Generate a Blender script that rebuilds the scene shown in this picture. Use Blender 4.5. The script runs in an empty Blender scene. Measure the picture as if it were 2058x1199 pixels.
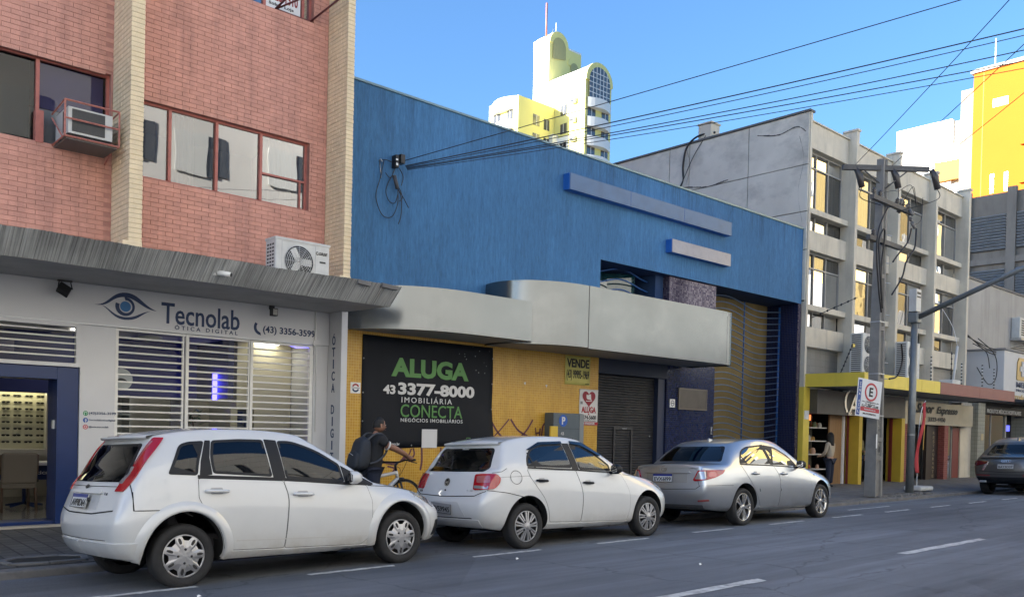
import bpy, bmesh, math, random
from mathutils import Vector, Matrix, Euler
from mathutils.bvhtree import BVHTree
R = math.radians
rng = random.Random(7)
scene = bpy.context.scene
COL = scene.collection

# ---------------------------------------------------------------- camera
cam_d = bpy.data.cameras.new('camera'); cam = bpy.data.objects.new('camera', cam_d); COL.objects.link(cam)
yaw, pit, roll = 0.832852, -0.013780, 0.0231415
fw = Vector((math.cos(pit)*math.cos(yaw), math.cos(pit)*math.sin(yaw), math.sin(pit)))
up = Vector((-math.sin(pit)*math.cos(yaw), -math.sin(pit)*math.sin(yaw), math.cos(pit)))
rt = Vector((math.sin(yaw), -math.cos(yaw), 0))
ix = rt*math.cos(roll)+up*math.sin(roll); iy = up*math.cos(roll)-rt*math.sin(roll)
cam.matrix_world = Matrix(((ix.x, iy.x, -fw.x, 0), (ix.y, iy.y, -fw.y, 0), (ix.z, iy.z, -fw.z, 1.529), (0, 0, 0, 1)))
cam_d.sensor_width = 36; cam_d.lens = 36*1737.87/2058; cam_d.shift_y = (884.6-599.5)/2058
cam_d.clip_start = .05; cam_d.clip_end = 2000
scene.camera = cam

# ---------------------------------------------------------------- sky, sun, exposure
SUN_EL, SUN_ROT = 14.5, 293.0
world = bpy.data.worlds.new('World'); scene.world = world; world.use_nodes = True
wn = world.node_tree.nodes; sk = wn.new('ShaderNodeTexSky'); sk.sky_type = 'NISHITA'; sk.sun_disc = False
sk.sun_elevation = R(SUN_EL); sk.sun_rotation = R(SUN_ROT); sk.altitude = 600; sk.air_density = 1.2; sk.dust_density = 3.0; sk.ozone_density = 6.0
world.node_tree.links.new(sk.outputs[0], wn['Background'].inputs[0]); wn['Background'].inputs[1].default_value = .078
sd = bpy.data.lights.new('sun', 'SUN'); sd.energy = 5.0; sd.angle = R(.5); sd.color = (1, .965, .90)
sun = bpy.data.objects.new('sun', sd); COL.objects.link(sun)
sdir = Vector((math.sin(R(SUN_ROT))*math.cos(R(SUN_EL)), math.cos(R(SUN_ROT))*math.cos(R(SUN_EL)), math.sin(R(SUN_EL))))
sun.rotation_euler = sdir.to_track_quat('Z', 'Y').to_euler()
scene.view_settings.view_transform = 'Standard'; scene.view_settings.look = 'None'
scene.view_settings.gamma = 1; scene.view_settings.use_curve_mapping = False
scene.view_settings.exposure = 2.38
scene.render.engine = 'CYCLES'
scene.cycles.max_bounces = 8; scene.cycles.transparent_max_bounces = 12; scene.cycles.use_denoising = True
scene.cycles.caustics_reflective = False; scene.cycles.caustics_refractive = False; scene.cycles.sample_clamp_indirect = 8

# ---------------------------------------------------------------- materials
MATS = {}
def lin(h):
    h = h.lstrip('#'); c = [int(h[i:i+2], 16)/255 for i in (0, 2, 4)]
    return tuple(x/12.92 if x <= .04045 else ((x+.055)/1.055)**2.4 for x in c)
def M(name, col, rough=.6, metal=0, var=.0, vs=3, bump=0, bs=40, stretch=(1, 1, 1), coat=0, spec=.5, dirt=None, dsc=1.5, dstretch=(1, 1, .25), damt=.5, rvar=0, alpha=None, emit=0, detail=6):
    """procedural material: base colour with noise variation, optional stained second colour, relief"""
    if name in MATS: return MATS[name]
    m = bpy.data.materials.new(name); m.use_nodes = True; nt = m.node_tree; N = nt.nodes; L = nt.links
    b = N['Principled BSDF']
    col = lin(col) if isinstance(col, str) else col
    b.inputs['Base Color'].default_value = (*col, 1); b.inputs['Roughness'].default_value = rough; b.inputs['Metallic'].default_value = metal
    b.inputs['Specular IOR Level'].default_value = spec
    if coat: b.inputs['Coat Weight'].default_value = coat; b.inputs['Coat Roughness'].default_value = .03
    if emit: b.inputs['Emission Color'].default_value = (*col, 1); b.inputs['Emission Strength'].default_value = emit
    tc = N.new('ShaderNodeTexCoord')
    def noise(scale, st, det=detail, ro=.6):
        mp = N.new('ShaderNodeMapping'); mp.inputs['Scale'].default_value = st; L.new(tc.outputs['Object'], mp.inputs[0])
        n = N.new('ShaderNodeTexNoise'); n.inputs['Scale'].default_value = scale; n.inputs['Detail'].default_value = det; n.inputs['Roughness'].default_value = ro
        L.new(mp.outputs[0], n.inputs['Vector']); return n.outputs[0]
    cur = None
    if var:
        n = noise(vs, stretch)
        mr = N.new('ShaderNodeMapRange'); mr.inputs[1].default_value = .3; mr.inputs[2].default_value = .7; mr.inputs[3].default_value = 1-var; mr.inputs[4].default_value = 1+var
        L.new(n, mr.inputs[0])
        mx = N.new('ShaderNodeVectorMath'); mx.operation = 'SCALE'; mx.inputs[0].default_value = col; L.new(mr.outputs[0], mx.inputs['Scale']); cur = mx.outputs[0]
    if dirt:
        d = lin(dirt) if isinstance(dirt, str) else dirt
        n = noise(dsc, dstretch, 8, .68)
        mr = N.new('ShaderNodeMapRange'); mr.inputs[1].default_value = .5; mr.inputs[2].default_value = .78; mr.inputs[3].default_value = 0; mr.inputs[4].default_value = damt
        L.new(n, mr.inputs[0])
        mix = N.new('ShaderNodeMix'); mix.data_type = 'RGBA'; L.new(mr.outputs[0], mix.inputs[0])
        if cur: L.new(cur, mix.inputs[6])
        else: mix.inputs[6].default_value = (*col, 1)
        mix.inputs[7].default_value = (*d, 1); cur = mix.outputs[2]
    if cur: L.new(cur, b.inputs['Base Color'])
    if rvar:
        n = noise(vs*1.7, stretch); mr = N.new('ShaderNodeMapRange'); mr.inputs[1].default_value = .3; mr.inputs[2].default_value = .7
        mr.inputs[3].default_value = max(0, rough-rvar); mr.inputs[4].default_value = min(1, rough+rvar); L.new(n, mr.inputs[0]); L.new(mr.outputs[0], b.inputs['Roughness'])
    if bump:
        n = noise(bs, stretch); bp = N.new('ShaderNodeBump'); bp.inputs['Strength'].default_value = min(1, bump); bp.inputs['Distance'].default_value = .02*max(1, bump); L.new(n, bp.inputs['Height']); L.new(bp.outputs[0], b.inputs['Normal'])
    MATS[name] = m; return m
def tiles(name, c1, c2, grout, su, sv, gap=.08, axes='xz', rough=.25, bump=.6, dirt=None, offset=0.0, var=1.0, wear=0, coat=0):
    """small mosaic: brick-texture tiles of su x sv metres on a plane"""
    if name in MATS: return MATS[name]
    m = M(name, c1, rough, coat=coat); nt = m.node_tree; N = nt.nodes; L = nt.links; b = N['Principled BSDF']
    tc = N.new('ShaderNodeTexCoord'); sp = N.new('ShaderNodeSeparateXYZ'); cb = N.new('ShaderNodeCombineXYZ'); L.new(tc.outputs['Object'], sp.inputs[0])
    ad = N.new('ShaderNodeMath'); ad.operation = 'ADD'
    if axes == 'xz': L.new(sp.outputs[0], ad.inputs[0]); L.new(sp.outputs[1], ad.inputs[1]); L.new(ad.outputs[0], cb.inputs[0]); L.new(sp.outputs[2], cb.inputs[1])
    else: L.new(sp.outputs[0], cb.inputs[0]); L.new(sp.outputs[1], cb.inputs[1])
    br = N.new('ShaderNodeTexBrick'); br.offset = offset; br.inputs['Scale'].default_value = 1
    br.inputs['Brick Width'].default_value = su; br.inputs['Row Height'].default_value = sv; br.inputs['Mortar Size'].default_value = gap*min(su, sv)/2; br.inputs['Mortar Smooth'].default_value = .1
    br.inputs['Color1'].default_value = (*lin(c1), 1); br.inputs['Color2'].default_value = (*lin(c2), 1); br.inputs['Mortar'].default_value = (*lin(grout), 1)
    L.new(cb.outputs[0], br.inputs['Vector']); cur = br.outputs['Color']
    if dirt:
        n = N.new('ShaderNodeTexNoise'); n.inputs['Scale'].default_value = 1.1; n.inputs['Detail'].default_value = 8; n.inputs['Roughness'].default_value = .65
        mp = N.new('ShaderNodeMapping'); mp.inputs['Scale'].default_value = (1.4, 1.4, .35); L.new(tc.outputs['Object'], mp.inputs[0]); L.new(mp.outputs[0], n.inputs['Vector'])
        mr = N.new('ShaderNodeMapRange'); mr.inputs[1].default_value = .45; mr.inputs[2].default_value = .75; mr.inputs[4].default_value = .55; L.new(n.outputs[0], mr.inputs[0])
        mix = N.new('ShaderNodeMix'); mix.data_type = 'RGBA'; L.new(mr.outputs[0], mix.inputs[0]); L.new(cur, mix.inputs[6]); mix.inputs[7].default_value = (*lin(dirt), 1); cur = mix.outputs[2]
    L.new(cur, b.inputs['Base Color'])
    bp = N.new('ShaderNodeBump'); bp.inputs['Strength'].default_value = bump; bp.inputs['Distance'].default_value = .004; bp.invert = True; L.new(br.outputs['Fac'], bp.inputs['Height']); L.new(bp.outputs[0], b.inputs['Normal'])
    mr2 = N.new('ShaderNodeMapRange'); mr2.inputs[3].default_value = rough; mr2.inputs[4].default_value = .8; L.new(br.outputs['Fac'], mr2.inputs[0]); L.new(mr2.outputs[0], b.inputs['Roughness'])
    return m
def glassmat(name, tint=(.8, .85, .85), refl=1.0, ior=1.5, rough=0.0, base=None, basew=0.0, wob=0.0):
    """thin pane: sees through, mirrors by Fresnel; base = a dusty film or dark tint seen diffusely"""
    if name in MATS: return MATS[name]
    m = bpy.data.materials.new(name); m.use_nodes = True; N = m.node_tree.nodes; L = m.node_tree.links
    N.remove(N['Principled BSDF']); out = N['Material Output']
    tr = N.new('ShaderNodeBsdfTransparent'); tr.inputs[0].default_value = (*tint, 1)
    cur = tr.outputs[0]
    if base:
        df = N.new('ShaderNodeBsdfDiffuse'); df.inputs[0].default_value = (*base, 1); mm = N.new('ShaderNodeMixShader'); mm.inputs[0].default_value = basew
        L.new(cur, mm.inputs[1]); L.new(df.outputs[0], mm.inputs[2]); cur = mm.outputs[0]
    gl = N.new('ShaderNodeBsdfGlossy'); gl.inputs['Roughness'].default_value = rough
    fr = N.new('ShaderNodeFresnel'); fr.inputs['IOR'].default_value = ior
    ml = N.new('ShaderNodeMath'); ml.operation = 'MULTIPLY'; ml.use_clamp = True; ml.inputs[1].default_value = refl; L.new(fr.outputs[0], ml.inputs[0])
    if wob:
        tc = N.new('ShaderNodeTexCoord'); n = N.new('ShaderNodeTexNoise'); n.inputs['Scale'].default_value = .9; n.inputs['Detail'].default_value = 2; L.new(tc.outputs['Object'], n.inputs['Vector'])
        bp = N.new('ShaderNodeBump'); bp.inputs['Strength'].default_value = 1; bp.inputs['Distance'].default_value = wob; L.new(n.outputs[0], bp.inputs['Height']); L.new(bp.outputs[0], gl.inputs['Normal'])
    mx = N.new('ShaderNodeMixShader'); L.new(ml.outputs[0], mx.inputs[0]); L.new(cur, mx.inputs[1]); L.new(gl.outputs[0], mx.inputs[2]); L.new(mx.outputs[0], out.inputs[0])
    MATS[name] = m; return m

# ---------------------------------------------------------------- geometry helpers
class MB:
    def __init__(s): s.v = []; s.f = []; s.sm = []
    def add(s, vs, fs, smooth=False):
        o = len(s.v); s.v += [tuple(p) for p in vs]; s.f += [tuple(i+o for i in f) for f in fs]; s.sm += [smooth]*len(fs); return s
    def box(s, x0, x1, y0, y1, z0, z1):
        return s.add([(x0, y0, z0), (x1, y0, z0), (x1, y1, z0), (x0, y1, z0), (x0, y0, z1), (x1, y0, z1), (x1, y1, z1), (x0, y1, z1)],
                     [(0, 3, 2, 1), (4, 5, 6, 7), (0, 1, 5, 4), (1, 2, 6, 5), (2, 3, 7, 6), (3, 0, 4, 7)])
    def obox(s, c, ax, ay, az):
        c = Vector(c); ax = Vector(ax); ay = Vector(ay); az = Vector(az); P = []
        for k in (-1, 1):
            for i, j in ((-1, -1), (1, -1), (1, 1), (-1, 1)): P.append(c+ax*i+ay*j+az*k)
        return s.add(P, [(0, 3, 2, 1), (4, 5, 6, 7), (0, 1, 5, 4), (1, 2, 6, 5), (2, 3, 7, 6), (3, 0, 4, 7)])
    def tube(s, path, r, n=8, cap=True, smooth=True):
        P = [Vector(p) for p in path]; rr = r if isinstance(r, (list, tuple)) else [r]*len(P); V = []; F = []
        up0 = None
        for i, p in enumerate(P):
            t = (P[min(i+1, len(P)-1)]-P[max(i-1, 0)]).normalized()
            if up0 is None: up0 = Vector((0, 0, 1)) if abs(t.z) < .9 else Vector((1, 0, 0))
            a = t.cross(up0)
            if a.length < 1e-5: a = t.cross(Vector((0, 1, 0)))
            a.normalize(); bb = a.cross(t).normalized(); up0 = bb
            for k in range(n):
                an = 2*math.pi*k/n; V.append(p+(a*math.cos(an)+bb*math.sin(an))*rr[i])
        for i in range(len(P)-1):
            for k in range(n): F.append((i*n+k, i*n+(k+1) % n, (i+1)*n+(k+1) % n, (i+1)*n+k))
        s.add(V, F, smooth)
        if cap:
            o = len(s.v)-len(V); s.f += [tuple(o+k for k in range(n))[::-1], tuple(o+(len(P)-1)*n+k for k in range(n))]; s.sm += [False, False]
        return s
    def lathe(s, prof, c, axis='z', n=24, smooth=True, a0=0, a1=2*math.pi):
        """prof: (radius, height) pairs turned about an axis through c"""
        V = []; F = []; full = abs(a1-a0-2*math.pi) < 1e-6; m = n if full else n+1
        for r_, h_ in prof:
            for k in range(m):
                an = a0+(a1-a0)*k/n; x, y = r_*math.cos(an), r_*math.sin(an)
                V.append({'z': (c[0]+x, c[1]+y, c[2]+h_), 'y': (c[0]+x, c[1]+h_, c[2]+y), 'x': (c[0]+h_, c[1]+x, c[2]+y)}[axis])
        for i in range(len(prof)-1):
            for k in range(n if full else m-1): F.append((i*m+k, i*m+(k+1) % m, (i+1)*m+(k+1) % m, (i+1)*m+k))
        return s.add(V, F, smooth)
    def prism(s, poly, axis, d0, d1, smooth=False):
        """poly: 2-D outline; axis y: (x,z) pairs from y=d0 to d1; x: (y,z); z: (x,y)"""
        n = len(poly)
        def pt(p, d): return {'y': (p[0], d, p[1]), 'x': (d, p[0], p[1]), 'z': (p[0], p[1], d)}[axis]
        s.add([pt(p, d0) for p in poly]+[pt(p, d1) for p in poly], [tuple(range(n)), tuple(range(2*n-1, n-1, -1))]+[(i, (i+1) % n, n+(i+1) % n, n+i) for i in range(n)])
        return s
    def strip(s, pts, y, w):
        """flat ribbon of width w along (x,z) points in a plane y"""
        P = [Vector((a, b)) for a, b in pts]; V = []; F = []
        for i, p in enumerate(P):
            t = (P[min(i+1, len(P)-1)]-P[max(i-1, 0)]).normalized(); nn = Vector((-t.y, t.x))*w/2
            V += [(p.x+nn.x, y, p.y+nn.y), (p.x-nn.x, y, p.y-nn.y)]
        for i in range(len(P)-1): F.append((2*i, 2*i+1, 2*i+3, 2*i+2))
        return s.add(V, F)
    def mesh(s, name):
        me = bpy.data.meshes.new(name); me.from_pydata(s.v, [], s.f)
        bm = bmesh.new(); bm.from_mesh(me)
        if bm.faces: bmesh.ops.recalc_face_normals(bm, faces=bm.faces)
        for f, q in zip(bm.faces, s.sm): f.smooth = q
        bm.to_mesh(me); bm.free(); return me
WM = {}
def link(o, parent=None):
    COL.objects.link(o)
    if parent is not None:
        o.parent = parent
        if parent.name in WM: o.matrix_parent_inverse = WM[parent.name]
    return o
def obj(name, mb, mat, parent=None, bevel=0, seg=2, label=None, kind=None):
    me = mb if isinstance(mb, bpy.types.Mesh) else mb.mesh(name)
    o = bpy.data.objects.new(name, me); link(o, parent)
    if mat is not None and not me.materials:
        for q in (mat if isinstance(mat, list) else [mat]): me.materials.append(q)
    if bevel:
        b = o.modifiers.new('bevel', 'BEVEL'); b.width = bevel; b.segments = seg; b.limit_method = 'ANGLE'; b.angle_limit = R(40)
        if seg > 1: b.harden_normals = False
    if label: o['label'] = label
    if kind: o['kind'] = kind
    return o
def tag(o, label, cat, group=None, kind=None):
    o['label'] = label; o['category'] = cat
    if group: o['group'] = group
    if kind: o['kind'] = kind
    return o
def thing(name, label, cat, loc=(0, 0, 0), group=None):
    o = bpy.data.objects.new(name, None); COL.objects.link(o); o.location = loc; o.empty_display_size = .2
    WM[o.name] = Matrix.Translation(loc).inverted(); return tag(o, label, cat, group)
def struct(name, mb, mat, **k):
    o = obj(name, mb, mat, **k); o['kind'] = 'structure'; return o
def box(*a): return MB().box(*a)
def copy_thing(src, loc, rotz=None, label=None):
    c = src.copy(); COL.objects.link(c); c.location = loc
    if rotz is not None: c.rotation_euler = (0, 0, rotz)
    if label: c['label'] = label
    def rec(a, b):
        for ch in list(a.children):
            d = ch.copy(); COL.objects.link(d); d.parent = b; rec(ch, d)
    rec(src, c); return c
def text_mesh(s, size=1, bold=0, align='CENTER', sx=1, space=1, shear=0, extrude=.004, res=3, fit=None):
    cu = bpy.data.curves.new('txt', 'FONT'); cu.body = s; cu.size = size; cu.align_x = align; cu.align_y = 'CENTER'; cu.offset = bold; cu.extrude = extrude; cu.space_character = space; cu.shear = shear; cu.resolution_u = res
    o = bpy.data.objects.new('txt', cu); COL.objects.link(o)
    dg = bpy.context.evaluated_depsgraph_get(); me = bpy.data.meshes.new_from_object(o.evaluated_get(dg)); bpy.data.objects.remove(o); bpy.data.curves.remove(cu)
    xs = [v.co.x for v in me.vertices]; ys = [v.co.y for v in me.vertices]
    if fit:                                           # fit = (width, height): scale the glyph block to it, centred
        w, h = max(xs)-min(xs), max(ys)-min(ys); cx, cy = (max(xs)+min(xs))/2, (max(ys)+min(ys))/2
        me.transform(Matrix.Diagonal((fit[0]/w, (fit[1]/h if fit[1] else fit[0]/w), 1, 1)) @ Matrix.Translation((-cx, -cy, 0)))
    elif sx != 1: me.transform(Matrix.Diagonal((sx, 1, 1, 1)))
    me.materials.clear(); return me
def wtext(s, x, z, y, mat, parent, fit, bold=0, name='lettering', rot=0, space=1, shear=0, axis='y', extrude=.003):
    """lettering on a wall that faces the street (-Y) (axis y) or faces -X (axis x: x is then the Y place)"""
    me = text_mesh(s, 1, bold, fit=fit, space=space, shear=shear, extrude=extrude)
    rm = Matrix.Rotation(R(90), 4, 'X')
    if axis == 'y': me.transform(Matrix.Translation((x, y, z)) @ rm @ Matrix.Rotation(rot, 4, 'Z'))
    else: me.transform(Matrix.Translation((y, x, z)) @ Matrix.Rotation(R(-90), 4, 'Z') @ rm @ Matrix.Rotation(rot, 4, 'Z'))
    return obj(name, me, mat, parent)
def arc(cx, cy, r, a0, a1, n): return [(cx+r*math.cos(R(a0+(a1-a0)*i/n)), cy+r*math.sin(R(a0+(a1-a0)*i/n))) for i in range(n+1)]
def bez(p, n=12):
    P = [Vector(q) for q in p]; out = []
    for i in range(n+1):
        t = i/n; out.append(tuple(P[0]*(1-t)**3+P[1]*3*t*(1-t)**2+P[2]*3*t*t*(1-t)+P[3]*t**3))
    return out
def crom(pts, n=6, closed=False):
    """Catmull-Rom through points (any dimension)"""
    P = [Vector(p) for p in pts]; m = len(P); out = []
    rngi = range(m) if closed else range(m-1)
    for i in rngi:
        a, b, c, d = (P[(i-1) % m], P[i], P[(i+1) % m], P[(i+2) % m]) if closed else (P[max(i-1, 0)], P[i], P[i+1], P[min(i+2, m-1)])
        for k in range(n):
            t = k/n; out.append(.5*((2*b)+(c-a)*t+(2*a-5*b+4*c-d)*t*t+(3*b-a-3*c+d)*t**3))
    if not closed: out.append(P[-1])
    return out
# common materials
m_dark = M('dark_plastic', (.015, .015, .017), .45)
m_black = M('black_paint', (.01, .01, .012), .5)
m_white = M('white_paint', (.78, .78, .76), .45, var=.03)
m_steel = M('galvanised_steel', (.42, .43, .44), .42, .8, var=.1, vs=12)
# ================================================================ ground, road, pavement
def asphalt():
    m = M('asphalt', (.05, .052, .058), .8, bump=.35, bs=160, spec=.35); nt = m.node_tree; N = nt.nodes; L = nt.links; b = N['Principled BSDF']
    tc = N.new('ShaderNodeTexCoord')
    def nz(sc, st, det=8, ro=.65):
        mp = N.new('ShaderNodeMapping'); mp.inputs['Scale'].default_value = st; L.new(tc.outputs['Object'], mp.inputs[0]); n = N.new('ShaderNodeTexNoise'); n.inputs['Scale'].default_value = sc; n.inputs['Detail'].default_value = det; n.inputs['Roughness'].default_value = ro; L.new(mp.outputs[0], n.inputs['Vector']); return n.outputs[0]
    def ramp(src, a, b_, lo, hi):
        r_ = N.new('ShaderNodeMapRange'); r_.inputs[1].default_value = a; r_.inputs[2].default_value = b_; r_.inputs[3].default_value = lo; r_.inputs[4].default_value = hi; L.new(src, r_.inputs[0]); return r_.outputs[0]
    a = ramp(nz(.5, (.25, 1, 1)), .3, .7, .62, 1.32)            # long wear bands
    g = ramp(nz(120, (1, 1, 1), 4), .3, .7, .6, 1.5)           # aggregate
    t = ramp(nz(1.6, (.06, 2.2, 1), 5), .35, .7, .84, 1.22)     # tyre tracks
    vo = N.new('ShaderNodeTexVoronoi'); vo.feature = 'DISTANCE_TO_EDGE'; vo.inputs['Scale'].default_value = .45
    mp = N.new('ShaderNodeMapping'); L.new(tc.outputs['Object'], mp.inputs[0]); n2 = N.new('ShaderNodeTexNoise'); n2.inputs['Scale'].default_value = 3; n2.inputs['Detail'].default_value = 6; L.new(tc.outputs['Object'], n2.inputs['Vector'])
    vm = N.new('ShaderNodeMix'); vm.data_type = 'RGBA'; vm.inputs[0].default_value = .25; L.new(tc.outputs['Object'], vm.inputs[6]); L.new(n2.outputs[1], vm.inputs[7]); L.new(vm.outputs[2], vo.inputs['Vector'])
    c = ramp(vo.outputs[0], .0, .006, .62, 1.0)                # cracks
    def mul(x, y): k = N.new('ShaderNodeMath'); k.operation = 'MULTIPLY'; L.new(x, k.inputs[0]); L.new(y, k.inputs[1]); return k.outputs[0]
    st = ramp(nz(1.3, (1, 1.4, 1), 7, .7), .62, .74, 1, .6)        # oil stains
    vp = N.new('ShaderNodeTexVoronoi'); vp.inputs['Scale'].default_value = .22; vp.distance = 'MANHATTAN'; L.new(tc.outputs['Object'], vp.inputs['Vector']); sx = N.new('ShaderNodeSeparateColor'); L.new(vp.outputs['Color'], sx.inputs[0]); pt = ramp(sx.outputs[0], 0, 1, .88, 1.1)   # old patches
    f = mul(mul(mul(a, g), mul(t, c)), mul(st, pt)); v = N.new('ShaderNodeVectorMath'); v.operation = 'SCALE'; v.inputs[0].default_value = (.135, .145, .160); L.new(f, v.inputs['Scale']); L.new(v.outputs[0], b.inputs['Base Color'])
    return m
m_asph = asphalt()
struct('ground', MB().add([(-1200, -1200, -.35), (1200, -1200, -.35), (1200, 1200, -.35), (-1200, 1200, -.35)], [(0, 1, 2, 3)]), M('ground_earth', (.13, .12, .10), .95, var=.2, vs=.05))
KY = 9.62                                                        # kerb face
prof = [(.62, -.06), (1.6, -.02), (3.5, .0), (7.9, .0), (8.6, -.025), (9.2, -.055), (KY+.02, -.078)]
v = []; f = []
xs = [-60, -20, 0, 5, 10, 15, 20, 30, 50, 90, 160]
for x in xs:
    for y, z in prof: v.append((x, y, z))
np_ = len(prof)
for i in range(len(xs)-1):
    for j in range(np_-1): f.append((i*np_+j, (i+1)*np_+j, (i+1)*np_+j+1, i*np_+j+1))
struct('road', MB().add(v, f, True), m_asph)
m_conc = M('pavement_concrete', (.15, .145, .14), .9, var=.22, vs=2.5, bump=.3, bs=60, dirt=(.05, .048, .045), dsc=2.2, dstretch=(1, 1, 1), damt=.7)
m_kerb = M('kerb_concrete', (.16, .155, .15), .9, var=.25, vs=6, bump=.5, bs=30, dirt=(.04, .038, .036), dsc=3, dstretch=(1, 1, 1), damt=.8)
m_ptile = tiles('pavement_tiles', '#5d5a57', '#4a4845', '#2f2d2b', .2, .2, .12, axes='xy', rough=.85, bump=.8, dirt='#3a3632')
def pav(x): return .055
struct('pavement', MB().prism([(KY+.16, -.3), (13.4, -.3), (13.4, .052), (12.2, .05), (KY+.16, .008)], 'x', -60, 160), m_conc)
struct('pavement_tiled_strip', MB().prism([(9.8, -.1), (12.8, -.1), (12.8, .055), (12.2, .0545), (9.8, .0128)], 'x', -8, 7.6), m_ptile)
struct('pavement_opposite', MB().box(-60, 160, -4.2, .6, -.3, .06), m_conc)
for i, (a, b_) in enumerate([(-6+k*1.0, -6+k*1.0+.99) for k in range(60)]):
    j = rng.uniform(-.008, .008); k = struct('kerb', MB().box(a, b_, KY+j, KY+.155, -.3, .004+rng.uniform(-.008, .006)), m_kerb, bevel=.02)
struct('kerb_far_run', MB().box(54, 160, KY, KY+.155, -.3, .004), m_kerb)
# damaged drain pit in the pavement by the shop
pit = MB(); ring = [(2.16, 9.93), (2.5, 9.86), (2.86, 9.9), (2.92, 10.16), (2.7, 10.32), (2.3, 10.34), (2.12, 10.2)]
pit.prism(ring, 'z', .0, .0265)
o = struct('drain_pit_hole', pit, M('pit_dark', (.02, .018, .016), 1, var=.4, vs=12))
rim = MB()
for i in range(len(ring)):
    a = Vector(ring[i]); b_ = Vector(ring[(i+1) % len(ring)]); c = (a+b_)/2; d = (b_-a)
    rim.obox((c.x, c.y, .026), (d.x/2, d.y/2, 0), Vector((-d.y, d.x, 0)).normalized()*.035, (0, 0, .014))
struct('drain_pit_rim', rim, m_kerb, bevel=.01)
# broken concrete round the foot of the lamp post
bk = MB()
for k in range(46):
    a = rng.uniform(0, 6.28); r_ = rng.uniform(.05, 1)**.6; cx, cy = 22.9+1.5*r_*math.cos(a), 9.98+.3*r_*math.sin(a); s_ = rng.uniform(.05, .16)
    bk.obox((cx, cy, .015+rng.uniform(0, .02)), (s_, s_*.3*rng.uniform(-1, 1), 0), (-.2*s_, s_*.7, 0), (0, rng.uniform(-.01, .01), .025))
ob = struct('broken_pavement', bk, m_kerb); ob['kind'] = 'stuff'
# painted markings
m_line = M('road_paint', (.55, .55, .53), .75, var=.25, vs=14, dirt=(.09, .09, .095), dsc=6, dstretch=(1, 1, 1), damt=1.0)
def dash(x0, x1, y, w, z):
    n = 14; V = []; F = []
    for i in range(n+1):
        x = x0+(x1-x0)*i/n; e0, e1 = rng.uniform(-.012, .012), rng.uniform(-.012, .012)
        V += [(x+(rng.uniform(-.03, .03) if i in (0, n) else 0), y-w/2+e0, z), (x+(rng.uniform(-.03, .03) if i in (0, n) else 0), y+w/2+e1, z)]
        if i: F.append((2*i-2, 2*i, 2*i+1, 2*i-1))
    struct('road_marking', MB().add(V, F), m_line)
for k in range(-2, 14):
    x0 = 4.37+2.2*k; dash(x0, x0+1.1+rng.uniform(-.06, .06), 7.84 if k < 3 else 7.9, .075, .0045)
for k in range(-3, 12): dash(5.26+6.22*k, 8.09+6.22*k, 4.93, .13, .005)
dash(17.6, 19.6, 8.72, .08, -.03)
# bits of litter on the asphalt
for (x, y) in [(8.35, 5.9), (3.05, 7.35), (6.85, 7.4)]:
    mb = MB(); s_ = .022
    mb.add([(x-s_, y-s_*.6, .006), (x+s_, y-s_*.4, .014), (x+s_*.7, y+s_*.7, .01), (x-s_*.5, y+s_*.5, .022), (x, y, .03)], [(0, 1, 4), (1, 2, 4), (2, 3, 4), (3, 0, 4)])
    tag(obj('paper_scrap', mb, m_white), 'tiny crumpled white paper scrap lying on the asphalt', 'litter', 'paper scraps on the asphalt')
# ================================================================ pink brick building with the optician's shop
FY = 13.0
m_pink = M('pink_brick_paint', (.62, .31, .235), .78, var=.10, vs=5, bump=.25, bs=70, dirt=(.30, .155, .13), dsc=1.3, dstretch=(2.2, 1, .22), damt=.8)
m_pinkm = M('pink_joint', (.46, .225, .18), .9, var=.15, vs=5)
m_pinkfr = M('pink_frame_paint', (.42, .13, .10), .5, var=.15, vs=9)
m_cream = M('cream_brick_paint', (.80, .655, .43), .8, var=.08, vs=4, bump=.3, bs=60, dirt=(.46, .36, .24), dsc=1.6, dstretch=(1.5, 1.5, .3), damt=.6)
m_creamm = M('cream_joint', (.58, .46, .29), .9, var=.15, vs=5)
def brick_tone(m, x0, z0, lo, hi):
    nt = m.node_tree; N = nt.nodes; L = nt.links; b = N['Principled BSDF']; src = b.inputs['Base Color'].links[0].from_socket; tc = N.new('ShaderNodeTexCoord'); sp = N.new('ShaderNodeSeparateXYZ'); cb = N.new('ShaderNodeCombineXYZ'); L.new(tc.outputs['Object'], sp.inputs[0])
    for k, (ax, o0) in enumerate(((0, x0), (2, z0))): q = N.new('ShaderNodeMath'); q.operation = 'SUBTRACT'; q.inputs[1].default_value = o0; L.new(sp.outputs[ax], q.inputs[0]); L.new(q.outputs[0], cb.inputs[k])
    br = N.new('ShaderNodeTexBrick'); br.inputs['Scale'].default_value = 1; br.inputs['Brick Width'].default_value = .2165; br.inputs['Row Height'].default_value = .0662; br.inputs['Mortar Size'].default_value = 0; br.inputs['Color1'].default_value = (lo, lo, lo, 1); br.inputs['Color2'].default_value = (hi, hi, hi, 1); L.new(cb.outputs[0], br.inputs['Vector'])
    mx = N.new('ShaderNodeMix'); mx.data_type = 'RGBA'; mx.blend_type = 'MULTIPLY'; mx.inputs[0].default_value = 1; L.new(src, mx.inputs[6]); L.new(br.outputs[0], mx.inputs[7]); L.new(mx.outputs[2], b.inputs['Base Color'])
brick_tone(m_pink, 1.0, 3.66, .92, 1.06)
def in_world(m):                                                  # pieces that are objects of their own still share one wall-wide pattern
    N = m.node_tree.nodes; L = m.node_tree.links; g = N.new('ShaderNodeNewGeometry')
    for l in [l for l in L if l.from_node.type == 'TEX_COORD']: L.new(g.outputs['Position'], l.to_socket)
in_world(m_pink); in_world(m_cream)
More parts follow.
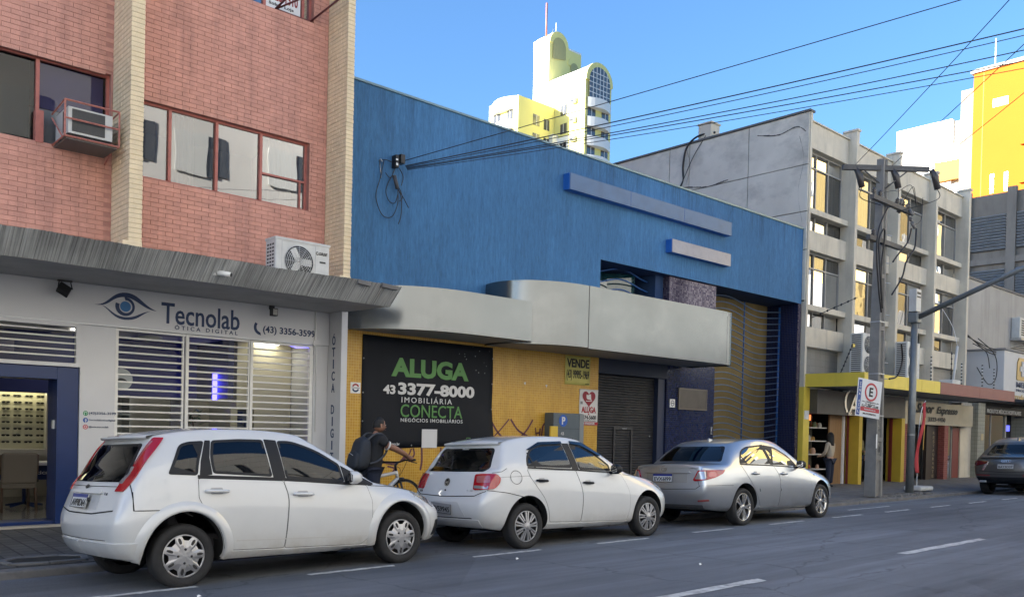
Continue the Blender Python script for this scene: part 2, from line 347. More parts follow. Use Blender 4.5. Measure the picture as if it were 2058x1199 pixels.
def holed(mb, x0, x1, z0, z1, holes, y, depth):
    """wall sheet facing -Y with rectangular holes (x0,x1,z0,z1), reveals going back by depth"""
    X = sorted({x0, x1, *[q for h in holes for q in h[:2] if x0 < q < x1]}); Z = sorted({z0, z1, *[q for h in holes for q in h[2:] if z0 < q < z1]})
    for i in range(len(X)-1):
        for j in range(len(Z)-1):
            cx, cz = (X[i]+X[i+1])/2, (Z[j]+Z[j+1])/2
            if any(h[0] < cx < h[1] and h[2] < cz < h[3] for h in holes): continue
            a, b, c, d = X[i], X[i+1], Z[j], Z[j+1]; mb.add([(a, y, c), (b, y, c), (b, y, d), (a, y, d)], [(0, 1, 2, 3)])
    for a, b, c, d in holes:
        P = [(a, c), (b, c), (b, d), (a, d)]
        for i in range(4):
            p, q = P[i], P[(i+1) % 4]; mb.add([(p[0], y, p[1]), (q[0], y, q[1]), (q[0], y+depth, q[1]), (p[0], y+depth, p[1])], [(0, 1, 2, 3)])
    return mb
pink = thing('brick_building', 'pink painted brick building with cream fins, over the optician shop', 'building', (2, FY, .05))
W1 = (4.02, 7.13, 5.06, 6.18); W0 = (1.2, 4.0, 5.22, 6.40); W2 = (4.02, 7.16, 8.17, 9.35); W3 = (1.2, 4.0, 8.3, 9.45)
holes = [W0, W1, W2, W3]
wall = obj('wall', holed(MB(), -9, 7.66, 3.6, 16.5, holes, FY+.005, .16).add([(7.66, FY+.005, 3.6), (7.66, 27, 3.6), (7.66, 27, 16.5), (7.66, FY+.005, 16.5)], [(0, 1, 2, 3)]).add([(-9, FY+.014, 16.5), (7.66, FY+.014, 16.5), (7.66, 27, 16.5), (-9, 27, 16.5)], [(0, 1, 2, 3)]).add([(-9, FY+.014, 0), (-9, 27, 0), (-9, 27, 16.5), (-9, FY+.014, 16.5)], [(0, 1, 2, 3)]).box(-9, 7.66, 27, 40, 0, 27), m_pinkm, pink)  # last box: unseen taller rear mass, added to shade the louvre building
BL, BH = .2165, .0662
bricks = []
row = 0; z = 3.66
while z < 9.9:
    off = (row % 2)*BL/2; x = 1.0-off
    while x < 7.44:
        a, b = max(x, 1.0), min(x+BL-.003, 7.44); segs = [(a, b)]
        for h in holes:
            if z+BH*.5 > h[2] and z+BH*.5 < h[3]:
                ns = []
                for s0, s1 in segs:
                    if s1 <= h[0] or s0 >= h[1]: ns.append((s0, s1)); continue
                    if s0 < h[0]: ns.append((s0, h[0]))
                    if s1 > h[1]: ns.append((h[1], s1))
                segs = ns
        for s0, s1 in segs:
            if s1-s0 > .03 and not (4.02 < (s0+s1)/2 < 4.16): bricks.append((s0, s1, z))
        x += BL
    z += BH; row += 1
def brick_mesh(l, h=BH-.004, d=.03):
    e = .002
    return MB().add([(e, 0, e), (l-e, 0, e), (l-e, 0, h-e), (e, 0, h-e), (0, .008, 0), (l, .008, 0), (l, .008, h), (0, .008, h), (0, d, 0), (l, d, 0), (l, d, h), (0, d, h)],
                    [(0, 1, 2, 3), (0, 4, 5, 1), (1, 5, 6, 2), (2, 6, 7, 3), (3, 7, 4, 0), (4, 8, 9, 5), (5, 9, 10, 6), (6, 10, 11, 7), (7, 11, 8, 4)]).mesh('brick')
fullb = brick_mesh(BL-.003); fullb.materials.append(m_pink)
vis = sorted([b for b in bricks if 2.75 < b[0] and b[1]-b[0] > BL-.02 and 3.78 < b[2]], key=lambda b: b[0]**2+(b[2]-1.5)**2+169)
vis = set(vis[:300]); rest = MB()
for s0, s1, zz in bricks:
    y = FY-.004+rng.uniform(-.0025, .0025)
    if (s0, s1, zz) in vis:
        o = bpy.data.objects.new('brick', fullb); link(o, wall); o.location = (s0, y, zz)
    else:
        l, h, e = s1-s0, BH-.004, .002
        rest.add([(s0+e, y, zz+e), (s1-e, y, zz+e), (s1-e, y, zz+h-e), (s0+e, y, zz+h-e), (s0, y+.008, zz), (s1, y+.008, zz), (s1, y+.008, zz+h), (s0, y+.008, zz+h), (s0, y+.024, zz), (s1, y+.024, zz), (s1, y+.024, zz+h), (s0, y+.024, zz+h)],
                 [(0, 1, 2, 3), (0, 4, 5, 1), (1, 5, 6, 2), (2, 6, 7, 3), (3, 7, 4, 0), (4, 8, 9, 5), (5, 9, 10, 6), (6, 10, 11, 7), (7, 11, 8, 4)])
obj('brickwork', rest, m_pink, wall, kind='stuff')
# cream brick fins
fb = MB(); 
for (xl, w, yf) in ((4.02, .18, 12.26), (7.44, .135, 12.37)):
    fin = obj('fin', box(xl+.006, xl+w-.006, yf+.006, FY+.01, 3.66, 16.5), m_creamm, pink)
    L4 = (FY-yf-.0)/3
    bm_full = MB(); e = .005
    def fbm(ln, wd):
        mb = MB().box(0, wd, 0, ln, 0, BH-.007); return mb.mesh('brick')
    fm = fbm(L4-.006, w); fm.materials.append(m_cream); fh = fbm(L4/2-.006, w); fh.materials.append(m_cream)
    rst = MB(); z = 3.68; r_ = 0
    while z < 9.9:
        segs = [(yf+k*L4, fm) for k in range(3)] if r_ % 2 == 0 else [(yf, fh)]+[(yf+L4/2+k*L4, fm) for k in range(2)]+[(yf+2.5*L4, fh)]
        for y0, me in segs:
            jx, jy = rng.uniform(-.003, .003), rng.uniform(-.004, .004)
            if z < 6.0:
                o = bpy.data.objects.new('brick', me); link(o, fin); o.location = (xl+jx, y0+jy, z); o.modifiers.new('bevel', 'BEVEL').width = .006
            else: rst.box(xl+jx, xl+w+jx, y0+jy, y0+jy+(L4-.006 if me is fm else L4/2-.006), z, z+BH-.007)
        z += BH; r_ += 1
    obj('brickwork', rst, m_cream, fin, bevel=.006, seg=1, kind='stuff')
    obj('fin_foot', box(xl-.08, xl+w+.004, yf-.02, yf+.18, 3.66, 3.96), m_cream, pink, bevel=.015)
# upper windows
m_wglass = glassmat('window_glass', (.55, .58, .58), 5.0, 1.5, .0, (.10, .10, .10), .45, wob=.0025)
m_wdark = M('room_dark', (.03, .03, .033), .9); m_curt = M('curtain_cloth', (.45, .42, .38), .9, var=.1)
def pink_window(h, cuts, name='window', gm=None):
    x0, x1, z0, z1 = h
    w = obj(name, MB().box(x0, x0+.035, FY+.09, FY+.15, z0, z1).box(x1-.04, x1, FY+.09, FY+.15, z0, z1).box(x0+.035, x1-.04, FY+.09, FY+.15, z0, z0+.035).box(x0+.035, x1-.04, FY+.09, FY+.15, z1-.035, z1), m_pinkfr, pink)
    xs_ = [x0+.035]+cuts+[x1-.04]
    for c in cuts: obj('mullion', box(c-.022, c+.022, FY+.07, FY+.149, z0+.035, z1-.035), m_pinkfr, w)
    for a, b in zip(xs_[:-1], xs_[1:]):
        t = rng.uniform(-.006, .006)
        obj('pane', MB().add([(a, FY+.118+t, z0+.03), (b, FY+.118-t, z0+.03), (b, FY+.118-t*1.3, z1-.03), (a, FY+.118+t*.7, z1-.03)], [(0, 1, 2, 3)]), gm or m_wglass, w)
    return w
w1 = pink_window(W1, [4.86, 5.58, 6.31])
obj('transom_bar', box(6.33, 7.09, FY+.08, FY+.14, 5.52, 5.55), m_pinkfr, w1); obj('mullion', box(7.0, 7.022, FY+.08, FY+.14, 5.09, 5.52), m_pinkfr, w1)
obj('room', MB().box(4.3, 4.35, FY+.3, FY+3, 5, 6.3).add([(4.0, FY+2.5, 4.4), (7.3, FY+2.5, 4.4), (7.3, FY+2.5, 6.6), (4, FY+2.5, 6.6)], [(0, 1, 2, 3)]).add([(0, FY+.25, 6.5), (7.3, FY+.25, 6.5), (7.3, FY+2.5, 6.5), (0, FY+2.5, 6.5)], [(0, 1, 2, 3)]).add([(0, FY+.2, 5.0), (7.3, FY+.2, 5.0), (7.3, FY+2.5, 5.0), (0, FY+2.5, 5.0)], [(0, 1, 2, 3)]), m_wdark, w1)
cv = MB()
for (a, b) in ((6.45, 6.95), (4.9, 5.3)):
    n = 16; V = []; F = []
    for i in range(n+1):
        x = a+(b-a)*i/n; yy = FY+.3+.03*math.sin(i*1.9); V += [(x, yy, 5.08), (x, yy, 6.18)]
        if i: F.append((2*i-2, 2*i, 2*i+1, 2*i-1))
    cv.add(V, F, True)
obj('curtain', cv, m_curt, w1)
w0 = pink_window(W0, [1.9, 3.08], gm=glassmat('window_glass_clear', (.6, .62, .63), 1.0, 1.5))
obj('blind', box(3.12, 3.94, FY+.17, FY+.185, 5.75, 6.36), M('violet_blind', (.085, .065, .20), .7, var=.1), w0)
obj('lower_blind', box(3.12, 3.94, FY+.17, FY+.19, 5.3, 5.74), M('pale_blind', (.4, .4, .42), .7), w0)
obj('sill_box', box(3.04, 3.14, FY-.01, FY+.1, 5.23, 5.66), m_pinkfr, w0)
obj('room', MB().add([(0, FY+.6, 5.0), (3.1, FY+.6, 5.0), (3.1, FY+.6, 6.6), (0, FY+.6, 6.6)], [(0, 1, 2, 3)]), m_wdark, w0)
w2 = pink_window(W2, [4.9, 5.6, 6.05, 6.32, 7.0]); pink_window(W3, [1.9, 2.9])
obj('window_poster', box(6.34, 6.96, FY+.09, FY+.1, 8.2, 8.95), m_white, w2)
wtext('3328-1310', 6.65, 8.43, FY+.086, M('poster_red', (.30, .02, .02), .6), w2, (.52, .17), .02)
wtext('Sobre Loja', 6.62, 8.28, FY+.086, m_black, w2, (.44, .06), .01)
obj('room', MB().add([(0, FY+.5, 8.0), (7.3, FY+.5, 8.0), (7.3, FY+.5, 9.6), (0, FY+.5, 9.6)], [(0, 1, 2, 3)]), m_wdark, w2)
sash = MB()                                                     # tilted open sash at the top of the frame
P = [(6.5, FY+.05, 8.19), (7.12, FY+.05, 8.19), (7.3, FY-.62, 8.42), (6.62, FY-.62, 8.42)]
for i in range(4): sash.tube([P[i], P[(i+1) % 4]], .018, 5)
sash.tube([P[0], ((P[3][0]+P[2][0])/2, FY-.62, 8.42)], .015, 5)
obj('open_sash', sash, M('sash_paint', (.12, .03, .03), .5), w2)
# concrete canopy slab
def ribbed():
    m = M('ribbed_concrete', (.26, .25, .24), .9, bump=.0); nt = m.node_tree; N = nt.nodes; L = nt.links; b = N['Principled BSDF']; tc = N.new('ShaderNodeTexCoord')
    mp = N.new('ShaderNodeMapping'); mp.inputs['Scale'].default_value = (52, 0, .9); L.new(tc.outputs['Object'], mp.inputs[0]); n = N.new('ShaderNodeTexNoise'); n.inputs['Scale'].default_value = 1.0; n.inputs['Detail'].default_value = 7; n.inputs['Roughness'].default_value = .7; L.new(mp.outputs[0], n.inputs['Vector'])
    n2 = N.new('ShaderNodeTexNoise'); n2.inputs['Scale'].default_value = 1.4; n2.inputs['Detail'].default_value = 6; L.new(tc.outputs['Object'], n2.inputs['Vector'])
    mr = N.new('ShaderNodeMapRange'); mr.inputs[1].default_value = .36; mr.inputs[2].default_value = .66; mr.inputs[3].default_value = .35; mr.inputs[4].default_value = 1.35; L.new(n.outputs[0], mr.inputs[0])
    m2 = N.new('ShaderNodeMapRange'); m2.inputs[1].default_value = .3; m2.inputs[2].default_value = .7; m2.inputs[3].default_value = .65; m2.inputs[4].default_value = 1.2; L.new(n2.outputs[0], m2.inputs[0])
    ml = N.new('ShaderNodeMath'); ml.operation = 'MULTIPLY'; L.new(mr.outputs[0], ml.inputs[0]); L.new(m2.outputs[0], ml.inputs[1])
    v = N.new('ShaderNodeVectorMath'); v.operation = 'SCALE'; v.inputs[0].default_value = (.50, .51, .505); L.new(ml.outputs[0], v.inputs['Scale']); L.new(v.outputs[0], b.inputs['Base Color'])
    bp = N.new('ShaderNodeBump'); bp.inputs['Strength'].default_value = 1; bp.inputs['Distance'].default_value = .02; L.new(n.outputs[0], bp.inputs['Height']); L.new(bp.outputs[0], b.inputs['Normal']); return m
m_rib = ribbed(); m_soff = M('soffit_paint', (.42, .42, .42), .85, var=.12, vs=1.5, dirt=(.22, .21, .2), dsc=1.2, dstretch=(1, 1, 1), damt=.5)
n = 620; V = []; F = []                                          # fascia as real ribs, slanting in towards its foot
for i in range(n+1):
    x = -8+15.62*i/n; dd = rng.choice((0, .006, .012, .016)); dz = rng.uniform(-.003, .003)+(.02*math.sin(x*3)+.01*math.sin(x*7.7))*.3
    V += [(x, 10.95+dd, 3.655+dz), (x, 11.27+dd, 3.372+dz*.5)]
    if i: F.append((2*i-2, 2*i, 2*i+1, 2*i-1))
can = obj('canopy', MB().add([(-8, 10.98, 3.65), (7.615, 10.98, 3.65), (7.615, FY-.005, 3.66), (-8, FY-.005, 3.66), (-8, 11.29, 3.378), (7.615, 11.29, 3.378), (7.615, FY-.005, 3.41), (-8, FY-.005, 3.41)], [(0, 1, 2, 3), (4, 7, 6, 5), (1, 5, 6, 2), (0, 3, 7, 4)]), m_soff, pink)
obj('canopy_fascia', MB().add(V, F), m_rib, can)
for cx_, w_ in ((6.95, .11), (7.4, .14)): obj('canopy_edge_chip', MB().obox((cx_, 10.975, 3.625), (w_, 0, -.01), (0, .03, 0), (0, 0, .03)), m_kerb, can)
# ---- shop front
m_shopw = M('shop_panel_white', (.60, .60, .61), .4, var=.03, vs=2); m_navy = M('navy_blue_frame', (.006, .025, .11), .35, var=.08)
m_tblue = M('sign_navy', (.008, .03, .10), .5); m_tblue2 = M('sign_mid_blue', (.03, .16, .38), .5)
sf = obj('sign_panel', box(-8, 7.53, FY-.06, FY+.05, 2.84, 3.405), m_shopw, pink)
obj('sign_panel_joint', box(-8, 7.53, FY-.063, FY-.05, 2.842, 2.856), m_steel, sf)
obj('shop_pillar', box(3.64, 4.11, FY-.03, FY+.12, .05, 2.84), m_shopw, pink, bevel=.006)
obj('shop_pillar', box(7.27, 7.535, FY-.03, FY+.12, .05, 2.84), m_shopw, pink, bevel=.006)
obj('shop_pillar', box(-8, 2.02, FY-.03, FY+.12, .05, 2.84), m_shopw, pink)
sfin = obj('sign_fin', box(7.54, 7.655, 12.55, FY+.1, .05, 3.405), M('sign_fin_white', (.55, .55, .56), .5, var=.04), pink, bevel=.004)
zz = 2.94
for ch in 'ÓTICA DIGITAL':
    if ch != ' ': wtext(ch, 12.79, zz+(.012 if ch == 'Ó' else 0), 7.538, m_tblue, sfin, (.1 if ch != 'I' else .03, .155 if ch != 'Ó' else .19), .015, axis='x')
    zz -= .2 if ch != ' ' else .16
# eye emblem: two lids, iris ring, pupil disc
def lid(pts_top, pts_bot): return [*pts_top, *pts_bot[::-1]]
emb = MB(); ys = FY-.066
def poly(mb, pts, y): 
    n_ = len(pts); mb.add([(p[0], y, p[1]) for p in pts], [tuple(range(n_))])
def ribbon(mb, top, bot, y):
    V = []; F = []
    for i, (p, q) in enumerate(zip(top, bot)):
        V += [(p[0], y, p[1]), (q[0], y, q[1])]
        if i: F.append((2*i-2, 2*i-1, 2*i+1, 2*i))
    mb.add(V, F)
ex, ez = 4.215, 3.145
up_o = bez([(ex-.42, ez-.01), (ex-.22, ez-.02), (ex-.2, ez+.2), (ex+.02, ez+.2)], 12)[:-1]+bez([(ex+.02, ez+.2), (ex+.2, ez+.2), (ex+.25, ez+.04), (ex+.45, ez-.02)], 12)
up_i = bez([(ex-.42, ez-.01), (ex-.2, ez-.05), (ex-.2, ez+.13), (ex+.0, ez+.135)], 12)[:-1]+bez([(ex+.0, ez+.135), (ex+.17, ez+.13), (ex+.25, ez-.02), (ex+.45, ez-.02)], 12)
lo_i = bez([(ex-.32, ez-.01), (ex-.2, ez-.04), (ex-.17, ez-.145), (ex+.0, ez-.15)], 12)[:-1]+bez([(ex+.0, ez-.15), (ex+.17, ez-.145), (ex+.2, ez-.06), (ex+.36, ez-.03)], 12)
lo_o = bez([(ex-.32, ez-.01), (ex-.2, ez-.07), (ex-.17, ez-.185), (ex+.0, ez-.19)], 12)[:-1]+bez([(ex+.0, ez-.19), (ex+.2, ez-.185), (ex+.22, ez-.08), (ex+.36, ez-.03)], 12)
ribbon(emb, up_o, up_i, ys); ribbon(emb, lo_i, lo_o, ys)
ribbon(emb, arc(ex, ez, .135, -200, 95, 24), arc(ex+.01, ez, .09, -200, 95, 24), ys-.002)
obj('eye_emblem', emb, m_tblue, sf); e2 = MB(); poly(e2, arc(ex+.005, ez, .075, 0, 350, 20), ys-.003); obj('eye_pupil', e2, m_tblue2, sf)
wtext('Tecnolab', 5.335, 3.115, FY-.064, m_tblue, sf, (1.21, .31), .012)
wtext('ÓTICA DIGITAL', 5.42, 2.925, FY-.064, m_tblue, sf, (.98, .075), .008, space=1.6)
wtext('(43) 3356-3599', 6.8, 3.01, FY-.064, m_tblue, sf, (.93, .14), .02)
hd = MB(); ribbon(hd, bez([(6.2, 3.12), (6.14, 3.02), (6.2, 2.93), (6.3, 2.92)], 8), bez([(6.24, 3.1), (6.2, 3.04), (6.23, 2.98), (6.29, 2.965)], 8), ys); obj('handset_emblem', hd, m_tblue, sf)
pl = obj('pillar_print', box(3.66, 3.664, FY-.034, FY-.03, 1.3, 1.31), m_shopw, pink)
for i, (c, t, w_) in enumerate([((.02, .25, .08), '(43)3356-3599', .36), ((.03, .09, .35), '/tecnolaboticadigital', .35), ((.5, .1, .12), '@oticatecnolab', .26)]):
    zc = 1.605-.095*i; d = MB(); poly(d, arc(3.72, zc, .034, 0, 345, 18), FY-.034); obj('contact_icon', d, M('icon_%d' % i, c, .5), pl)
    wtext(t, 3.765+w_/2, zc, FY-.033, m_tblue, pl, (w_, .045 if i == 0 else .034), .01 if i == 0 else .0)
rg = MB(); ribbon(rg, arc(3.72, 1.605, .022, -60, 250, 12), arc(3.72, 1.605, .016, -60, 250, 12), FY-.036); poly(rg, [(3.7, 1.583), (3.712, 1.585), (3.705, 1.596)], FY-.036)
rg.box(3.718, 3.728, FY-.037, FY-.035, 1.48, 1.53); rg.box(3.71, 3.738, FY-.037, FY-.035, 1.508, 1.516)
ribbon(rg, arc(3.72, 1.415, .02, 0, 360, 14), arc(3.72, 1.415, .015, 0, 360, 14), FY-.036); obj('icon_marks', rg, m_white, pl)
# transom with white bars over the door
m_grille = M('grille_white_paint', (.74, .73, .69), .45, var=.06, vs=8)
tr = obj('transom_frame', MB().box(2.02, 2.07, FY-.05, FY+.03, 2.24, 2.84).box(3.58, 3.64, FY-.05, FY+.03, 2.24, 2.84).box(2.07, 3.58, FY-.05, FY+.03, 2.24, 2.29).box(2.07, 3.58, FY-.05, FY+.03, 2.79, 2.84), m_shopw, pink)
for k in range(5): obj('bar', box(2.07, 3.58, FY-.035, FY-.015, 2.375+.088*k, 2.395+.088*k), m_grille, tr)
m_sglass = glassmat('shop_glass', (.8, .84, .85), .45, 1.5)
obj('pane', MB().add([(2.07, FY+.02, 2.29), (3.58, FY+.02, 2.29), (3.58, FY+.02, 2.79), (2.07, FY+.02, 2.79)], [(0, 1, 2, 3)]), m_sglass, tr)
# blue door surround
obj('door_frame', MB().box(3.36, 3.635, FY+.0, FY+.45, .05, 2.235).box(2.02, 3.36, FY+.0, FY+.45, 2.06, 2.235).box(2.02, 2.2, FY, FY+.45, .05, 2.06).box(2.2, 3.36, FY+.05, FY+.4, .05, .12), m_navy, pink, bevel=.006)
obj('door_step', box(2.0, 3.7, FY-.14, FY+.02, .045, .075), M('pale_stone_step', (.4, .36, .3), .7, var=.1), pink)
obj('light_switch_plate', box(3.34, 3.362, FY+.1, FY+.17, 1.38, 1.5), m_grille, pink)
# security grille and shop window
gr = thing('security_grille', 'white horizontal bar security grille across the lit optician window', 'grille', (5.7, FY, .05))
obj('grille_frame', MB().box(4.112, 4.15, FY-.02, FY+.03, .05, 2.835).box(5.12, 5.165, FY-.03, FY+.02, .05, 2.835).box(5.07, 5.095, FY-.02, FY+.02, .05, 2.835).box(6.15, 6.195, FY-.03, FY+.02, .05, 2.835).box(6.12, 6.14, FY-.02, FY+.02, .05, 2.835).box(7.2, 7.262, FY-.02, FY+.03, .05, 2.835).box(4.15, 7.2, FY-.015, FY+.02, 2.8, 2.835), m_grille, gr)
for k in range(25):
    z_ = 2.705-.106*k
    for a, b in ((4.15, 5.07), (5.165, 6.12), (6.195, 7.2)): obj('bar', MB().tube([(a, FY-.005, z_), (b, FY-.005, z_)], .0165, 6, False), m_grille, gr)
obj('pane', MB().add([(4.12, FY+.09, .1), (7.26, FY+.09, .1), (7.26, FY+.09, 2.84), (4.12, FY+.09, 2.84)], [(0, 1, 2, 3)]), m_sglass, pink)
# ---- interior of the shop
m_iw = M('shop_wall_cream', (.55, .53, .48), .8, var=.04); m_ib = M('shop_wall_navy', (.012, .02, .13), .6, var=.1); m_if = M('shop_floor', (.30, .29, .26), .18, var=.08, vs=2)
room = obj('shop_room', MB().box(1.0, 7.5, 18, 18.1, .05, 3.0).box(7.42, 7.5, FY+.1, 18, .05, 3.0).box(.9, 1.0, FY+.1, 18, .05, 3.0), m_iw, pink)
obj('shop_floor', box(.9, 7.5, FY+.02, 18.1, .02, .06), m_if, room)
obj('shop_ceiling', box(.9, 7.5, FY+.12, 18.1, 2.9, 3.0), m_iw, room)
obj('blue_bulkhead', MB().box(1.0, 6.3, 15.2, 15.3, 1.92, 2.9).box(6.2, 6.3, 13.9, 15.2, 1.92, 2.9), m_ib, room)
obj('bulkhead_panel', MB().box(1.0, 3.3, 15.16, 15.2, 2.55, 2.72).box(2.6, 2.95, 15.15, 15.2, 2.25, 2.45), M('lilac_panel', (.22, .2, .33), .6), room)
obj('partition', box(5.0, 5.06, 15.5, 18, .06, 1.92), m_iw, room); obj('brown_doorway', box(4.55, 4.98, 15.8, 15.85, .06, 1.85), M('brown_door', (.05, .03, .028), .5), room)
def lamp(name, mb, strength, col=(1, .95, .85)):
    return obj(name, mb, M(name+'_glow', col, .5, emit=strength), room)
lamp('ceiling_light', MB().box(2.7, 3.4, 16.6, 16.72, 2.88, 2.895).box(3.9, 4.4, 14.3, 14.4, 2.88, 2.895), 4)
lamp('ceiling_lamp', MB().box(5.4, 6.2, 16.2, 16.4, 2.88, 2.895).box(6.7, 7.1, 13.6, 14.6, 2.88, 2.895), 2)
lamp('blue_glow_strip', MB().box(6.12, 6.19, 14.3, 14.34, 1.9, 2.35), 3, (.06, .05, 1)); 
led = MB().tube([(7.245, FY+.06, 2.83), (7.25, FY+.06, 2.2), (7.245, FY+.06, 1.5), (7.25, FY+.06, .4)], .011, 6); led.tube([(6.85, FY+.08, 2.82), (7.0, FY+.07, 2.79), (7.245, FY+.06, 2.81)], .009, 6); lamp('led_rope_light', led, 1.0, (.16, .14, 1))
dl = MB().lathe([(0, -.05), (.12, -.045), (.17, 0), (.17, .02)], (4.78, 13.5, 2.78), n=20); obj('round_ceiling_speaker', dl, m_iw, room)
# sunglasses display board
sd_ = thing('sunglasses_display', 'lit cream wall board with rows of dark sunglasses seen through the open door', 'display', (3.7, 17, .8))
obj('board', box(3.1, 4.18, 17.0, 17.06, .98, 2.0), M('display_cream', (.62, .60, .46), .6), sd_)
obj('board_frame', MB().box(4.18, 4.26, 16.8, 17.06, .9, 2.08).box(3.1, 4.18, 16.8, 17.06, 2.0, 2.08).box(3.0, 4.3, 16.75, 17.06, .86, .98), m_iw, sd_)
obj('board_light', MB().box(3.1, 4.17, 16.82, 16.86, 1.97, 1.995), M('display_glow', (1, .93, .6), .5, emit=2.5), sd_)
lens = MB()
for s_ in (-1, 1): lens.prism([(s_*.034+.03*math.cos(a), .021*math.sin(a)*(1 if math.sin(a) < 0 else .8)) for a in [k*2*math.pi/10 for k in range(10)]], 'y', -.01, 0)
lens.box(-.012, .012, -.012, -.004, .008, .016); lme = lens.mesh('sunglasses'); lme.materials.append(m_black)
for r_ in range(8):
    for c in range(6):
        o = bpy.data.objects.new('sunglasses', lme); link(o); o.location = (3.22+.18*c+rng.uniform(-.006, .006), 16.985, 1.1+.115*r_)
        tag(o, 'dark sunglasses hanging on the lit cream display board', 'sunglasses', 'sunglasses on the display board')
hx = MB()
for z_ in (1.2, 1.52, 1.84):
    P = [(4.5+.13*math.cos(R(22.5+45*k)), z_+.14*math.sin(R(22.5+45*k))) for k in range(8)]
    for i in range(8): hx.obox(((P[i][0]+P[(i+1) % 8][0])/2, 17.7, (P[i][1]+P[(i+1) % 8][1])/2), ((P[(i+1) % 8][0]-P[i][0])/2, 0, (P[(i+1) % 8][1]-P[i][1])/2), (0, .12, 0), (Vector((P[(i+1) % 8][1]-P[i][1], 0, P[i][0]-P[(i+1) % 8][0])).normalized()*.008))
obj('octagon_shelf', hx, m_iw, room)
# desk and chairs
dk = thing('service_desk', 'pale service desk behind the upholstered chairs in the optician shop', 'desk', (3.6, 15.9, .06))
obj('desk_top', box(2.7, 4.3, 15.75, 16.4, .74, .79), m_white, dk, bevel=.01); obj('desk_front', box(2.75, 4.25, 15.9, 15.93, .5, .74), m_navy, dk)
wtext('Óptica', 3.83, .62, 15.89, m_white, dk, (.34, .1), .01)
for s_ in (2.76, 4.2): obj('desk_leg', box(s_, s_+.05, 15.95, 16.35, .06, .74), m_white, dk)
m_uph = M('chair_taupe', (.19, .165, .135), .9, bump=.3, bs=200); m_wood = M('chair_wood', (.09, .055, .035), .5)
def shop_chair(x, y, lab):
    t = thing('chair', lab, 'chair', (x, y, .06), 'chairs in the optician shop')
    obj('seat', box(x-.24, x+.24, y, y+.48, .42, .52), m_uph, t, bevel=.03); obj('backrest', MB().obox((x, y-.02, .74), (.25, 0, 0), (0, .035, 0), (0, -.03, .24)), m_uph, t, bevel=.03)
    for sx in (-.23, .23):
        obj('leg', MB().tube([(x+sx, y+.02, .44), (x+sx*1.05, y-.02, .06)], .022, 6), m_wood, t); obj('leg', MB().tube([(x+sx, y+.44, .44), (x+sx*1.05, y+.48, .06)], .022, 6), m_wood, t)
        obj('arm_rail', MB().tube([(x+sx*1.1, y-.02, .95), (x+sx*1.1, y+.0, .66), (x+sx*1.1, y+.44, .62), (x+sx*1.08, y+.44, .42)], .018, 6), m_wood, t)
shop_chair(3.36, 15.0, 'taupe upholstered chair with wooden legs, nearer the left of the open shop doorway')
shop_chair(4.12, 15.0, 'taupe upholstered chair half hidden by the blue shop door frame')
st = thing('swivel_stool_base', 'dark five star swivel base standing beyond the taupe chair', 'chair', (3.6, 15.75, .06))
sm = MB().tube([(3.6, 15.75, .12), (3.6, 15.75, .5)], .03, 8); 
for k in range(5): sm.tube([(3.6, 15.75, .14), (3.6+.28*math.cos(k*1.257), 15.75+.28*math.sin(k*1.257), .1)], .02, 5)
obj('star_base', sm, m_navy, st); obj('seat', box(3.42, 3.78, 15.58, 15.92, .48, .54), m_dark, st, bevel=.02)
# things behind the barred window
cab = thing('display_shelf', 'pale wall shelf with small frames behind the barred shop window', 'shelf', (4.35, 14.4, .06))
obj('shelf_carcass', MB().box(4.1, 4.14, 14.2, 14.6, .06, 1.9).box(4.72, 4.76, 14.2, 14.6, .06, 1.9).box(4.14, 4.72, 14.56, 14.6, .06, 1.9), m_iw, cab)
for z_ in (.9, 1.25, 1.6, 1.88): obj('shelf_board', box(4.14, 4.72, 14.2, 14.56, z_, z_+.03), m_iw, cab)
for (x, z_, s_) in ((4.25, 1.63, .1), (4.45, 1.28, .08), (4.6, 1.63, .06), (4.3, .93, .12), (4.55, .93, .08)):
    tag(obj('frame_case', box(x-s_/2, x+s_/2, 14.3, 14.4, z_, z_+s_*1.1), m_navy, bevel=.006), 'small navy spectacle case standing on the pale shelf', 'case', 'spectacle cases on the shelf')
pr = thing('round_eye_poster', 'round white hanging poster with a drawn eye inside the window', 'poster', (4.28, 13.3, 2.0)); d = MB(); d.lathe([(0, 0), (.16, 0), (.16, .01), (0, .01)], (4.3, 13.3, 2.12), 'y', 24, False); obj('disc', d, m_white, pr)
d = MB(); ribbon(d, bez([(4.22, 2.1), (4.26, 2.15), (4.33, 2.15), (4.38, 2.1)], 8), bez([(4.22, 2.1), (4.26, 2.08), (4.33, 2.08), (4.38, 2.1)], 8), 13.294); obj('drawn_eye', d, m_dark, pr)
# potted plant, monitor, mannequin board
pp = thing('potted_plant', 'leafy green potted plant inside the optician window', 'plant', (5.75, 14.2, .06))
obj('pot', MB().lathe([(.0, .7), (.12, .7), (.17, 1.0), (.15, 1.02), (0, 1.0)], (5.75, 14.2, .06), n=16), m_white, pp); obj('stem', MB().tube([(5.75, 14.2, 1.0), (5.76, 14.2, 1.35), (5.72, 14.18, 1.6)], .012, 5), m_wood, pp)
obj('plant_stand', MB().tube([(5.75, 14.2, .06), (5.75, 14.2, .8)], .05, 8), m_dark, pp)
lf = MB()
for k in range(70):
    a, e_, r_ = rng.uniform(0, 6.28), rng.uniform(-.3, 1.2), rng.uniform(.03, .22); c = Vector((5.75+r_*math.cos(a)*.9, 14.2+r_*math.sin(a), 1.4+rng.uniform(-.32, .32))); d1 = Vector((math.cos(a), math.sin(a), e_-.5)).normalized()*.06; d2 = Vector((-math.sin(a), math.cos(a), rng.uniform(-.4, .4))).normalized()*.024
    lf.add([c-d1, c+d2, c+d1, c-d2], [(0, 1, 2), (0, 2, 3)])
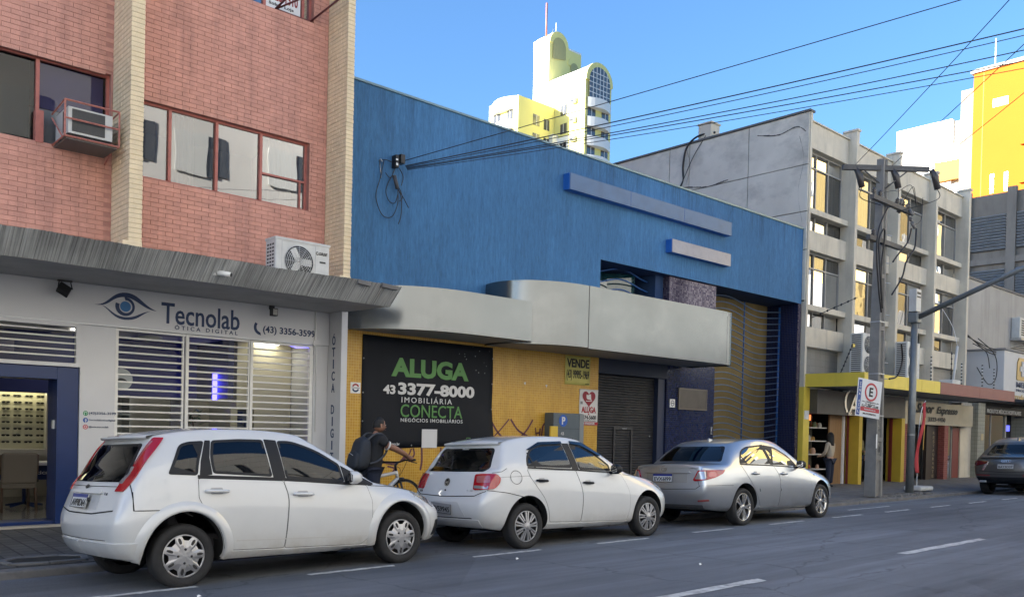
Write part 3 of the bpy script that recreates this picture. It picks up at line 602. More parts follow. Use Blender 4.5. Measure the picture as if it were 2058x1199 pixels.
obj('foliage', lf, M('plant_leaf', (.05, .11, .035), .5, var=.3, vs=20), pp, kind='stuff')
ct = thing('reception_counter', 'dark counter with a white lamp and flowers inside the window', 'counter', (5.4, 15.0, .06)); obj('counter_body', box(5.1, 5.7, 14.8, 15.3, .06, 1.1), m_navy, ct, bevel=.02); obj('counter_top', box(5.05, 5.75, 14.75, 15.35, 1.1, 1.13), m_iw, ct)
obj('desk_phone', box(5.2, 5.42, 14.85, 15.0, 1.13, 1.19), m_dark, ct, bevel=.01)
bd = thing('glass_rack', 'beige back panel with rows of spectacles behind the barred window', 'display', (6.2, 15.6, .06)); obj('panel', box(5.9, 6.6, 15.6, 15.65, .3, 1.95), M('rack_beige', (.4, .37, .3), .7), bd)
for r_ in range(5): 
    mm = MB()
    for c in range(5): mm.v; mm.box(5.96+.125*c, 6.05+.125*c, 15.575, 15.6, 1.0+.13*r_, 1.03+.13*r_)
    obj('spectacle_row', mm, m_black, bd)
cl = thing('window_column', 'warm cream column with a niche at the far end of the shop window', 'column', (6.9, 14.0, .06)); obj('column_body', MB().box(6.72, 7.4, 14.0, 14.2, .06, 2.9).box(6.4, 6.72, 14.0, 14.2, .06, .9).box(6.4, 6.72, 14.0, 14.2, 1.75, 2.9).box(6.3, 6.42, 14.0, 14.2, .9, 1.75), M('column_cream', (.62, .55, .36), .7), cl); obj('niche_back', box(6.42, 6.72, 14.17, 14.2, .9, 1.75), M('niche_grey', (.2, .22, .22), .6), cl)
nb = obj('niche_strip', MB().obox((6.58, 14.05, 1.2), (.17, 0, -.1), (0, .01, 0), (.03, 0, .06)), m_white, cl); wtext('GI', 6.57, 1.21, 14.035, m_dark, nb, (.12, .06), .0, rot=-.5)
for (x, z_) in ((6.5, 1.5), (6.5, 1.62), (6.63, 1.45)): tag(obj('frame_case', box(x-.04, x+.04, 14.05, 14.12, z_, z_+.09), m_navy, bevel=.005), 'small navy case in the niche of the cream column', 'case', 'cases in the column niche')
# ---- things fixed on the building
m_acw = M('ac_casing', (.55, .55, .52), .5, var=.08, vs=6, dirt=(.3, .28, .25), dsc=3, damt=.4); m_grl = M('ac_grille_dark', (.03, .03, .03), .6)
ac = thing('window_air_conditioner', 'boxy window air conditioner in a pink steel cage under the violet blind', 'air conditioner', (3.58, 12.7, 5.2))
ax0, ax1, ay0, az0, az1 = 3.3, 3.86, 12.46, 5.29, 5.64
obj('casing', box(ax0, ax1, ay0, FY+.05, az0, az1), m_acw, ac, bevel=.008)
cf = obj('condenser_grille', box(ax0+.05, ax1-.1, ay0-.006, ay0, az0+.03, az1-.03), m_grl, ac)
for k in range(22): obj('fin_line', box(ax0+.05, ax1-.1, ay0-.01, ay0-.005, az0+.036+.0135*k, az0+.04+.0135*k), M('fin_grey', (.11, .11, .11), .5), cf)
obj('side_vent', MB().box(ax0-.004, ax0, ay0+.1, ay0+.15, az0+.04, az1-.03).box(ax0-.004, ax0, ay0+.18, ay0+.23, az0+.04, az1-.03), m_grl, ac)
cg = MB(); a, b, c, d = ax0-.05, ax1+.07, ay0-.05, FY+.02; zl, zh = az0-.06, az1+.06
for p, q in [((a, c, zl), (b, c, zl)), ((a, c, zl), (a, d, zl)), ((b, c, zl), (b, d, zl)), ((a, c, zh), (b, c, zh)), ((a, c, zh), (a, d, zh-.05)), ((b, c, zh), (b, d, zh-.05)), ((a, c, zl), (a, c, zh)), ((b, c, zl), (b, c, zh)), ((a, c, (zl+zh)/2), (b, c, (zl+zh)/2)), ((a, c+.1, zl), (a, d, zh-.1)), ((b, d, zl-.12), (b-.02, c+.2, zl))]: cg.tube([p, q], .013, 4, smooth=False)
obj('cage', cg, M('cage_pink', (.45, .17, .13), .6, var=.25, vs=20), ac); obj('drip_tray', box(a+.02, b-.02, c+.02, d, zl-.03, zl-.01), M('tray_grey', (.13, .12, .11), .7), ac)
sa = thing('split_air_conditioner', 'white outdoor air conditioner unit standing on the concrete canopy', 'air conditioner', (6.4, 12, 3.66))
x0, x1, y0, y1, z0, z1 = 5.95, 6.85, 11.8, 12.12, 3.68, 4.27
obj('casing', box(x0, x1, y0, y1, z0, z1), m_acw, sa, bevel=.018)
obj('lid', box(x0-.008, x1+.008, y0-.008, y1+.008, z1-.035, z1+.006), m_acw, sa, bevel=.008)
fg = MB(); cx, cz, rr = x0+.38, z0+.27, .235
for k in range(1, 9):
    r_ = rr*k/8; fg.lathe([(r_-.003, -.004), (r_+.003, -.004), (r_+.003, .002), (r_-.003, .002), (r_-.003, -.004)], (cx, y0-.014, cz), 'y', 28)
for k in range(12): fg.tube([(cx+.03*math.cos(k*math.pi/6), y0-.018, cz+.03*math.sin(k*math.pi/6)), (cx+rr*math.cos(k*math.pi/6), y0-.018, cz+rr*math.sin(k*math.pi/6))], .003, 4)
obj('fan_recess', MB().lathe([(0, -.005), (rr, -.005), (rr, .0)], (cx, y0, cz), 'y', 32), m_grl, sa); obj('fan_grille', fg, m_acw, sa)
fbm_ = MB()
for k in range(3): fbm_.obox((cx+.11*math.cos(k*2.09), y0-.009, cz+.11*math.sin(k*2.09)), (.1*math.cos(k*2.09), 0, .1*math.sin(k*2.09)), (0, .001, 0), (-.05*math.sin(k*2.09), 0, .05*math.cos(k*2.09)))
obj('fan_blades', fbm_, m_steel, sa)
obj('fan_panel_rim', MB().box(x0+.1, x0+.66, y0-.004, y0-.001, z0+.54, z0+.545).box(x0+.655, x0+.66, y0-.004, y0-.001, z0, z0+.54).box(x0+.1, x0+.105, y0-.004, y0-.001, z0, z0+.54), m_steel, sa)
vm = MB()
for r_ in range(9):
    for c in range(3): vm.box(x0-.004, x0+.001, y0+.05+.08*c, y0+.1+.08*c, z0+.06+.052*r_, z0+.085+.052*r_)
obj('side_louvre', vm, m_grl, sa, kind='stuff')
wtext('GREE', x0+.785, z0+.44, y0-.004, m_dark, sa, (.15, .045), .02, shear=.25); em = MB(); ribbon(em, arc(x0+.685, z0+.44, .026, 40, 330, 14), arc(x0+.685, z0+.44, .014, 40, 330, 14), y0-.004); obj('maker_emblem', em, m_dark, sa)
obj('handle_slot', box(x0+.73, x0+.83, y0-.005, y0, z0+.3, z0+.325), m_grl, sa)
for xx in (x0+.12, x1-.15): obj('foot', box(xx, xx+.06, y0-.02, y1+.02, 3.656, 3.69), m_steel, sa)
def flood(x, y, z, lab, s_=.16):
    t = thing('floodlight', lab, 'floodlight', (x, y, z), 'floodlights under the concrete canopy')
    obj('bracket', MB().tube([(x-.06, y, 3.375), (x-.08, y-.02, z), ], .008, 5).tube([(x+.08, y, 3.375), (x+.1, y-.02, z)], .008, 5).box(x-.08, x+.1, y-.02, y+.02, 3.368, 3.39), m_dark, t)
    obj('head', MB().obox((x, y, z-.01), Vector((.75, -.1, -.45)).normalized()*s_*.5, Vector((-.1, .6, -.6)).normalized()*.03, Vector((.45, .3, .75)).normalized()*s_*.42), m_dark, t, bevel=.01)
flood(3.36, 12.75, 3.27, 'black square floodlight hanging under the canopy above the optician door'); 
t = thing('floodlight', 'small black floodlight with pale face under the canopy near the phone number', 'floodlight', (6.4, 12.78, 3.3), 'floodlights under the concrete canopy')
obj('bracket', box(6.36, 6.44, 12.76, 12.8, 3.33, 3.39), m_dark, t); obj('head', box(6.35, 6.45, 12.66, 12.76, 3.22, 3.34), m_dark, t, bevel=.01); obj('lens', box(6.365, 6.435, 12.652, 12.66, 3.235, 3.325), m_iw, t)
cc = thing('security_camera', 'small white bullet camera on the face of the concrete canopy', 'security camera', (4.85, 11.1, 3.5))
obj('body', MB().tube([(4.80, 11.14, 3.5), (4.93, 11.03, 3.475)], .035, 12), m_white, cc); obj('lens', MB().tube([(4.93, 11.03, 3.475), (4.936, 11.025, 3.474)], .026, 12), m_black, cc); obj('base', MB().tube([(4.79, 11.16, 3.5), (4.76, 11.2, 3.49)], .04, 12), m_white, cc)
cw = MB().tube([(7.24, FY-.09, 3.1), (7.26, FY-.085, 2.95), (7.22, FY-.08, 2.86), (7.3, FY-.06, 2.8), (7.31, FY-.05, 1.4)], .008, 5); cw.tube([(7.26, FY-.08, 3.4), (7.27, FY-.08, 2.93)], .012, 5)
tag(obj('wall_cable', cw, m_white), 'thin white cable running down the shop pillar beside the grille', 'cable')
# ================================================================ blue rendered building with silver canopy
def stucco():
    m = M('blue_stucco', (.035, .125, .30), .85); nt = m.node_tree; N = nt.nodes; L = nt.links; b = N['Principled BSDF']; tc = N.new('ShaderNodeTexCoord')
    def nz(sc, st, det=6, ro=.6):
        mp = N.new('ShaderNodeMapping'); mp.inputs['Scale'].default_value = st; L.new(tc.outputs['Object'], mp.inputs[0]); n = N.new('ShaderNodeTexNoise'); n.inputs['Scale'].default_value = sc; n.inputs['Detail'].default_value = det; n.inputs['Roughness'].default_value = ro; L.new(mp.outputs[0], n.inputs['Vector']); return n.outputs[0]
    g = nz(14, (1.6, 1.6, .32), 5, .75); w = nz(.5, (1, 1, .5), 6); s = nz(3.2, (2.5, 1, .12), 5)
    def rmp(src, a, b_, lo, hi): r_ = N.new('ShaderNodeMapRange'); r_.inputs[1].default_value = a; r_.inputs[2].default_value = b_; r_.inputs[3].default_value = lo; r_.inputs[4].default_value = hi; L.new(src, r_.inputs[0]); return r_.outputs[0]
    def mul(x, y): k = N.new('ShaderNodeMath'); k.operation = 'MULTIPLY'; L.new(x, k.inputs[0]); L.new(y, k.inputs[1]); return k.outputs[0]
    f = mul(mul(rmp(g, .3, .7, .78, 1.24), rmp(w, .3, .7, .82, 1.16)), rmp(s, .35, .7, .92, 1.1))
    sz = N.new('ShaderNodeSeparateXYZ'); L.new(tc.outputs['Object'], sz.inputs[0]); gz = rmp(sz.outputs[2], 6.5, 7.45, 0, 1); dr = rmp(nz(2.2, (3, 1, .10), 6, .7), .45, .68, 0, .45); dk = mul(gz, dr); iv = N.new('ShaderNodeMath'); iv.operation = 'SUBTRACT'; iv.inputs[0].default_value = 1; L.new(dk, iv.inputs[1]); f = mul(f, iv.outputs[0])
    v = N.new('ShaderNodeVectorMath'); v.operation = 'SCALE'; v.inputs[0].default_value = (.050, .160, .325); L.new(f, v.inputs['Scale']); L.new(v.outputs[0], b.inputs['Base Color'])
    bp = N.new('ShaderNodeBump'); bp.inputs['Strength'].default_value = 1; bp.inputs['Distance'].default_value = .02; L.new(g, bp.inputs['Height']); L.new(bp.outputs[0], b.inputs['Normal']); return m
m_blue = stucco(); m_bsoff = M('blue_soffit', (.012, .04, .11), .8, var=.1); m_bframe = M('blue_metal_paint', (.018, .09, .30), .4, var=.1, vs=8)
m_ytile = tiles('yellow_mosaic', '#c99b2a', '#bd8b20', '#d3b064', .05, .05, .16, rough=.3, bump=.5, dirt='#8f6a1c', coat=.0)
m_btile = tiles('navy_mosaic', '#121f48', '#0d1738', '#2a2f48', .05, .05, .16, rough=.15, bump=.6)
m_gtile = tiles('purple_glitter_mosaic', '#3d3350', '#7d7480', '#1c1a2a', .05, .05, .2, rough=.12, bump=.8)
m_gtile.node_tree.nodes['Principled BSDF'].inputs['Metallic'].default_value = .35
blue = thing('blue_building', 'wide blue rendered commercial building with yellow mosaic base and silver canopy', 'building', (15, FY, .05))
X0, X1 = 7.67, 23.03
obj('wall', MB().add([(X0, FY, 3.0), (14.36, FY, 3.0), (14.36, FY, 7.47), (X0, FY, 7.47)], [(0, 1, 2, 3)]).add([(14.36, FY, 5.33), (X1, FY, 5.33), (X1, FY, 7.47), (14.36, FY, 7.47)], [(0, 1, 2, 3)]).box(14.36, X1, FY+.003, FY+.25, 5.334, 7.46), m_blue, blue)
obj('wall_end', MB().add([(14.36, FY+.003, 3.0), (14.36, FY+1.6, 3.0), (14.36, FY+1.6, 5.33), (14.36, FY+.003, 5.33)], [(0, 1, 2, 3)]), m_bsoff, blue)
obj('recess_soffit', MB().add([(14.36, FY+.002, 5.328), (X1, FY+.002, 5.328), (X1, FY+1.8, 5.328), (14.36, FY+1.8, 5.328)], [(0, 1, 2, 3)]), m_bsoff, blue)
obj('coping', box(X0, X1+.02, FY-.03, FY+.3, 7.472, 7.51), M('coping_metal', (.16, .24, .27), .45, .4, var=.15, vs=3), blue)
obj('roof', box(X0, X1, FY+.3, 30, 7.0, 7.2), M('roof_sheet', (.25, .25, .26), .7), blue)
obj('yellow_wall', box(X0, 14.37, FY-.008, FY+.3, .05, 3.3), m_ytile, blue)
# recess over the canopy: teal glass with wavy bars
m_teal = glassmat('teal_glass', (.05, .2, .22), 3.0, 1.5, .02, (.01, .06, .075), .75)
tg = obj('teal_window', MB().add([(14.4, FY+.9, 4.2), (15.6, FY+.9, 4.2), (15.6, FY+.9, 5.3), (14.4, FY+.9, 5.3)], [(0, 1, 2, 3)]).add([(15.6, FY+.9, 4.2), (16.2, FY+.55, 4.2), (16.2, FY+.55, 5.3), (15.6, FY+.9, 5.3)], [(0, 1, 2, 3)]), m_teal, blue)
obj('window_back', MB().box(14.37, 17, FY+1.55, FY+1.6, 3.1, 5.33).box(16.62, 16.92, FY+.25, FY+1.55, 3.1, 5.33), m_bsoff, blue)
for k in range(5):
    pts = [(14.4+2.4*i/20, FY+.5, 4.3+.24*k+.09*math.sin(i/20*2*math.pi*1.15-2.2)) for i in range(21)]; obj('wavy_bar', MB().tube(pts, .018, 6), m_bframe, tg)
# tiled column, plaque, roll-up shutter
obj('tiled_column', MB().box(16.92, 18.9, FY+.06, FY+.6, .05, 3.2), m_btile, blue); obj('tiled_column_upper', box(16.93, 18.88, FY+.065, FY+.55, 3.2, 5.32), m_gtile, blue)
obj('end_pier', box(22.87, 23.02, FY+.02, FY+1.2, .05, 5.32), m_btile, blue); obj('end_pier_front', box(22.872, 23.02, FY-.004, FY+.019, .05, 5.32), m_gtile, blue)
m_slat = M('shutter_slat', (.042, .042, .046), .5, .3, var=.2, vs=3, dirt=(.03, .028, .026), dsc=1.5, damt=.6)
sh = obj('roll_shutter', box(14.37, 16.92, FY+.26, FY+.3, .05, 3.3), m_slat, blue)
sl = MB(); nsl = 46
V = []; F = []
for k in range(nsl+1):
    z_ = .05+2.75*k/nsl
    for dz, dy in ((0, .0), (.02, -.022), (.04, -.022)): V += [(14.39, FY+.24+dy, z_+dz), (16.64, FY+.24+dy, z_+dz)]
for i in range(len(V)//2-1): F.append((2*i, 2*i+1, 2*i+3, 2*i+2))
obj('shutter_slats', MB().add(V, F), m_slat, sh, kind='stuff')
obj('shutter_box', box(14.375, 16.9, FY+.04, FY+.25, 2.82, 3.3), M('shutter_box_blue', (.012, .02, .045), .6), blue); obj('shutter_guide', box(16.64, 16.9, FY+.1, FY+.26, .05, 2.82), M('guide_navy', (.012, .022, .06), .5), blue)
wk = obj('wicket_frame', MB().box(15.16, 15.22, FY+.19, FY+.24, .05, 1.62).box(15.78, 15.84, FY+.19, FY+.24, .05, 1.62).box(15.22, 15.78, FY+.19, FY+.24, 1.56, 1.62), m_slat, sh); obj('wicket_handle', MB().tube([(15.45, FY+.18, 1.585), (15.6, FY+.18, 1.59)], .012, 6), m_steel, wk); obj('shutter_lock', MB().lathe([(0, -.01), (.02, -.01), (.02, .0)], (16.5, FY+.22, 1.42), 'y', 10), m_steel, sh)
pq = thing('wall_plaque', 'blank bronze framed plaque on the navy tiled column', 'plaque', (17.9, FY, 2.1)); obj('plate', box(17.4, 18.52, FY+.03, FY+.058, 2.13, 2.6), M('plaque_face', (.10, .09, .08), .45, .4, var=.15, vs=3), pq); obj('plaque_frame', MB().box(17.37, 17.4, FY+.02, FY+.058, 2.1, 2.63).box(18.52, 18.55, FY+.02, FY+.058, 2.1, 2.63).box(17.4, 18.52, FY+.02, FY+.058, 2.6, 2.63).box(17.4, 18.52, FY+.02, FY+.058, 2.1, 2.13), M('plaque_edge', (.16, .14, .12), .4, .5), pq)
st_ = thing('round_sticker', 'small white square sticker with round seal beside the bronze plaque', 'sticker', (17.15, FY, 2.2)); obj('sheet', box(17.05, 17.25, FY+.05, FY+.058, 2.14, 2.34), m_white, st_); d = MB(); ribbon(d, arc(17.15, 2.24, .075, 0, 360, 18), arc(17.15, 2.24, .05, 0, 360, 18), FY+.048); d.box(17.08, 17.22, FY+.046, FY+.049, 2.225, 2.255); obj('seal', d, M('seal_grey', (.2, .2, .22), .6), st_)
kk = obj('gate_lock', MB().tube([(18.78, FY+.04, 1.5), (18.78, FY+.04, 1.68)], .018, 8).box(18.75, 18.81, FY+.02, FY+.05, 1.5, 1.53).box(18.75, 18.81, FY+.02, FY+.05, 1.66, 1.69), m_steel, blue)
# wavy bar gate
GY = FY+.56
gt = thing('wavy_bar_gate', 'tall blue steel gate of wavy horizontal bars in the recess', 'gate', (20.9, GY, .05))
obj('gate_post', MB().tube([(22.8, GY, .05), (22.8, GY, 5.25)], .028, 8), m_bframe, gt); obj('gate_post', MB().tube([(21.0, GY+.02, .05), (21.0, GY+.02, 5.2)], .02, 8), m_bframe, gt); obj('gate_post', MB().tube([(18.95, GY, .05), (18.95, GY, 5.25)], .025, 8), m_bframe, gt)
m_bar = M('gate_bar_paint', (.10, .17, .30), .3, .6, var=.1, vs=8)
for k in range(30):
    z_ = .12+.172*k; pts = [(18.95+3.85*i/28, GY-.02, z_+.15*math.sin(2*math.pi*(i/28)-.15)*(.55+.45*math.cos(math.pi*(i/28-.3)))) for i in range(29)]
    obj('wavy_bar', MB().tube(pts, .0155, 6), m_bar, gt)
obj('gate_lining', MB().add([(18.9, GY+.45, .05), (22.87, GY+.45, .05), (22.87, GY+.45, 5.32), (18.9, GY+.45, 5.32)], [(0, 1, 2, 3)]), M('ochre_panel', (.20, .145, .055), .8, var=.2, vs=1.3, dirt=(.08, .06, .03), dsc=1, damt=.6), blue)
# sign boxes on the render
m_box1 = M('sign_box_blue', (.06, .13, .26), .45, .2, var=.16, vs=2, dirt=(.05, .09, .2), dsc=2, dstretch=(1, 1, 1), damt=.5); m_box2 = M('sign_box_worn', (.27, .28, .34), .4, .25, var=.2, vs=2.5, dirt=(.16, .15, .17), dsc=2.5, dstretch=(1, 1, 1), damt=.9)
for (a, b, z0, z1, mt, lab) in ((13.12, 19.12, 6.61, 6.95, m_box1, 'long faded blue sign box, the upper one on the blue wall'), (16.66, 19.12, 5.83, 6.14, m_box2, 'short worn silver sign box, the lower one on the blue wall')):
    t = thing('sign_box', lab, 'sign box', ((a+b)/2, FY, z0), 'blank sign boxes on the blue wall'); obj('box_front', box(a+.02, b, 12.81, 12.825, z0, z1), mt, t); obj('box_body', box(a, b, 12.826, FY-.002, z0, z1), M('sign_box_side', (.02, .12, .42), .45), t)
    n_ = 3 if b-a > 4 else 1
    for k in range(1, n_): obj('panel_joint', box(a+(b-a)*k/n_-.006, a+(b-a)*k/n_+.006, 12.806, 12.81, z0, z1), m_bframe, t)
# silver canopy: two curved shells
m_alu = M('aluminium_cladding', (.19, .20, .202), .22, .9, var=.10, vs=.8, bump=.06, bs=1.3, dirt=(.33, .34, .34), dsc=.7, dstretch=(1, 1, 1.3), damt=.35)
cn = thing('silver_canopy', 'curved brushed aluminium canopy running along the blue building', 'canopy', (13, 12.3, 3.1))
def shell(path, z0, z1, name):
    P = path; V = []; F = []
    for i, (x, y) in enumerate(P):
        V += [(x, y, z0), (x, y, z1)]
        if i: F.append((2*i-2, 2*i, 2*i+1, 2*i-1))
    return obj(name, MB().add(V, F, True), m_alu, cn)
pA = [(7.72, FY-.01)]+bez([(7.72, FY-.01), (8.2, 12.35), (8.5, 11.78), (9.75, 11.775)], 22)+[(10.4, 11.775), (11.14, 11.775)]
shell(pA, 3.17, 3.905, 'front_shell')
pB = bez([(11.02, FY-.01), (10.72, 12.2), (11.3, 11.52), (12.42, 11.52)], 26)
shell(pB, 3.14, 4.34, 'curved_shell'); shell([(12.428, 11.518), (14.8, 11.518), (17.12, 11.518)], 3.125, 4.342, 'flat_panel'); shell([(17.128, 11.518)]+arc(17.2, 11.88, .36, -90, 0, 10)+[(17.56, FY-.01)], 3.12, 4.335, 'end_shell')
def slab(poly, z, name, mt=None, dz=.02): return obj(name, MB().prism(poly, 'z', z, z+dz), mt or m_csoff, cn)
m_csoff = M('canopy_soffit', (.34, .34, .33), .75, var=.08, vs=1)
slab([(x, y+.01) for x, y in pA]+[(11.14, FY-.01)], 3.175, 'soffit'); slab([(x+.01, y+.01) for x, y in pA]+[(11.14, FY-.01)], 3.87, 'canopy_top')
pBs = [(x+.01, y+.01) for x, y in pB]+[(17.1, 11.53)]+arc(17.2, 11.88, .35, -90, 0, 8)+[(17.55, FY-.02)]
slab(pBs, 3.15, 'soffit'); slab(pBs, 4.3, 'canopy_top')
obj('cladding_joint', box(12.421, 12.429, 11.514, 11.54, 3.13, 4.34), m_dark, cn)
# ---- for-rent banner
bn = thing('rental_banner', 'large black banner reading ALUGA 43 3377-8000 on the yellow mosaic wall', 'banner', (9.7, FY, 1.2))
m_bann = M('banner_vinyl', (.006, .008, .013), .62, var=.2, vs=1.5, bump=.15, bs=2.5, spec=.25); m_green = M('print_green', (.085, .24, .06), .5, var=.1); m_pw = M('print_white', (.62, .62, .62), .5)
nx, nz_ = 24, 16; V = []; F = []
for i in range(nx+1):
    for j in range(nz_+1):
        u, w = i/nx, j/nz_; x = 8.22+3.02*u; z = 1.10+2.02*w+(.10*u*(1-w)); y = FY-.02-.012*math.sin(u*9+w*3)*math.sin(w*7)
        if u > .82 and w < .38: q = (u-.82)/.18*(.38-w)/.38; y -= .16*q; x -= .06*q
        V.append((x, y, z))
for i in range(nx):
    for j in range(nz_): F.append((i*(nz_+1)+j, (i+1)*(nz_+1)+j, (i+1)*(nz_+1)+j+1, i*(nz_+1)+j+1))
bp_ = obj('vinyl_sheet', MB().add(V, F, True), m_bann, bn); so_ = bp_.modifiers.new('thick', 'SOLIDIFY'); so_.thickness = .003
BY = FY-.036
def FX(px, py): pass
wtext('ALUGA', 9.72, 2.59, BY, m_green, bn, (1.79, .345), .045); wtext('43', 8.79, 2.18, BY, m_pw, bn, (.26, .165), .035); wtext('3377-8000', 9.875, 2.208, BY, m_pw, bn, (1.79, .225), .04)
wtext('IMOBILIÁRIA', 9.64, 2.02, BY, m_pw, bn, (1.16, .125), .0, space=1.3); wtext('CONECTA', 9.76, 1.81, BY, m_green, bn, (1.44, .235), .004); wtext('NEGÓCIOS IMOBILIÁRIOS', 9.77, 1.648, BY, m_pw, bn, (1.44, .082), .006, space=1.15)
wtext('www.conecta.com.br', 8.72, 1.205, BY, m_pw, bn, (.64, .05), .012); wtext('imob.conecta', 10.98, 1.27, FY-.10, m_pw, bn, (.42, .06), .012)
obj('code_square', box(9.53, 9.88, FY-.04, FY-.034, 1.135, 1.48), m_pw, bn)
ig = MB(); P4 = [(10.56, 1.24), (10.65, 1.24), (10.65, 1.33), (10.56, 1.33)]
for i in range(4): ig.strip([P4[i], P4[(i+1) % 4]], FY-.085, .012)
ribbon(ig, arc(10.605, 1.285, .026, 0, 360, 12), arc(10.605, 1.285, .016, 0, 360, 12), FY-.086); obj('camera_icon', ig, m_green, bn)
ne = MB(); pts = [(10.35+rng.uniform(0, .85), 2.55+rng.uniform(0, .55)) for _ in range(16)]
for (x, z) in pts: s_ = rng.uniform(.006, .016); ne.add([(x-s_, BY, z), (x, BY, z-s_), (x+s_, BY, z), (x, BY, z+s_)], [(0, 1, 2, 3)])
obj('dot_pattern', ne, M('print_grey_dot', (.16, .19, .2), .5), bn)
for (x, z) in ((8.24, 2.7), (8.24, 2.1), (8.24, 1.6), (11.22, 2.9), (11.22, 2.4), (11.22, 1.9), (9.3, 1.18), (10.3, 1.2)): obj('eyelet', MB().lathe([(.006, -.004), (.014, -.004), (.014, .0)], (x, BY, z), 'y', 8), m_steel, bn)
# ---- small posters
def poster(name, lab, x0, x1, z0, z1, col, y=FY-.016):
    t = thing(name, lab, 'poster', ((x0+x1)/2, FY, z0)); n_ = 8; V = []; F = []
    for i in range(n_+1):
        for j in range(n_+1): V.append((x0+(x1-x0)*i/n_, y-.006*math.sin(i*1.1+j*.7)**2, z0+(z1-z0)*j/n_))
    for i in range(n_):
        for j in range(n_): F.append((i*(n_+1)+j, (i+1)*(n_+1)+j, (i+1)*(n_+1)+j+1, i*(n_+1)+j+1))
    o = obj('sheet', MB().add(V, F, True), col, t); o.modifiers.new('thick', 'SOLIDIFY').thickness = .002; return t
m_yp = M('poster_yellow', (.55, .50, .14), .6, var=.05); m_rd = M('print_red', (.33, .02, .03), .6); m_cr = M('print_crimson', (.25, .015, .03), .6)
vp = poster('sale_poster', 'yellow VENDE poster with black phone number under the silver canopy', 13.29, 14.08, 2.51, 3.13, m_yp)
wtext('VENDE', 13.69, 2.975, FY-.026, m_black, vp, (.70, .19), .03); wtext('(43) 99995-1969', 13.69, 2.71, FY-.026, m_black, vp, (.70, .24), .012); wtext('imóveis', 13.99, 2.545, FY-.026, m_black, vp, (.12, .02), 0)
ap = poster('rental_poster', 'white ALUGA poster with red heart and red foot strip beside the shutter', 13.76, 14.36, 1.64, 2.43, m_pw)
ht = MB(); hp = [(14.06+.016*16*math.sin(t_)**3*.82, 2.235+.0125*(13*math.cos(t_)-5*math.cos(2*t_)-2*math.cos(3*t_)-math.cos(4*t_))) for t_ in [2*math.pi*k/40 for k in range(40)]]; poly(ht, hp, FY-.026); obj('heart_print', ht, m_cr, ap)
hs = MB(); poly(hs, [(13.98, 2.32), (14.02, 2.3), (14.12, 2.33), (14.13, 2.22), (14.15, 2.19), (14.1, 2.2), (13.99, 2.22), (13.975, 2.27)], FY-.028); hs.box(13.96, 14.16, FY-.029, FY-.027, 2.165, 2.18); obj('heart_motif', hs, m_pw, ap)
wtext('ALUGA', 14.06, 1.98, FY-.026, m_rd, ap, (.46, .14), .03); wtext('e', 14.06, 1.885, FY-.026, m_rd, ap, (.04, .04), .02); wtext('3374-5600', 14.06, 1.815, FY-.026, m_black, ap, (.48, .09), .022); wtext('www.imobiliaria.com.br', 14.06, 1.745, FY-.026, m_black, ap, (.48, .022), .0)
obj('foot_strip', box(13.76, 14.36, FY-.028, FY-.0265, 1.645, 1.715), m_rd, ap); wtext('SEM FIADOR', 14.02, 1.68, FY-.030, m_pw, ap, (.48, .05), .02); obj('code_square', box(13.79, 13.86, FY-.028, FY-.026, 2.1, 2.16), M('grey_patch', (.2, .2, .2), .6), ap)
sk1 = thing('seal_sticker', 'small white sticker with round red and blue seal left of the black banner', 'sticker', (8.1, FY, 2.1)); obj('sheet', box(8.0, 8.2, FY-.014, FY-.009, 2.08, 2.27), m_white, sk1); d = MB(); ribbon(d, arc(8.1, 2.175, .075, 20, 160, 12), arc(8.1, 2.175, .045, 20, 160, 12), FY-.017); obj('seal_top', d, m_rd, sk1); d = MB(); ribbon(d, arc(8.1, 2.175, .075, 200, 340, 12), arc(8.1, 2.175, .045, 200, 340, 12), FY-.017); d.box(8.02, 8.18, FY-.018, FY-.015, 2.17, 2.18); obj('seal_foot', d, m_tblue, sk1)
for (x, z) in ((12.1, 2.48), (12.72, 2.46)): tag(obj('tape_scrap', MB().add([(x, FY-.013, z), (x+.06, FY-.013, z+.01), (x+.04, FY-.013, z-.06)], [(0, 1, 2)]), m_pw), 'torn scrap of white tape stuck on the yellow mosaic', 'tape', 'tape scraps on the yellow wall')
# meter cabinet with P sign
mc = thing('parking_meter_cabinet', 'grey cabinet with blue round P and number 43 against the yellow wall', 'cabinet', (13.2, 12.9, .05))
m_mg = M('cabinet_grey', (.085, .11, .13), .5, var=.12, vs=3)
obj('cabinet_body', box(12.72, 13.62, 12.72, FY-.01, .05, 1.88), m_mg, mc, bevel=.015); obj('cabinet_edge', box(13.5, 13.63, 12.71, 12.72, .1, 1.87), M('cabinet_edge_grey', (.2, .22, .23), .5), mc); obj('cabinet_seam', box(12.72, 13.5, 12.713, 12.719, 1.55, 1.556), m_dark, mc); obj('yellow_panel', box(12.58, 12.8, 12.66, 12.7, .4, 1.6), M('panel_yellow', (.62, .42, .04), .5, var=.06), mc, bevel=.008)
d = MB(); poly(d, arc(13.0, 1.72, .125, 0, 354, 30), 12.711); obj('p_disc', d, M('p_blue', (.01, .09, .42), .4), mc); wtext('P', 13.005, 1.72, 12.706, m_pw, mc, (.1, .16), .03); wtext('43', 12.98, 1.45, 12.711, m_pw, mc, (.09, .065), .02); wtext('UN', 13.15, 1.3, 12.711, m_dark, mc, (.3, .12), .0)
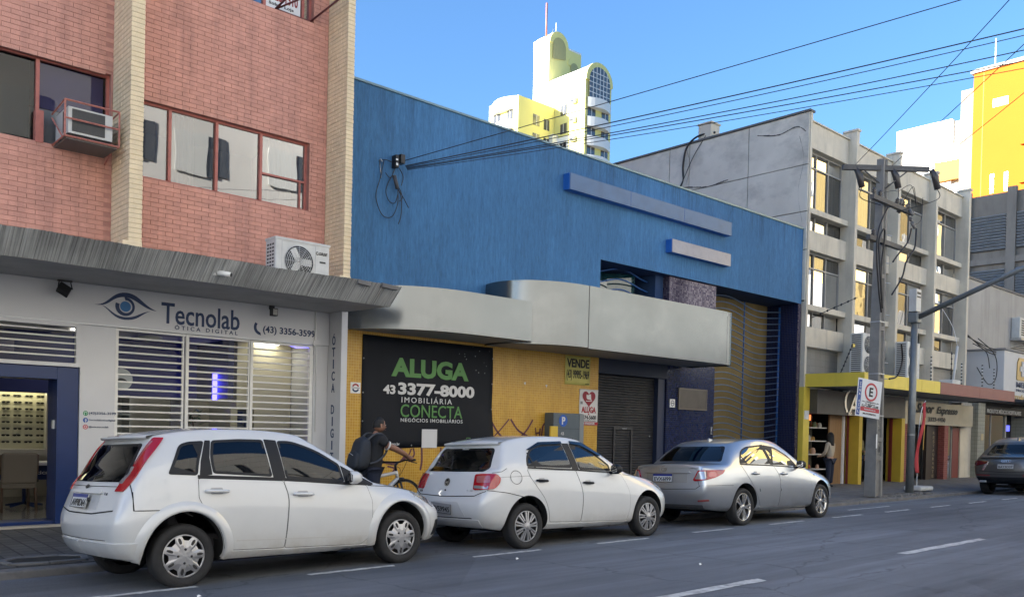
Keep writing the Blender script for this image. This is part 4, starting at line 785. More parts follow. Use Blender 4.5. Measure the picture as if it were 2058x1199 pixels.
# graffiti strokes on the mosaic
gm = M('graffiti_purple', (.11, .03, .05), .6, var=.25, vs=10)
def gpts(l): return [(a, b) for a, b in [tuple(q) for q in crom(l, 8)]]
def GF(px, py):   # place of a graffiti point on the wall, measured from the banner's lower right corner
    return px, py
strokes = [[(11.22, 1.7), (11.4, 1.47), (11.56, 1.34)], [(11.72, 1.72), (11.5, 1.51), (11.24, 1.3)], [(11.76, 1.72), (11.97, 1.5), (12.24, 1.38)], [(12.38, 1.72), (12.21, 1.5), (11.98, 1.34), (11.6, 1.3)], [(12.46, 1.56), (12.5, 1.34)], [(12.6, 1.55), (12.58, 1.33)], [(12.46, 1.44), (12.6, 1.46)], [(12.64, 1.36), (12.68, 1.6), (12.78, 1.64), (12.76, 1.4)],
           [(8.56, 1.1), (8.62, .96), (8.76, .87), (8.98, .85), (9.23, .97), (9.32, 1.12)], [(9.05, 1.13), (9.17, 1.0), (9.08, .88)], [(9.36, 1.13), (9.38, 1.0), (9.26, .88)], [(9.55, 1.14), (9.56, .9), (9.53, .72)], [(10.0, 1.14), (9.98, .76)], [(10.45, 1.15), (10.43, .95)], [(8.8, .8), (8.95, .76), (8.9, .68)]]
grf = thing('graffiti', 'purple spray paint scrawl across the yellow mosaic wall around the banner', 'graffiti', (10, FY, .7))
for s_ in strokes: obj('stroke', MB().strip(gpts(s_), FY-.0115, rng.uniform(.028, .045)), gm, grf)
# cable bundle bracket on the blue wall
cb_ = thing('cable_bracket', 'wall bracket with black cable junction boxes and loose loops on the blue wall', 'cable bracket', (8.8, FY, 5.5))
obj('junction_box', box(8.76, 8.83, 12.86, FY-.005, 6.12, 6.34), m_dark, cb_, bevel=.006); obj('junction_box', box(8.84, 8.93, 12.82, 12.95, 6.2, 6.36), m_dark, cb_, bevel=.006); obj('ceramic_clip', MB().box(8.755, 8.8, 12.85, 12.859, 6.24, 6.265).box(8.76, 8.8, 12.85, 12.859, 6.15, 6.19), m_white, cb_)
obj('splice_tube', MB().tube([(8.77, 12.92, 5.98), (8.83, 12.9, 5.75)], .035, 8), M('splice_grey', (.06, .06, .065), .5), cb_); obj('hook', MB().tube([(8.5, FY, 6.2), (8.49, 12.94, 6.21), (8.52, 12.93, 6.17)], .015, 6).tube([(8.5, FY-.01, 6.2), (8.53, 12.97, 5.9)], .008, 5), m_steel, cb_)
lp = [[(8.5, 12.95, 6.2), (8.6, 12.93, 6.22), (8.76, 12.93, 6.2)], [(8.56, 12.94, 6.2), (8.5, 12.95, 5.9), (8.42, 12.96, 5.55), (8.55, 12.95, 5.25), (8.75, 12.94, 5.25), (8.86, 12.93, 5.5), (8.85, 12.92, 5.75)], [(8.72, 12.95, 5.95), (8.62, 12.95, 5.7), (8.68, 12.94, 5.52), (8.8, 12.93, 5.5), (8.86, 12.92, 5.68)], [(8.84, 12.92, 5.78), (8.94, 12.93, 5.6), (8.95, 12.95, 5.3), (8.9, 12.95, 5.15)], [(8.85, 12.92, 5.76), (8.98, 12.92, 5.62), (9.1, 12.93, 5.47)], [(8.86, 12.9, 6.12), (8.96, 12.92, 6.0), (8.94, 12.94, 5.84)], [(8.6, 12.95, 6.0), (8.7, 12.93, 5.93), (8.8, 12.92, 6.15)], [(8.78, 12.92, 6.1), (8.74, 12.93, 5.98), (8.8, 12.92, 5.85), (8.9, 12.92, 5.75), (8.96, 12.93, 5.62), (8.9, 12.93, 5.55)]]
for l in lp: obj('cable_loop', MB().tube(crom(l, 6), .0075, 5), m_black, cb_)
# ================================================================ grey concrete building with fins
m_gc = M('grey_concrete', (.60, .545, .44), .88, var=.10, vs=1.6, bump=.2, bs=30, dirt=(.25, .235, .20), dsc=1.3, dstretch=(2.2, 2.2, .28), damt=.6)
m_gside = M('grey_panel_wall', (.62, .585, .50), .9, var=.08, vs=1.2, bump=.2, bs=25, dirt=(.20, .19, .17), dsc=.55, dstretch=(1, 1, 1.6), damt=.75)
m_gfr = M('window_frame_grey', (.32, .31, .29), .5, var=.1)
m_gglass = glassmat('office_glass', (.42, .44, .44), 1.9, 1.5, .0, (.09, .088, .08), .5, wob=.006)
grey = thing('fin_office_building', 'grey concrete three storey office block with vertical fins and tall windows', 'building', (29, FY, .05))
GX0, GX1 = 23.03, 34.62
# side wall as separate concrete panels
ysp = [12.9, 14.9, 17.1, 17.9, 20.4, 24.0]; zsp = [6.9, 8.0, 9.35, 10.86]
obj('side_wall_core', box(GX0+.03, GX0+.2, 12.95, 30, 5.4, 10.82), M('joint_dark', (.10, .10, .095), .9), grey)
sw = obj('side_wall', box(GX0+.032, GX0+.19, 24, 30, 5.4, 10.8), m_gside, grey)
for a, b in zip(ysp[:-1], ysp[1:]):
    for c, d in zip(zsp[:-1], zsp[1:]):
        j = rng.uniform(-.006, .006); obj('panel', box(GX0+j, GX0+.05, a+.012, b-.012, c+.01, d-.01), m_gside, sw, bevel=.008)
    obj('panel', box(GX0+.004, GX0+.05, a+.012, b-.012, 5.45, 6.88), m_gside, sw)
obj('side_coping', box(GX0-.04, GX0+.25, 12.86, 30, 10.862, 10.92), M('coping_dark', (.12, .12, .115), .8), grey)
ck = MB()
for P0 in ([(20.0, 10.0), (18.5, 9.6), (17.3, 9.5), (16.4, 9.35), (15.6, 9.42)], [(17.2, 10.7), (17.05, 10.1), (17.2, 9.5), (17.0, 8.8), (17.1, 8.1)], [(14.6, 10.55), (13.9, 10.4), (13.3, 10.5), (13.0, 10.3)], [(18.4, 8.7), (17.6, 8.55), (16.9, 8.75), (16.2, 8.6)], [(13.2, 10.2), (13.05, 9.5), (13.2, 8.6), (13.05, 7.7)]):
    pts = crom([(a, b) for a, b in P0], 8)
    for k in range(len(pts)-1):
        a, b = pts[k], pts[k+1]; w_ = rng.uniform(.006, .022); ck.add([(GX0-.009, a.x, a.y-w_), (GX0-.009, b.x, b.y-w_), (GX0-.009, b.x, b.y+w_+rng.uniform(0, .015)), (GX0-.009, a.x, a.y+w_)], [(0, 1, 2, 3)])
obj('cracks', ck, M('crack_dark', (.09, .085, .08), .95), sw)
rx = obj('rooftop_tank', box(23.12, 23.6, 16.35, 16.85, 10.9, 11.4), m_gc, grey, bevel=.03); obj('tank_lid', box(23.09, 23.63, 16.32, 16.88, 11.402, 11.46), m_gc, rx, bevel=.02)
dc = thing('drooping_cable', 'thick black cable drooping over the grey side wall from the roof box', 'cable', (23, 16.4, 9.5)); obj('cable_run', MB().tube(crom([(23.3, 16.3, 11.12), (23.05, 16.8, 11.05), (22.95, 17.15, 10.75), (22.97, 17.3, 10.2), (22.98, 17.3, 9.7), (22.99, 17.5, 9.4)], 8), [.032]*30+[.02]*11, 6), m_black, dc); obj('thin_cable', MB().tube(crom([(23.05, 16.5, 11.0), (22.97, 16.9, 10.4), (22.97, 17.3, 9.7), (22.97, 17.6, 9.3)], 6), .012, 5), m_black, dc)
# street front
WY = FY+.12
fins = [25.45, 28.42, 31.4, 34.4]; fwd = .17; FFY = 12.66
obj('corner_pier', box(GX0+.052, GX0+.16, 12.88, WY, .05, 10.86), m_gc, grey)
for x in fins:
    f_ = obj('fin', box(x, x+fwd, FFY, WY+.02, 3.3, 10.84), m_gc, grey, bevel=.012); obj('fin_cap', box(x-.03, x+fwd+.03, FFY-.03, WY, 10.842, 10.9), m_gc, f_)
bays = [(GX0+.16, fins[0])]+[(fins[i]+fwd, fins[i+1]) for i in range(3)]
for bi, (a, b) in enumerate(bays):
    obj('parapet', box(a, b, WY-.2, WY+.2, 9.86, 10.6), m_gc, grey, bevel=.01); obj('parapet_cap', box(a, b, WY-.25, WY+.25, 10.602, 10.64), m_gc, grey)
    for (zt, zb, zs0, zs1, zl) in ((9.86, 8.15, 7.97, 7.5, 8.06), (6.92, 5.36, 5.17, 4.7, 5.27)):
        obj('ledge', box(a, b, WY-.24, WY+.1, zs0+.0, zb-.02), m_gc, grey, bevel=.012)
        obj('spandrel', box(a, b, WY-.2, WY+.15, zs1-.58, zs1), m_gc, grey, bevel=.012)
        w_ = b-a; c1, c2 = a+w_*.30, a+w_*.62
        wn_ = obj('window', MB().box(a, a+.04, WY, WY+.06, zb, zt).box(b-.04, b, WY, WY+.06, zb, zt).box(a+.04, b-.04, WY, WY+.06, zb-.02, zb+.03).box(a+.04, b-.04, WY, WY+.06, zt-.04, zt).box(a+.04, b-.04, WY, WY+.06, zs1, zs1+.04), m_gfr, grey)
        zt2 = zt-.45
        obj('transom_bar', box(a+.04, b-.04, WY-.01, WY+.055, zt2-.02, zt2+.02), m_gfr, wn_)
        for c in (c1, c2): obj('mullion', MB().box(c-.02, c+.02, WY-.012, WY+.056, zb+.03, zt2-.02).box(c-.02, c+.02, WY-.012, WY+.056, zt2+.02, zt-.04).box(c-.02, c+.02, WY-.012, WY+.056, zs1+.04, zs0), m_gfr, wn_)
        xs_ = [a+.04, c1, c2, b-.04]
        for k in range(3):
            for (p, q) in ((zb+.03, zt2-.02), (zt2+.02, zt-.04), (zs1+.04, zs0)):
                t = rng.uniform(-.004, .004); s2 = rng.uniform(-.004, .004); obj('pane', MB().add([(xs_[k], WY+.03+t, p), (xs_[k+1], WY+.03-t, p), (xs_[k+1], WY+.03-t+s2, q), (xs_[k], WY+.03+t+s2, q)], [(0, 1, 2, 3)]), m_gglass, wn_)
        # curtains behind
        cu = MB(); V = []; F = []; n_ = 40; s0 = rng.uniform(0, .4); 
        for i in range(n_+1):
            x = a+.05+(b-a-.1)*(s0+(.95-s0)*i/n_); yy = WY+.16+.03*math.sin(i*1.7); V += [(x, yy, zs1), (x, yy, zt)]
            if i: F.append((2*i-2, 2*i, 2*i+1, 2*i-1))
        obj('curtain', cu.add(V, F, True), M('office_curtain_%d' % (bi % 2), [(.30, .29, .26), (.25, .24, .225)][bi % 2], .9), wn_)
    obj('lower_wall', box(a, b, WY-.02, WY+.15, 3.28, 4.12), tiles('pale_wall_tile', '#8f8d86', '#87857f', '#6c6a64', .3, .2, .03, rough=.5, bump=.3, dirt='#7a776f'), grey)
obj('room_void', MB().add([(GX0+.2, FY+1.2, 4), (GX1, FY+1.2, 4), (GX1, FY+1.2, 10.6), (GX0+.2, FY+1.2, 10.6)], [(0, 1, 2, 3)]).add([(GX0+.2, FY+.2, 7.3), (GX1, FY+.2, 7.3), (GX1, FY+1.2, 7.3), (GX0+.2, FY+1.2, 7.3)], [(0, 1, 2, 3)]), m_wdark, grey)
obj('roof', box(GX0+.2, GX1, WY+.2, 30, 10.0, 10.2), m_gc, grey); obj('end_wall', box(GX1-.05, GX1, WY+.16, 30, .05, 10.5), m_gc, grey)
# canopy over the shops, yellow then brown fascia panels
m_yf = M('fascia_yellow', (.74, .57, .075), .5, var=.06, vs=2, dirt=(.4, .3, .06), dsc=1.5, damt=.4); m_bf = M('fascia_brown', (.24, .085, .07), .55, var=.08, vs=2)
cp = thing('shop_canopy', 'flat shop canopy with yellow then brown fascia over the restaurant fronts', 'canopy', (29, 12, 2.95))
obj('slab', box(23.2, 35.1, 11.17, WY-.03, 2.955, 3.27), m_soff, cp)
for k, (a, b, mt) in enumerate([(23.18, 25.9, m_yf), (25.91, 26.9, m_yf), (26.91, 28.3, m_yf), (28.31, 31.6, m_bf), (31.61, 35.0, m_bf)]): obj('fascia_panel', box(a, b, 11.12, 11.165, 2.93, 3.31), mt, cp, bevel=.004)
obj('fascia_end', box(23.15, 23.179, 11.122, WY-.03, 2.93, 3.31), m_yf, cp)
obj('fascia_joint', box(28.29, 28.318, 11.115, 11.12, 2.93, 3.31), m_dark, cp)
# shop fronts below
m_sdark = M('shop_dark', (.02, .019, .018), .7); m_redp = M('dark_red_paint', (.16, .02, .018), .5); m_panelw = M('timber_panel', (.30, .17, .075), .55, var=.18, vs=3, stretch=(6, 1, .5)); m_rbr = tiles('red_brick_cladding', '#8a4a44', '#7a3d38', '#9a6a64', .2, .07, .12, rough=.7, offset=.5)
SF = FY-.02
obj('yellow_pier', box(23.06, 23.4, SF-.12, SF+.1, .05, 2.93), m_yf, grey)
obj('wall_plate_box', box(23.1, 23.32, SF-.15, SF-.12, 2.0, 2.25), m_white, grey)
m_chrome = M('chrome_letters', (.5, .48, .44), .25, .9); m_sgnd = M('sign_dark_metal', (.075, .07, .065), .42, .4, var=.25, vs=.8); m_sgnl = M('sign_gloss_beige', (.46, .43, .36), .2, .2, var=.18, vs=.6)
sg1 = thing('restaurant_sign', 'dark metal shop sign with chrome script letters under the yellow canopy', 'sign', (26.3, SF, 2.2)); obj('sign_board', box(23.42, 29.3, SF-.35, SF-.02, 2.17, 2.88), m_sgnd, sg1)
SY = SF-.37
wtext('A', 25.55, 2.5, SY, m_chrome, sg1, (.55, .62), .01, shear=.3); wtext('rtfie', 26.62, 2.52, SY, m_chrome, sg1, (1.25, .45), .012); d = MB(); ribbon(d, arc(25.45, 2.56, .42, 60, 230, 16), arc(25.5, 2.56, .36, 60, 230, 16), SY); obj('swoosh', d, m_chrome, sg1); wtext('23', 25.55, 2.22, SY, m_chrome, sg1, (.6, .09), 0)
sg2 = thing('restaurant_sign', 'glossy beige shop sign lettered Sabor Expresso beside the lamp post', 'sign', (32, SF, 2)); obj('sign_board', box(29.32, 35.4, SF-.3, SF-.02, 2.0, 2.8), m_sgnl, sg2, bevel=.01)
wtext('Sabor', 31.0, 2.57, SF-.32, m_black, sg2, (1.5, .34), .03, shear=.4); wtext('Expresso', 32.9, 2.5, SF-.32, m_black, sg2, (1.9, .34), .03, shear=.4); wtext('3323-4450', 32.0, 2.2, SF-.32, m_dark, sg2, (1.5, .16), .03)
obj('shop_interior', MB().add([(23.3, FY+2.5, 0), (36, FY+2.5, 0), (36, FY+2.5, 3), (23.3, FY+2.5, 3)], [(0, 1, 2, 3)]).box(26.0, 26.05, FY+.2, FY+2.5, .05, 3), m_sdark, grey)
# bakery-like display: shelves of goods behind glass
ds = thing('goods_shelf', 'shelves of packed goods in the first shop under the yellow canopy', 'shelf', (24.1, FY+.5, .05)); obj('back_panel', box(23.42, 24.95, FY+.6, FY+.65, .05, 2.15), M('shelf_back', (.14, .13, .10), .6), ds)
for z_ in (.5, .95, 1.35, 1.75): obj('shelf_board', box(23.45, 24.9, FY+.1, FY+.6, z_, z_+.03), m_iw, ds)
obj('warm_lamp', box(23.5, 23.75, FY+.0, FY+.1, 1.98, 2.14), M('lamp_orange', (1, .18, .05), .5, emit=.5), ds)
gcols = [(.4, .08, .03), (.45, .42, .36), (.35, .2, .05), (.1, .13, .06), (.5, .3, .2), (.08, .08, .1)]
for k in range(34):
    x, z_ = 23.55+rng.uniform(0, 1.25), rng.choice((.53, .98, 1.38, 1.78)); s_ = rng.uniform(.08, .16)
    tag(obj('packed_goods', MB().lathe([(s_*.5, 0), (s_*.55, s_*.5), (s_*.35, s_*1.1), (0, s_*1.2)], (x, FY+.2+rng.uniform(0, .25), z_), n=8), M('goods_%d' % (k % 6), gcols[k % 6], .6)), 'small packed item on the shelves of the first shop', 'goods', 'goods on the shop shelves')
obj('timber_panel', box(24.95, 25.72, SF+.05, SF+.1, .05, 2.17), m_panelw, grey); obj('white_jamb', box(25.72, 25.82, SF, SF+.1, .05, 2.17), m_white, grey); obj('red_jamb', box(25.82, 25.855, SF+.0, SF+.1, .05, 2.17), m_redp, grey)
m_yp2 = M('pier_yellow', (.52, .36, .035), .55, var=.1, vs=2); obj('yellow_pier', box(25.9, 26.12, SF-.42, SF+.1, .05, 2.17), m_yp2, grey); obj('red_pier_edge', box(25.86, 25.899, SF-.1, SF-.035, .05, 2.17), m_redp, grey)
obj('yellow_pier', box(28.95, 29.2, SF-.4, SF+.1, .05, 2.17), m_yp2, grey); obj('red_pier_edge', box(28.9, 28.948, SF-.1, SF+.0, .05, 2.17), m_redp, grey)
obj('brick_pilaster', box(29.21, 29.6, SF-.36, SF+.1, .05, 2.0), m_rbr, grey); obj('brick_pilaster', box(32.7, 33.05, SF-.32, SF+.1, .05, 2.0), m_rbr, grey)
rp = obj('dark_panel', box(31.7, 32.69, SF-.1, SF+.05, .05, 2.0), M('dark_wood_panel', (.03, .02, .018), .5), grey)
zz = 1.72
for ch in 'RESTAURANTE': wtext(ch, 32.3, zz, SF-.105, M('letters_dim_gold', (.25, .2, .12), .5), rp, (.16 if ch != 'I' else .05, .11), .015); zz -= .155
obj('door_frame', MB().box(29.62, 29.7, SF, SF+.06, .05, 2.0).box(31.6, 31.69, SF, SF+.06, .05, 2.0).box(29.7, 31.6, SF, SF+.06, 1.92, 2.0), m_sdark, grey)
m_dglass = glassmat('dark_shop_glass', (.25, .26, .27), 2.0, 1.5, 0, (.02, .02, .022), .4)
for (a, b) in ((33.06, 34.2), (34.25, 34.9)): obj('shop_pane', MB().add([(a, SF+.03, .1), (b, SF+.03, .1), (b, SF+.03, 2.0), (a, SF+.03, 2.0)], [(0, 1, 2, 3)]), m_dglass, grey)
obj('door_stile', box(34.2, 34.25, SF, SF+.06, .05, 2.0), m_gfr, grey); obj('brown_door', box(34.3, 34.9, SF+.0, SF+.02, .05, 1.95), m_redp, grey)
obj('plain_wall', box(34.92, 36.0, SF-.04, SF+.3, .05, 2.93), m_gc, grey)
# twin fan condensers on the canopy
def condenser(x, lab):
    t = thing('twin_fan_condenser', lab, 'air conditioner', (x, 12, 3.31), 'tall condensers on the shop canopy'); y0 = 11.95; w_, h_ = .95, 1.25
    obj('casing', box(x, x+w_, y0, y0+.4, 3.34, 3.34+h_), m_acw, t, bevel=.02); obj('foot', box(x+.1, x+.18, y0-.02, y0+.42, 3.305, 3.34), m_steel, t); obj('foot', box(x+w_-.18, x+w_-.1, y0-.02, y0+.42, 3.305, 3.34), m_steel, t)
    for z_ in (3.66, 4.26):
        f_ = obj('fan_recess', MB().lathe([(0, -.006), (.26, -.006), (.26, 0)], (x+.36, y0, z_), 'y', 24), m_grl, t); g = MB()
        for k in range(1, 6): r_ = .26*k/5; g.lathe([(r_-.004, 0), (r_+.004, 0), (r_+.004, .004), (r_-.004, 0)], (x+.36, y0-.014, z_), 'y', 20)
        for k in range(8): g.tube([(x+.36, y0-.012, z_), (x+.36+.26*math.cos(k*.785), y0-.012, z_+.26*math.sin(k*.785))], .004, 4)
        obj('fan_grille', g, m_acw, f_)
    v_ = MB()
    for r_ in range(19): v_.box(x-.005, x+.002, y0+.05, y0+.34, 3.42+.06*r_, 3.45+.06*r_)
    obj('side_louvre', v_, m_grl, t, kind='stuff')
condenser(24.72, 'tall white twin fan condenser on the canopy, partly behind the concrete pole'); condenser(27.75, 'tall white twin fan condenser on the canopy, partly behind the lamp post')
# electric fence rods along the canopy
m_rod = M('rod_white', (.55, .55, .53), .5)
def rod(x, y, h_, lean, lab, n_=7, mt=None):
    t = thing('fence_rod', lab, 'fence rod', (x, y, 3.31), 'electric fence rods along the shop canopy'); a, b = Vector((x, y, 3.28)), Vector((x+lean[0], y+lean[1], 3.31+h_)); obj('rod', MB().tube([a, b], .014, 6), mt or m_rod, t)
    for k in range(n_): p = a.lerp(b, .15+.8*k/(n_-1)); obj('insulator', MB().tube([p-Vector((0, 0, .02)), p+Vector((0, 0, .02))], .03, 6), m_black, t)
rod(23.3, 11.9, .85, (.5, -.1, 0), 'leaning black fence rod at the yellow end of the canopy', 7, m_black); rod(24.75, 11.35, 1.05, (-.02, 0), 'white fence rod standing beside the pole side condenser', 6); rod(26.9, 11.4, .8, (0, 0), 'white fence rod in front of the lamp post side condenser', 6)
rod(28.5, 11.5, .85, (-.02, 0), 'striped fence rod beside the third window bay'); rod(31.0, 11.5, .8, (-.03, 0), 'striped fence rod next to the white conduit on the canopy'); rod(32.6, 11.4, .85, (-.05, 0), 'striped fence rod over the brown fascia, in front of the white sign box'); rod(34.0, 11.5, .8, (-.02, 0), 'striped fence rod nearest the pharmacy sign'); rod(32.2, 12.3, 1.3, (0, 0), 'tall dark fence rod against the fin at the block end', 7, m_black)
fw_ = thing('leaning_fence_rod', 'black rod leaning out across the first floor window of the grey block', 'fence rod', (23.5, 12.6, 4.9)); obj('rod', MB().tube([(23.35, 12.85, 4.95), (24.2, 11.9, 5.55)], .012, 6), m_black, fw_)
for k in range(6): p = Vector((23.35, 12.85, 4.95)).lerp(Vector((24.2, 11.9, 5.55)), .2+.15*k); obj('insulator', MB().tube([p-Vector((.02, 0, .02)), p+Vector((.02, 0, .02))], .028, 6), m_dark, fw_)
tag(obj('warning_plate', box(23.98, 24.1, 11.88, 11.9, 4.1, 4.19), m_yf), 'small yellow warning plate at the tip of the leaning fence rod', 'sign')
cdt = thing('white_conduit', 'leaning white conduit pipe with box on the brown end of the canopy', 'pipe', (31.5, 12, 3.31)); obj('pipe', MB().tube([(31.3, 11.9, 3.3), (31.75, 11.95, 4.75)], .045, 8), m_rod, cdt); obj('pipe_box', box(30.9, 31.6, 11.75, 12.2, 3.31, 3.55), m_acw, cdt, bevel=.02); obj('service_wire', MB().tube(crom([(31.75, 11.95, 4.75), (31.9, 12.2, 5.5), (31.5, 12.6, 6.4)], 6), .01, 5), m_white, cdt)
# ================================================================ neighbours to the right
nb_ = thing('plain_grey_building', 'plain weathered grey wall building beyond the fin office block', 'building', (40, FY, 0)); obj('wall', MB().box(34.7, 60, FY+.35, 30, 0, 7.9), M('weathered_wall', (.38, .37, .35), .9, var=.08, vs=1, dirt=(.18, .17, .16), dsc=.8, dstretch=(2.5, 2.5, .2), damt=.6), nb_); obj('wall_coping', box(34.7, 60, FY+.3, FY+.6, 7.902, 7.98), M('coping_mid', (.16, .155, .15), .8), nb_)
ou = obj('wall_condenser', box(41.3, 44.2, FY+.0, FY+.34, 5.95, 6.85), m_acw, nb_, bevel=.03); lv = MB()
for r_ in range(7):
    for c in range(4): lv.box(41.5+.68*c, 42.0+.68*c, FY-.01, FY+.0, 6.08+.1*r_, 6.13+.1*r_)
obj('louvre_slots', lv, m_grl, ou, kind='stuff'); obj('condenser_shelf', box(41.2, 44.3, FY-.1, FY+.34, 5.85, 5.94), m_steel, ou)
lo = thing('louvre_building', 'brown concrete building with metal louvre bays behind the grey wall', 'building', (48, 16, 0)); m_br = M('brown_concrete', (.19, .17, .145), .9, var=.15, vs=.8, dirt=(.08, .07, .06), dsc=.7, dstretch=(2, 2, .4), damt=.7)
obj('frame', MB().box(48, 70, 10.5, 30, 0, 14.1), m_br, lo)
for y in (17.75, 15.6, 13.4): obj('column', box(47.8, 48, y-.22, y+.22, 7, 14.3), m_br, lo)
obj('band', box(47.85, 47.999, 10.5, 17.53, 10.5, 12.7-1.9), m_br, lo); m_lv = M('louvre_metal', (.36, .38, .40), .4, .4, var=.1, vs=3)
for (a, b) in ((15.85, 17.5), (13.65, 15.35), (17.98, 19.5)):
    for (z0, z1) in ((11.2, 13.0), (8.6, 10.2)):
        lb = obj('louvre_bay', box(47.92, 47.998, a, b, z0, z1), m_sdark, lo)
        for k in range(12): zz = z0+(z1-z0)*(k+.5)/12; obj('louvre_blade', MB().obox((47.88, (a+b)/2, zz), (.06, 0, -.045), (0, (b-a)/2, 0), (.006, 0, .008)), m_lv, lb)
ph = thing('medical_shop', 'white fronted medical supply shop with gold cross sign beyond the canopy', 'shop', (38, 12.5, .05))
m_phw = M('medical_white', (.50, .51, .52), .6, var=.05, vs=1); obj('sign_box', box(36.2, 50, 11.9, FY+.3, 3.15, 4.98), m_phw, ph, bevel=.02); obj('box_cap', box(36.15, 50, 11.85, FY+.3, 4.982, 5.05), M('cap_grey', (.2, .2, .2), .7), ph)
m_gold = M('emblem_gold', (.42, .30, .12), .4, .5); em = MB()
em.prism([(37.55, 3.95), (37.6, 4.6), (37.75, 4.78), (38.5, 4.78), (38.7, 4.6), (38.7, 4.0), (38.5, 3.9), (37.6, 3.9)], 'y', 11.86, 11.898); eo = obj('emblem_plate', em, m_gold, ph); obj('emblem_cross', MB().box(38.0, 38.25, 11.83, 11.858, 4.05, 4.65).box(37.82, 38.0, 11.83, 11.858, 4.25, 4.45).box(38.25, 38.43, 11.83, 11.858, 4.25, 4.45), m_phw, eo)
wtext('MEDICA', 38.75, 3.72, 11.88, m_tblue, ph, (2.4, .22), .03); wtext('PRODUTOS', 38.6, 3.5, 11.88, m_tblue, ph, (2.1, .1), .01); wtext('farmácia', 37.9, 3.25, 11.88, m_gold, ph, (2.6, .2), .02)
obj('lintel_sign', box(36.75, 50, 12.72, 12.78, 2.55, 2.85), m_sdark, ph); wtext('PRODUTOS MÉDICOS HOSPITALARES', 38.9, 2.69, 12.71, M('letters_pale', (.5, .5, .5), .5), ph, (3.9, .2), .015)
obj('tiled_pier', box(36.0, 36.72, 12.7, FY+.3, .05, 2.95), tiles('white_pier_tile', '#8f9188', '#868880', '#5f605a', .2, .15, .06, rough=.3), ph); obj('tiled_pier', box(41.5, 42.2, 12.7, FY+.3, .05, 2.95), MATS['white_pier_tile'], ph); obj('pier_plate', box(36.35, 36.6, 12.69, 12.7, 1.5, 1.75), M('plate_cream', (.5, .42, .25), .6), ph)
m_phg = glassmat('medical_glass', (.5, .52, .52), 3.4, 1.5, 0, (.05, .05, .05), .3); obj('shop_pane', MB().add([(36.72, 12.95, .3), (39.6, 12.95, .3), (39.6, 12.95, 2.6), (36.72, 12.95, 2.6)], [(0, 1, 2, 3)]), m_phg, ph)
obj('pane_frame', MB().box(38.0, 38.06, 12.92, 12.98, .05, 2.6).box(39.6, 39.7, 12.9, FY+.0, .05, 2.6), m_gfr, ph); obj('interior', MB().box(36.72, 50, FY+.32, FY+.34, .05, 3.1), m_sdark, ph); obj('screen', box(39.9, 40.3, 12.96, 12.99, 1.9, 2.15), M('screen_blue', (.08, .1, .9), .4, emit=.4), ph)
sw_ = MB(); 
for k in range(3): sw_.tube(crom([(33.9, 12.4, 5.3+.03*k), (36.0, 12.2, 5.0-.1*k), (40, 12.4, 5.25+.1*k), (48, 12.5, 5.6)], 8), .02, 5)
for l in ([(34.6, 12.3, 5.3), (35.2, 11.9, 4.7), (35.4, 11.9, 3.9), (34.9, 12.0, 3.6), (34.3, 12.2, 4.2)], [(34.4, 12.4, 5.1), (34.9, 12.1, 4.8), (35.0, 12.0, 4.2)]): sw_.tube(crom(l, 6), .018, 5)
tag(obj('service_cable_bundle', sw_, m_black), 'black service cables looping across the wall end above the brown fascia', 'cable')
# ================================================================ far towers
m_ty = M('tower_yellow', (.80, .73, .27), .8, var=.03, vs=.3); m_tw = M('tower_white', (.80, .79, .74), .8, var=.03, vs=.3); m_twin = M('tower_window', (.06, .063, .068), .15, spec=.8)
tw = thing('yellow_tower', 'sunlit pale yellow tower with arched crown and white balconies above the blue roof', 'tower', (100, 103, 0))
cx, cy = 99.2, 100.6; top = 53.5
def bx(name, a, mt, p=None, **k): return obj(name, box(*a), mt, p or tw, **k)
def pane_set(face, c, u0, u1, z0, z1, p, name='window', fr=True):
    """window on a -X face (face x at X=c, u = Y) or -Y face (face y at Y=c, u = X)"""
    e = .12
    if face == 'x': w_ = obj(name, box(c-.06, c+.02, u0, u1, z0, z1), m_twin, p)
    else: w_ = obj(name, box(u0, u1, c-.06, c+.02, z0, z1), m_twin, p)
    if fr:
        mu = (u0+u1)/2
        if face == 'x': obj('frame', MB().box(c-.1, c-.061, mu-.04, mu+.04, z0, z1), m_tw, w_)
        else: obj('frame', MB().box(mu-.04, mu+.04, c-.1, c-.061, z0, z1), m_tw, w_)
    return w_
# left wing: -X face is Y from cy..cy+6.7 at x=cx-8.2
lx = cx-8.0; bx('left_wing', (lx, cx+4, cy, cy+7, 0, 53.6), m_ty)
for k in range(14):
    zb = 51.7-3.0*k
    V = []; F = []; n_ = 10                                     # bowed white balcony band
    for i in range(n_+1):
        t = i/n_; y = cy+.7+5.6*t; b_ = .9*math.sin(math.pi*t); V += [(lx-.02-b_, y, zb), (lx-.02-b_, y, zb+(2.0 if k == 0 else 1.35)), (lx+.1, y, zb+(2.0 if k == 0 else 1.35)), (lx+.1, y, zb)]
        if i: o_ = 4*i; F += [(o_-4, o_, o_+1, o_-3), (o_-3, o_+1, o_+2, o_-2), (o_-1, o_+3, o_, o_-4)]
    obj('balcony_band', MB().add(V, F), m_tw, tw)
    for (a, b) in ((cy+1.2, cy+2.6), (cy+4.2, cy+5.8)): pane_set('x', lx, a, b, zb-1.6, zb-.05, tw)
    if k < 8:
        pane_set('y', cy, lx+3.2, lx+4.6, zb-1.9+(1.2 if k == 0 else 0)*0, zb-.2, tw); pane_set('y', cy, lx+5.6, lx+6.8, zb-2.1, zb-.4, tw)
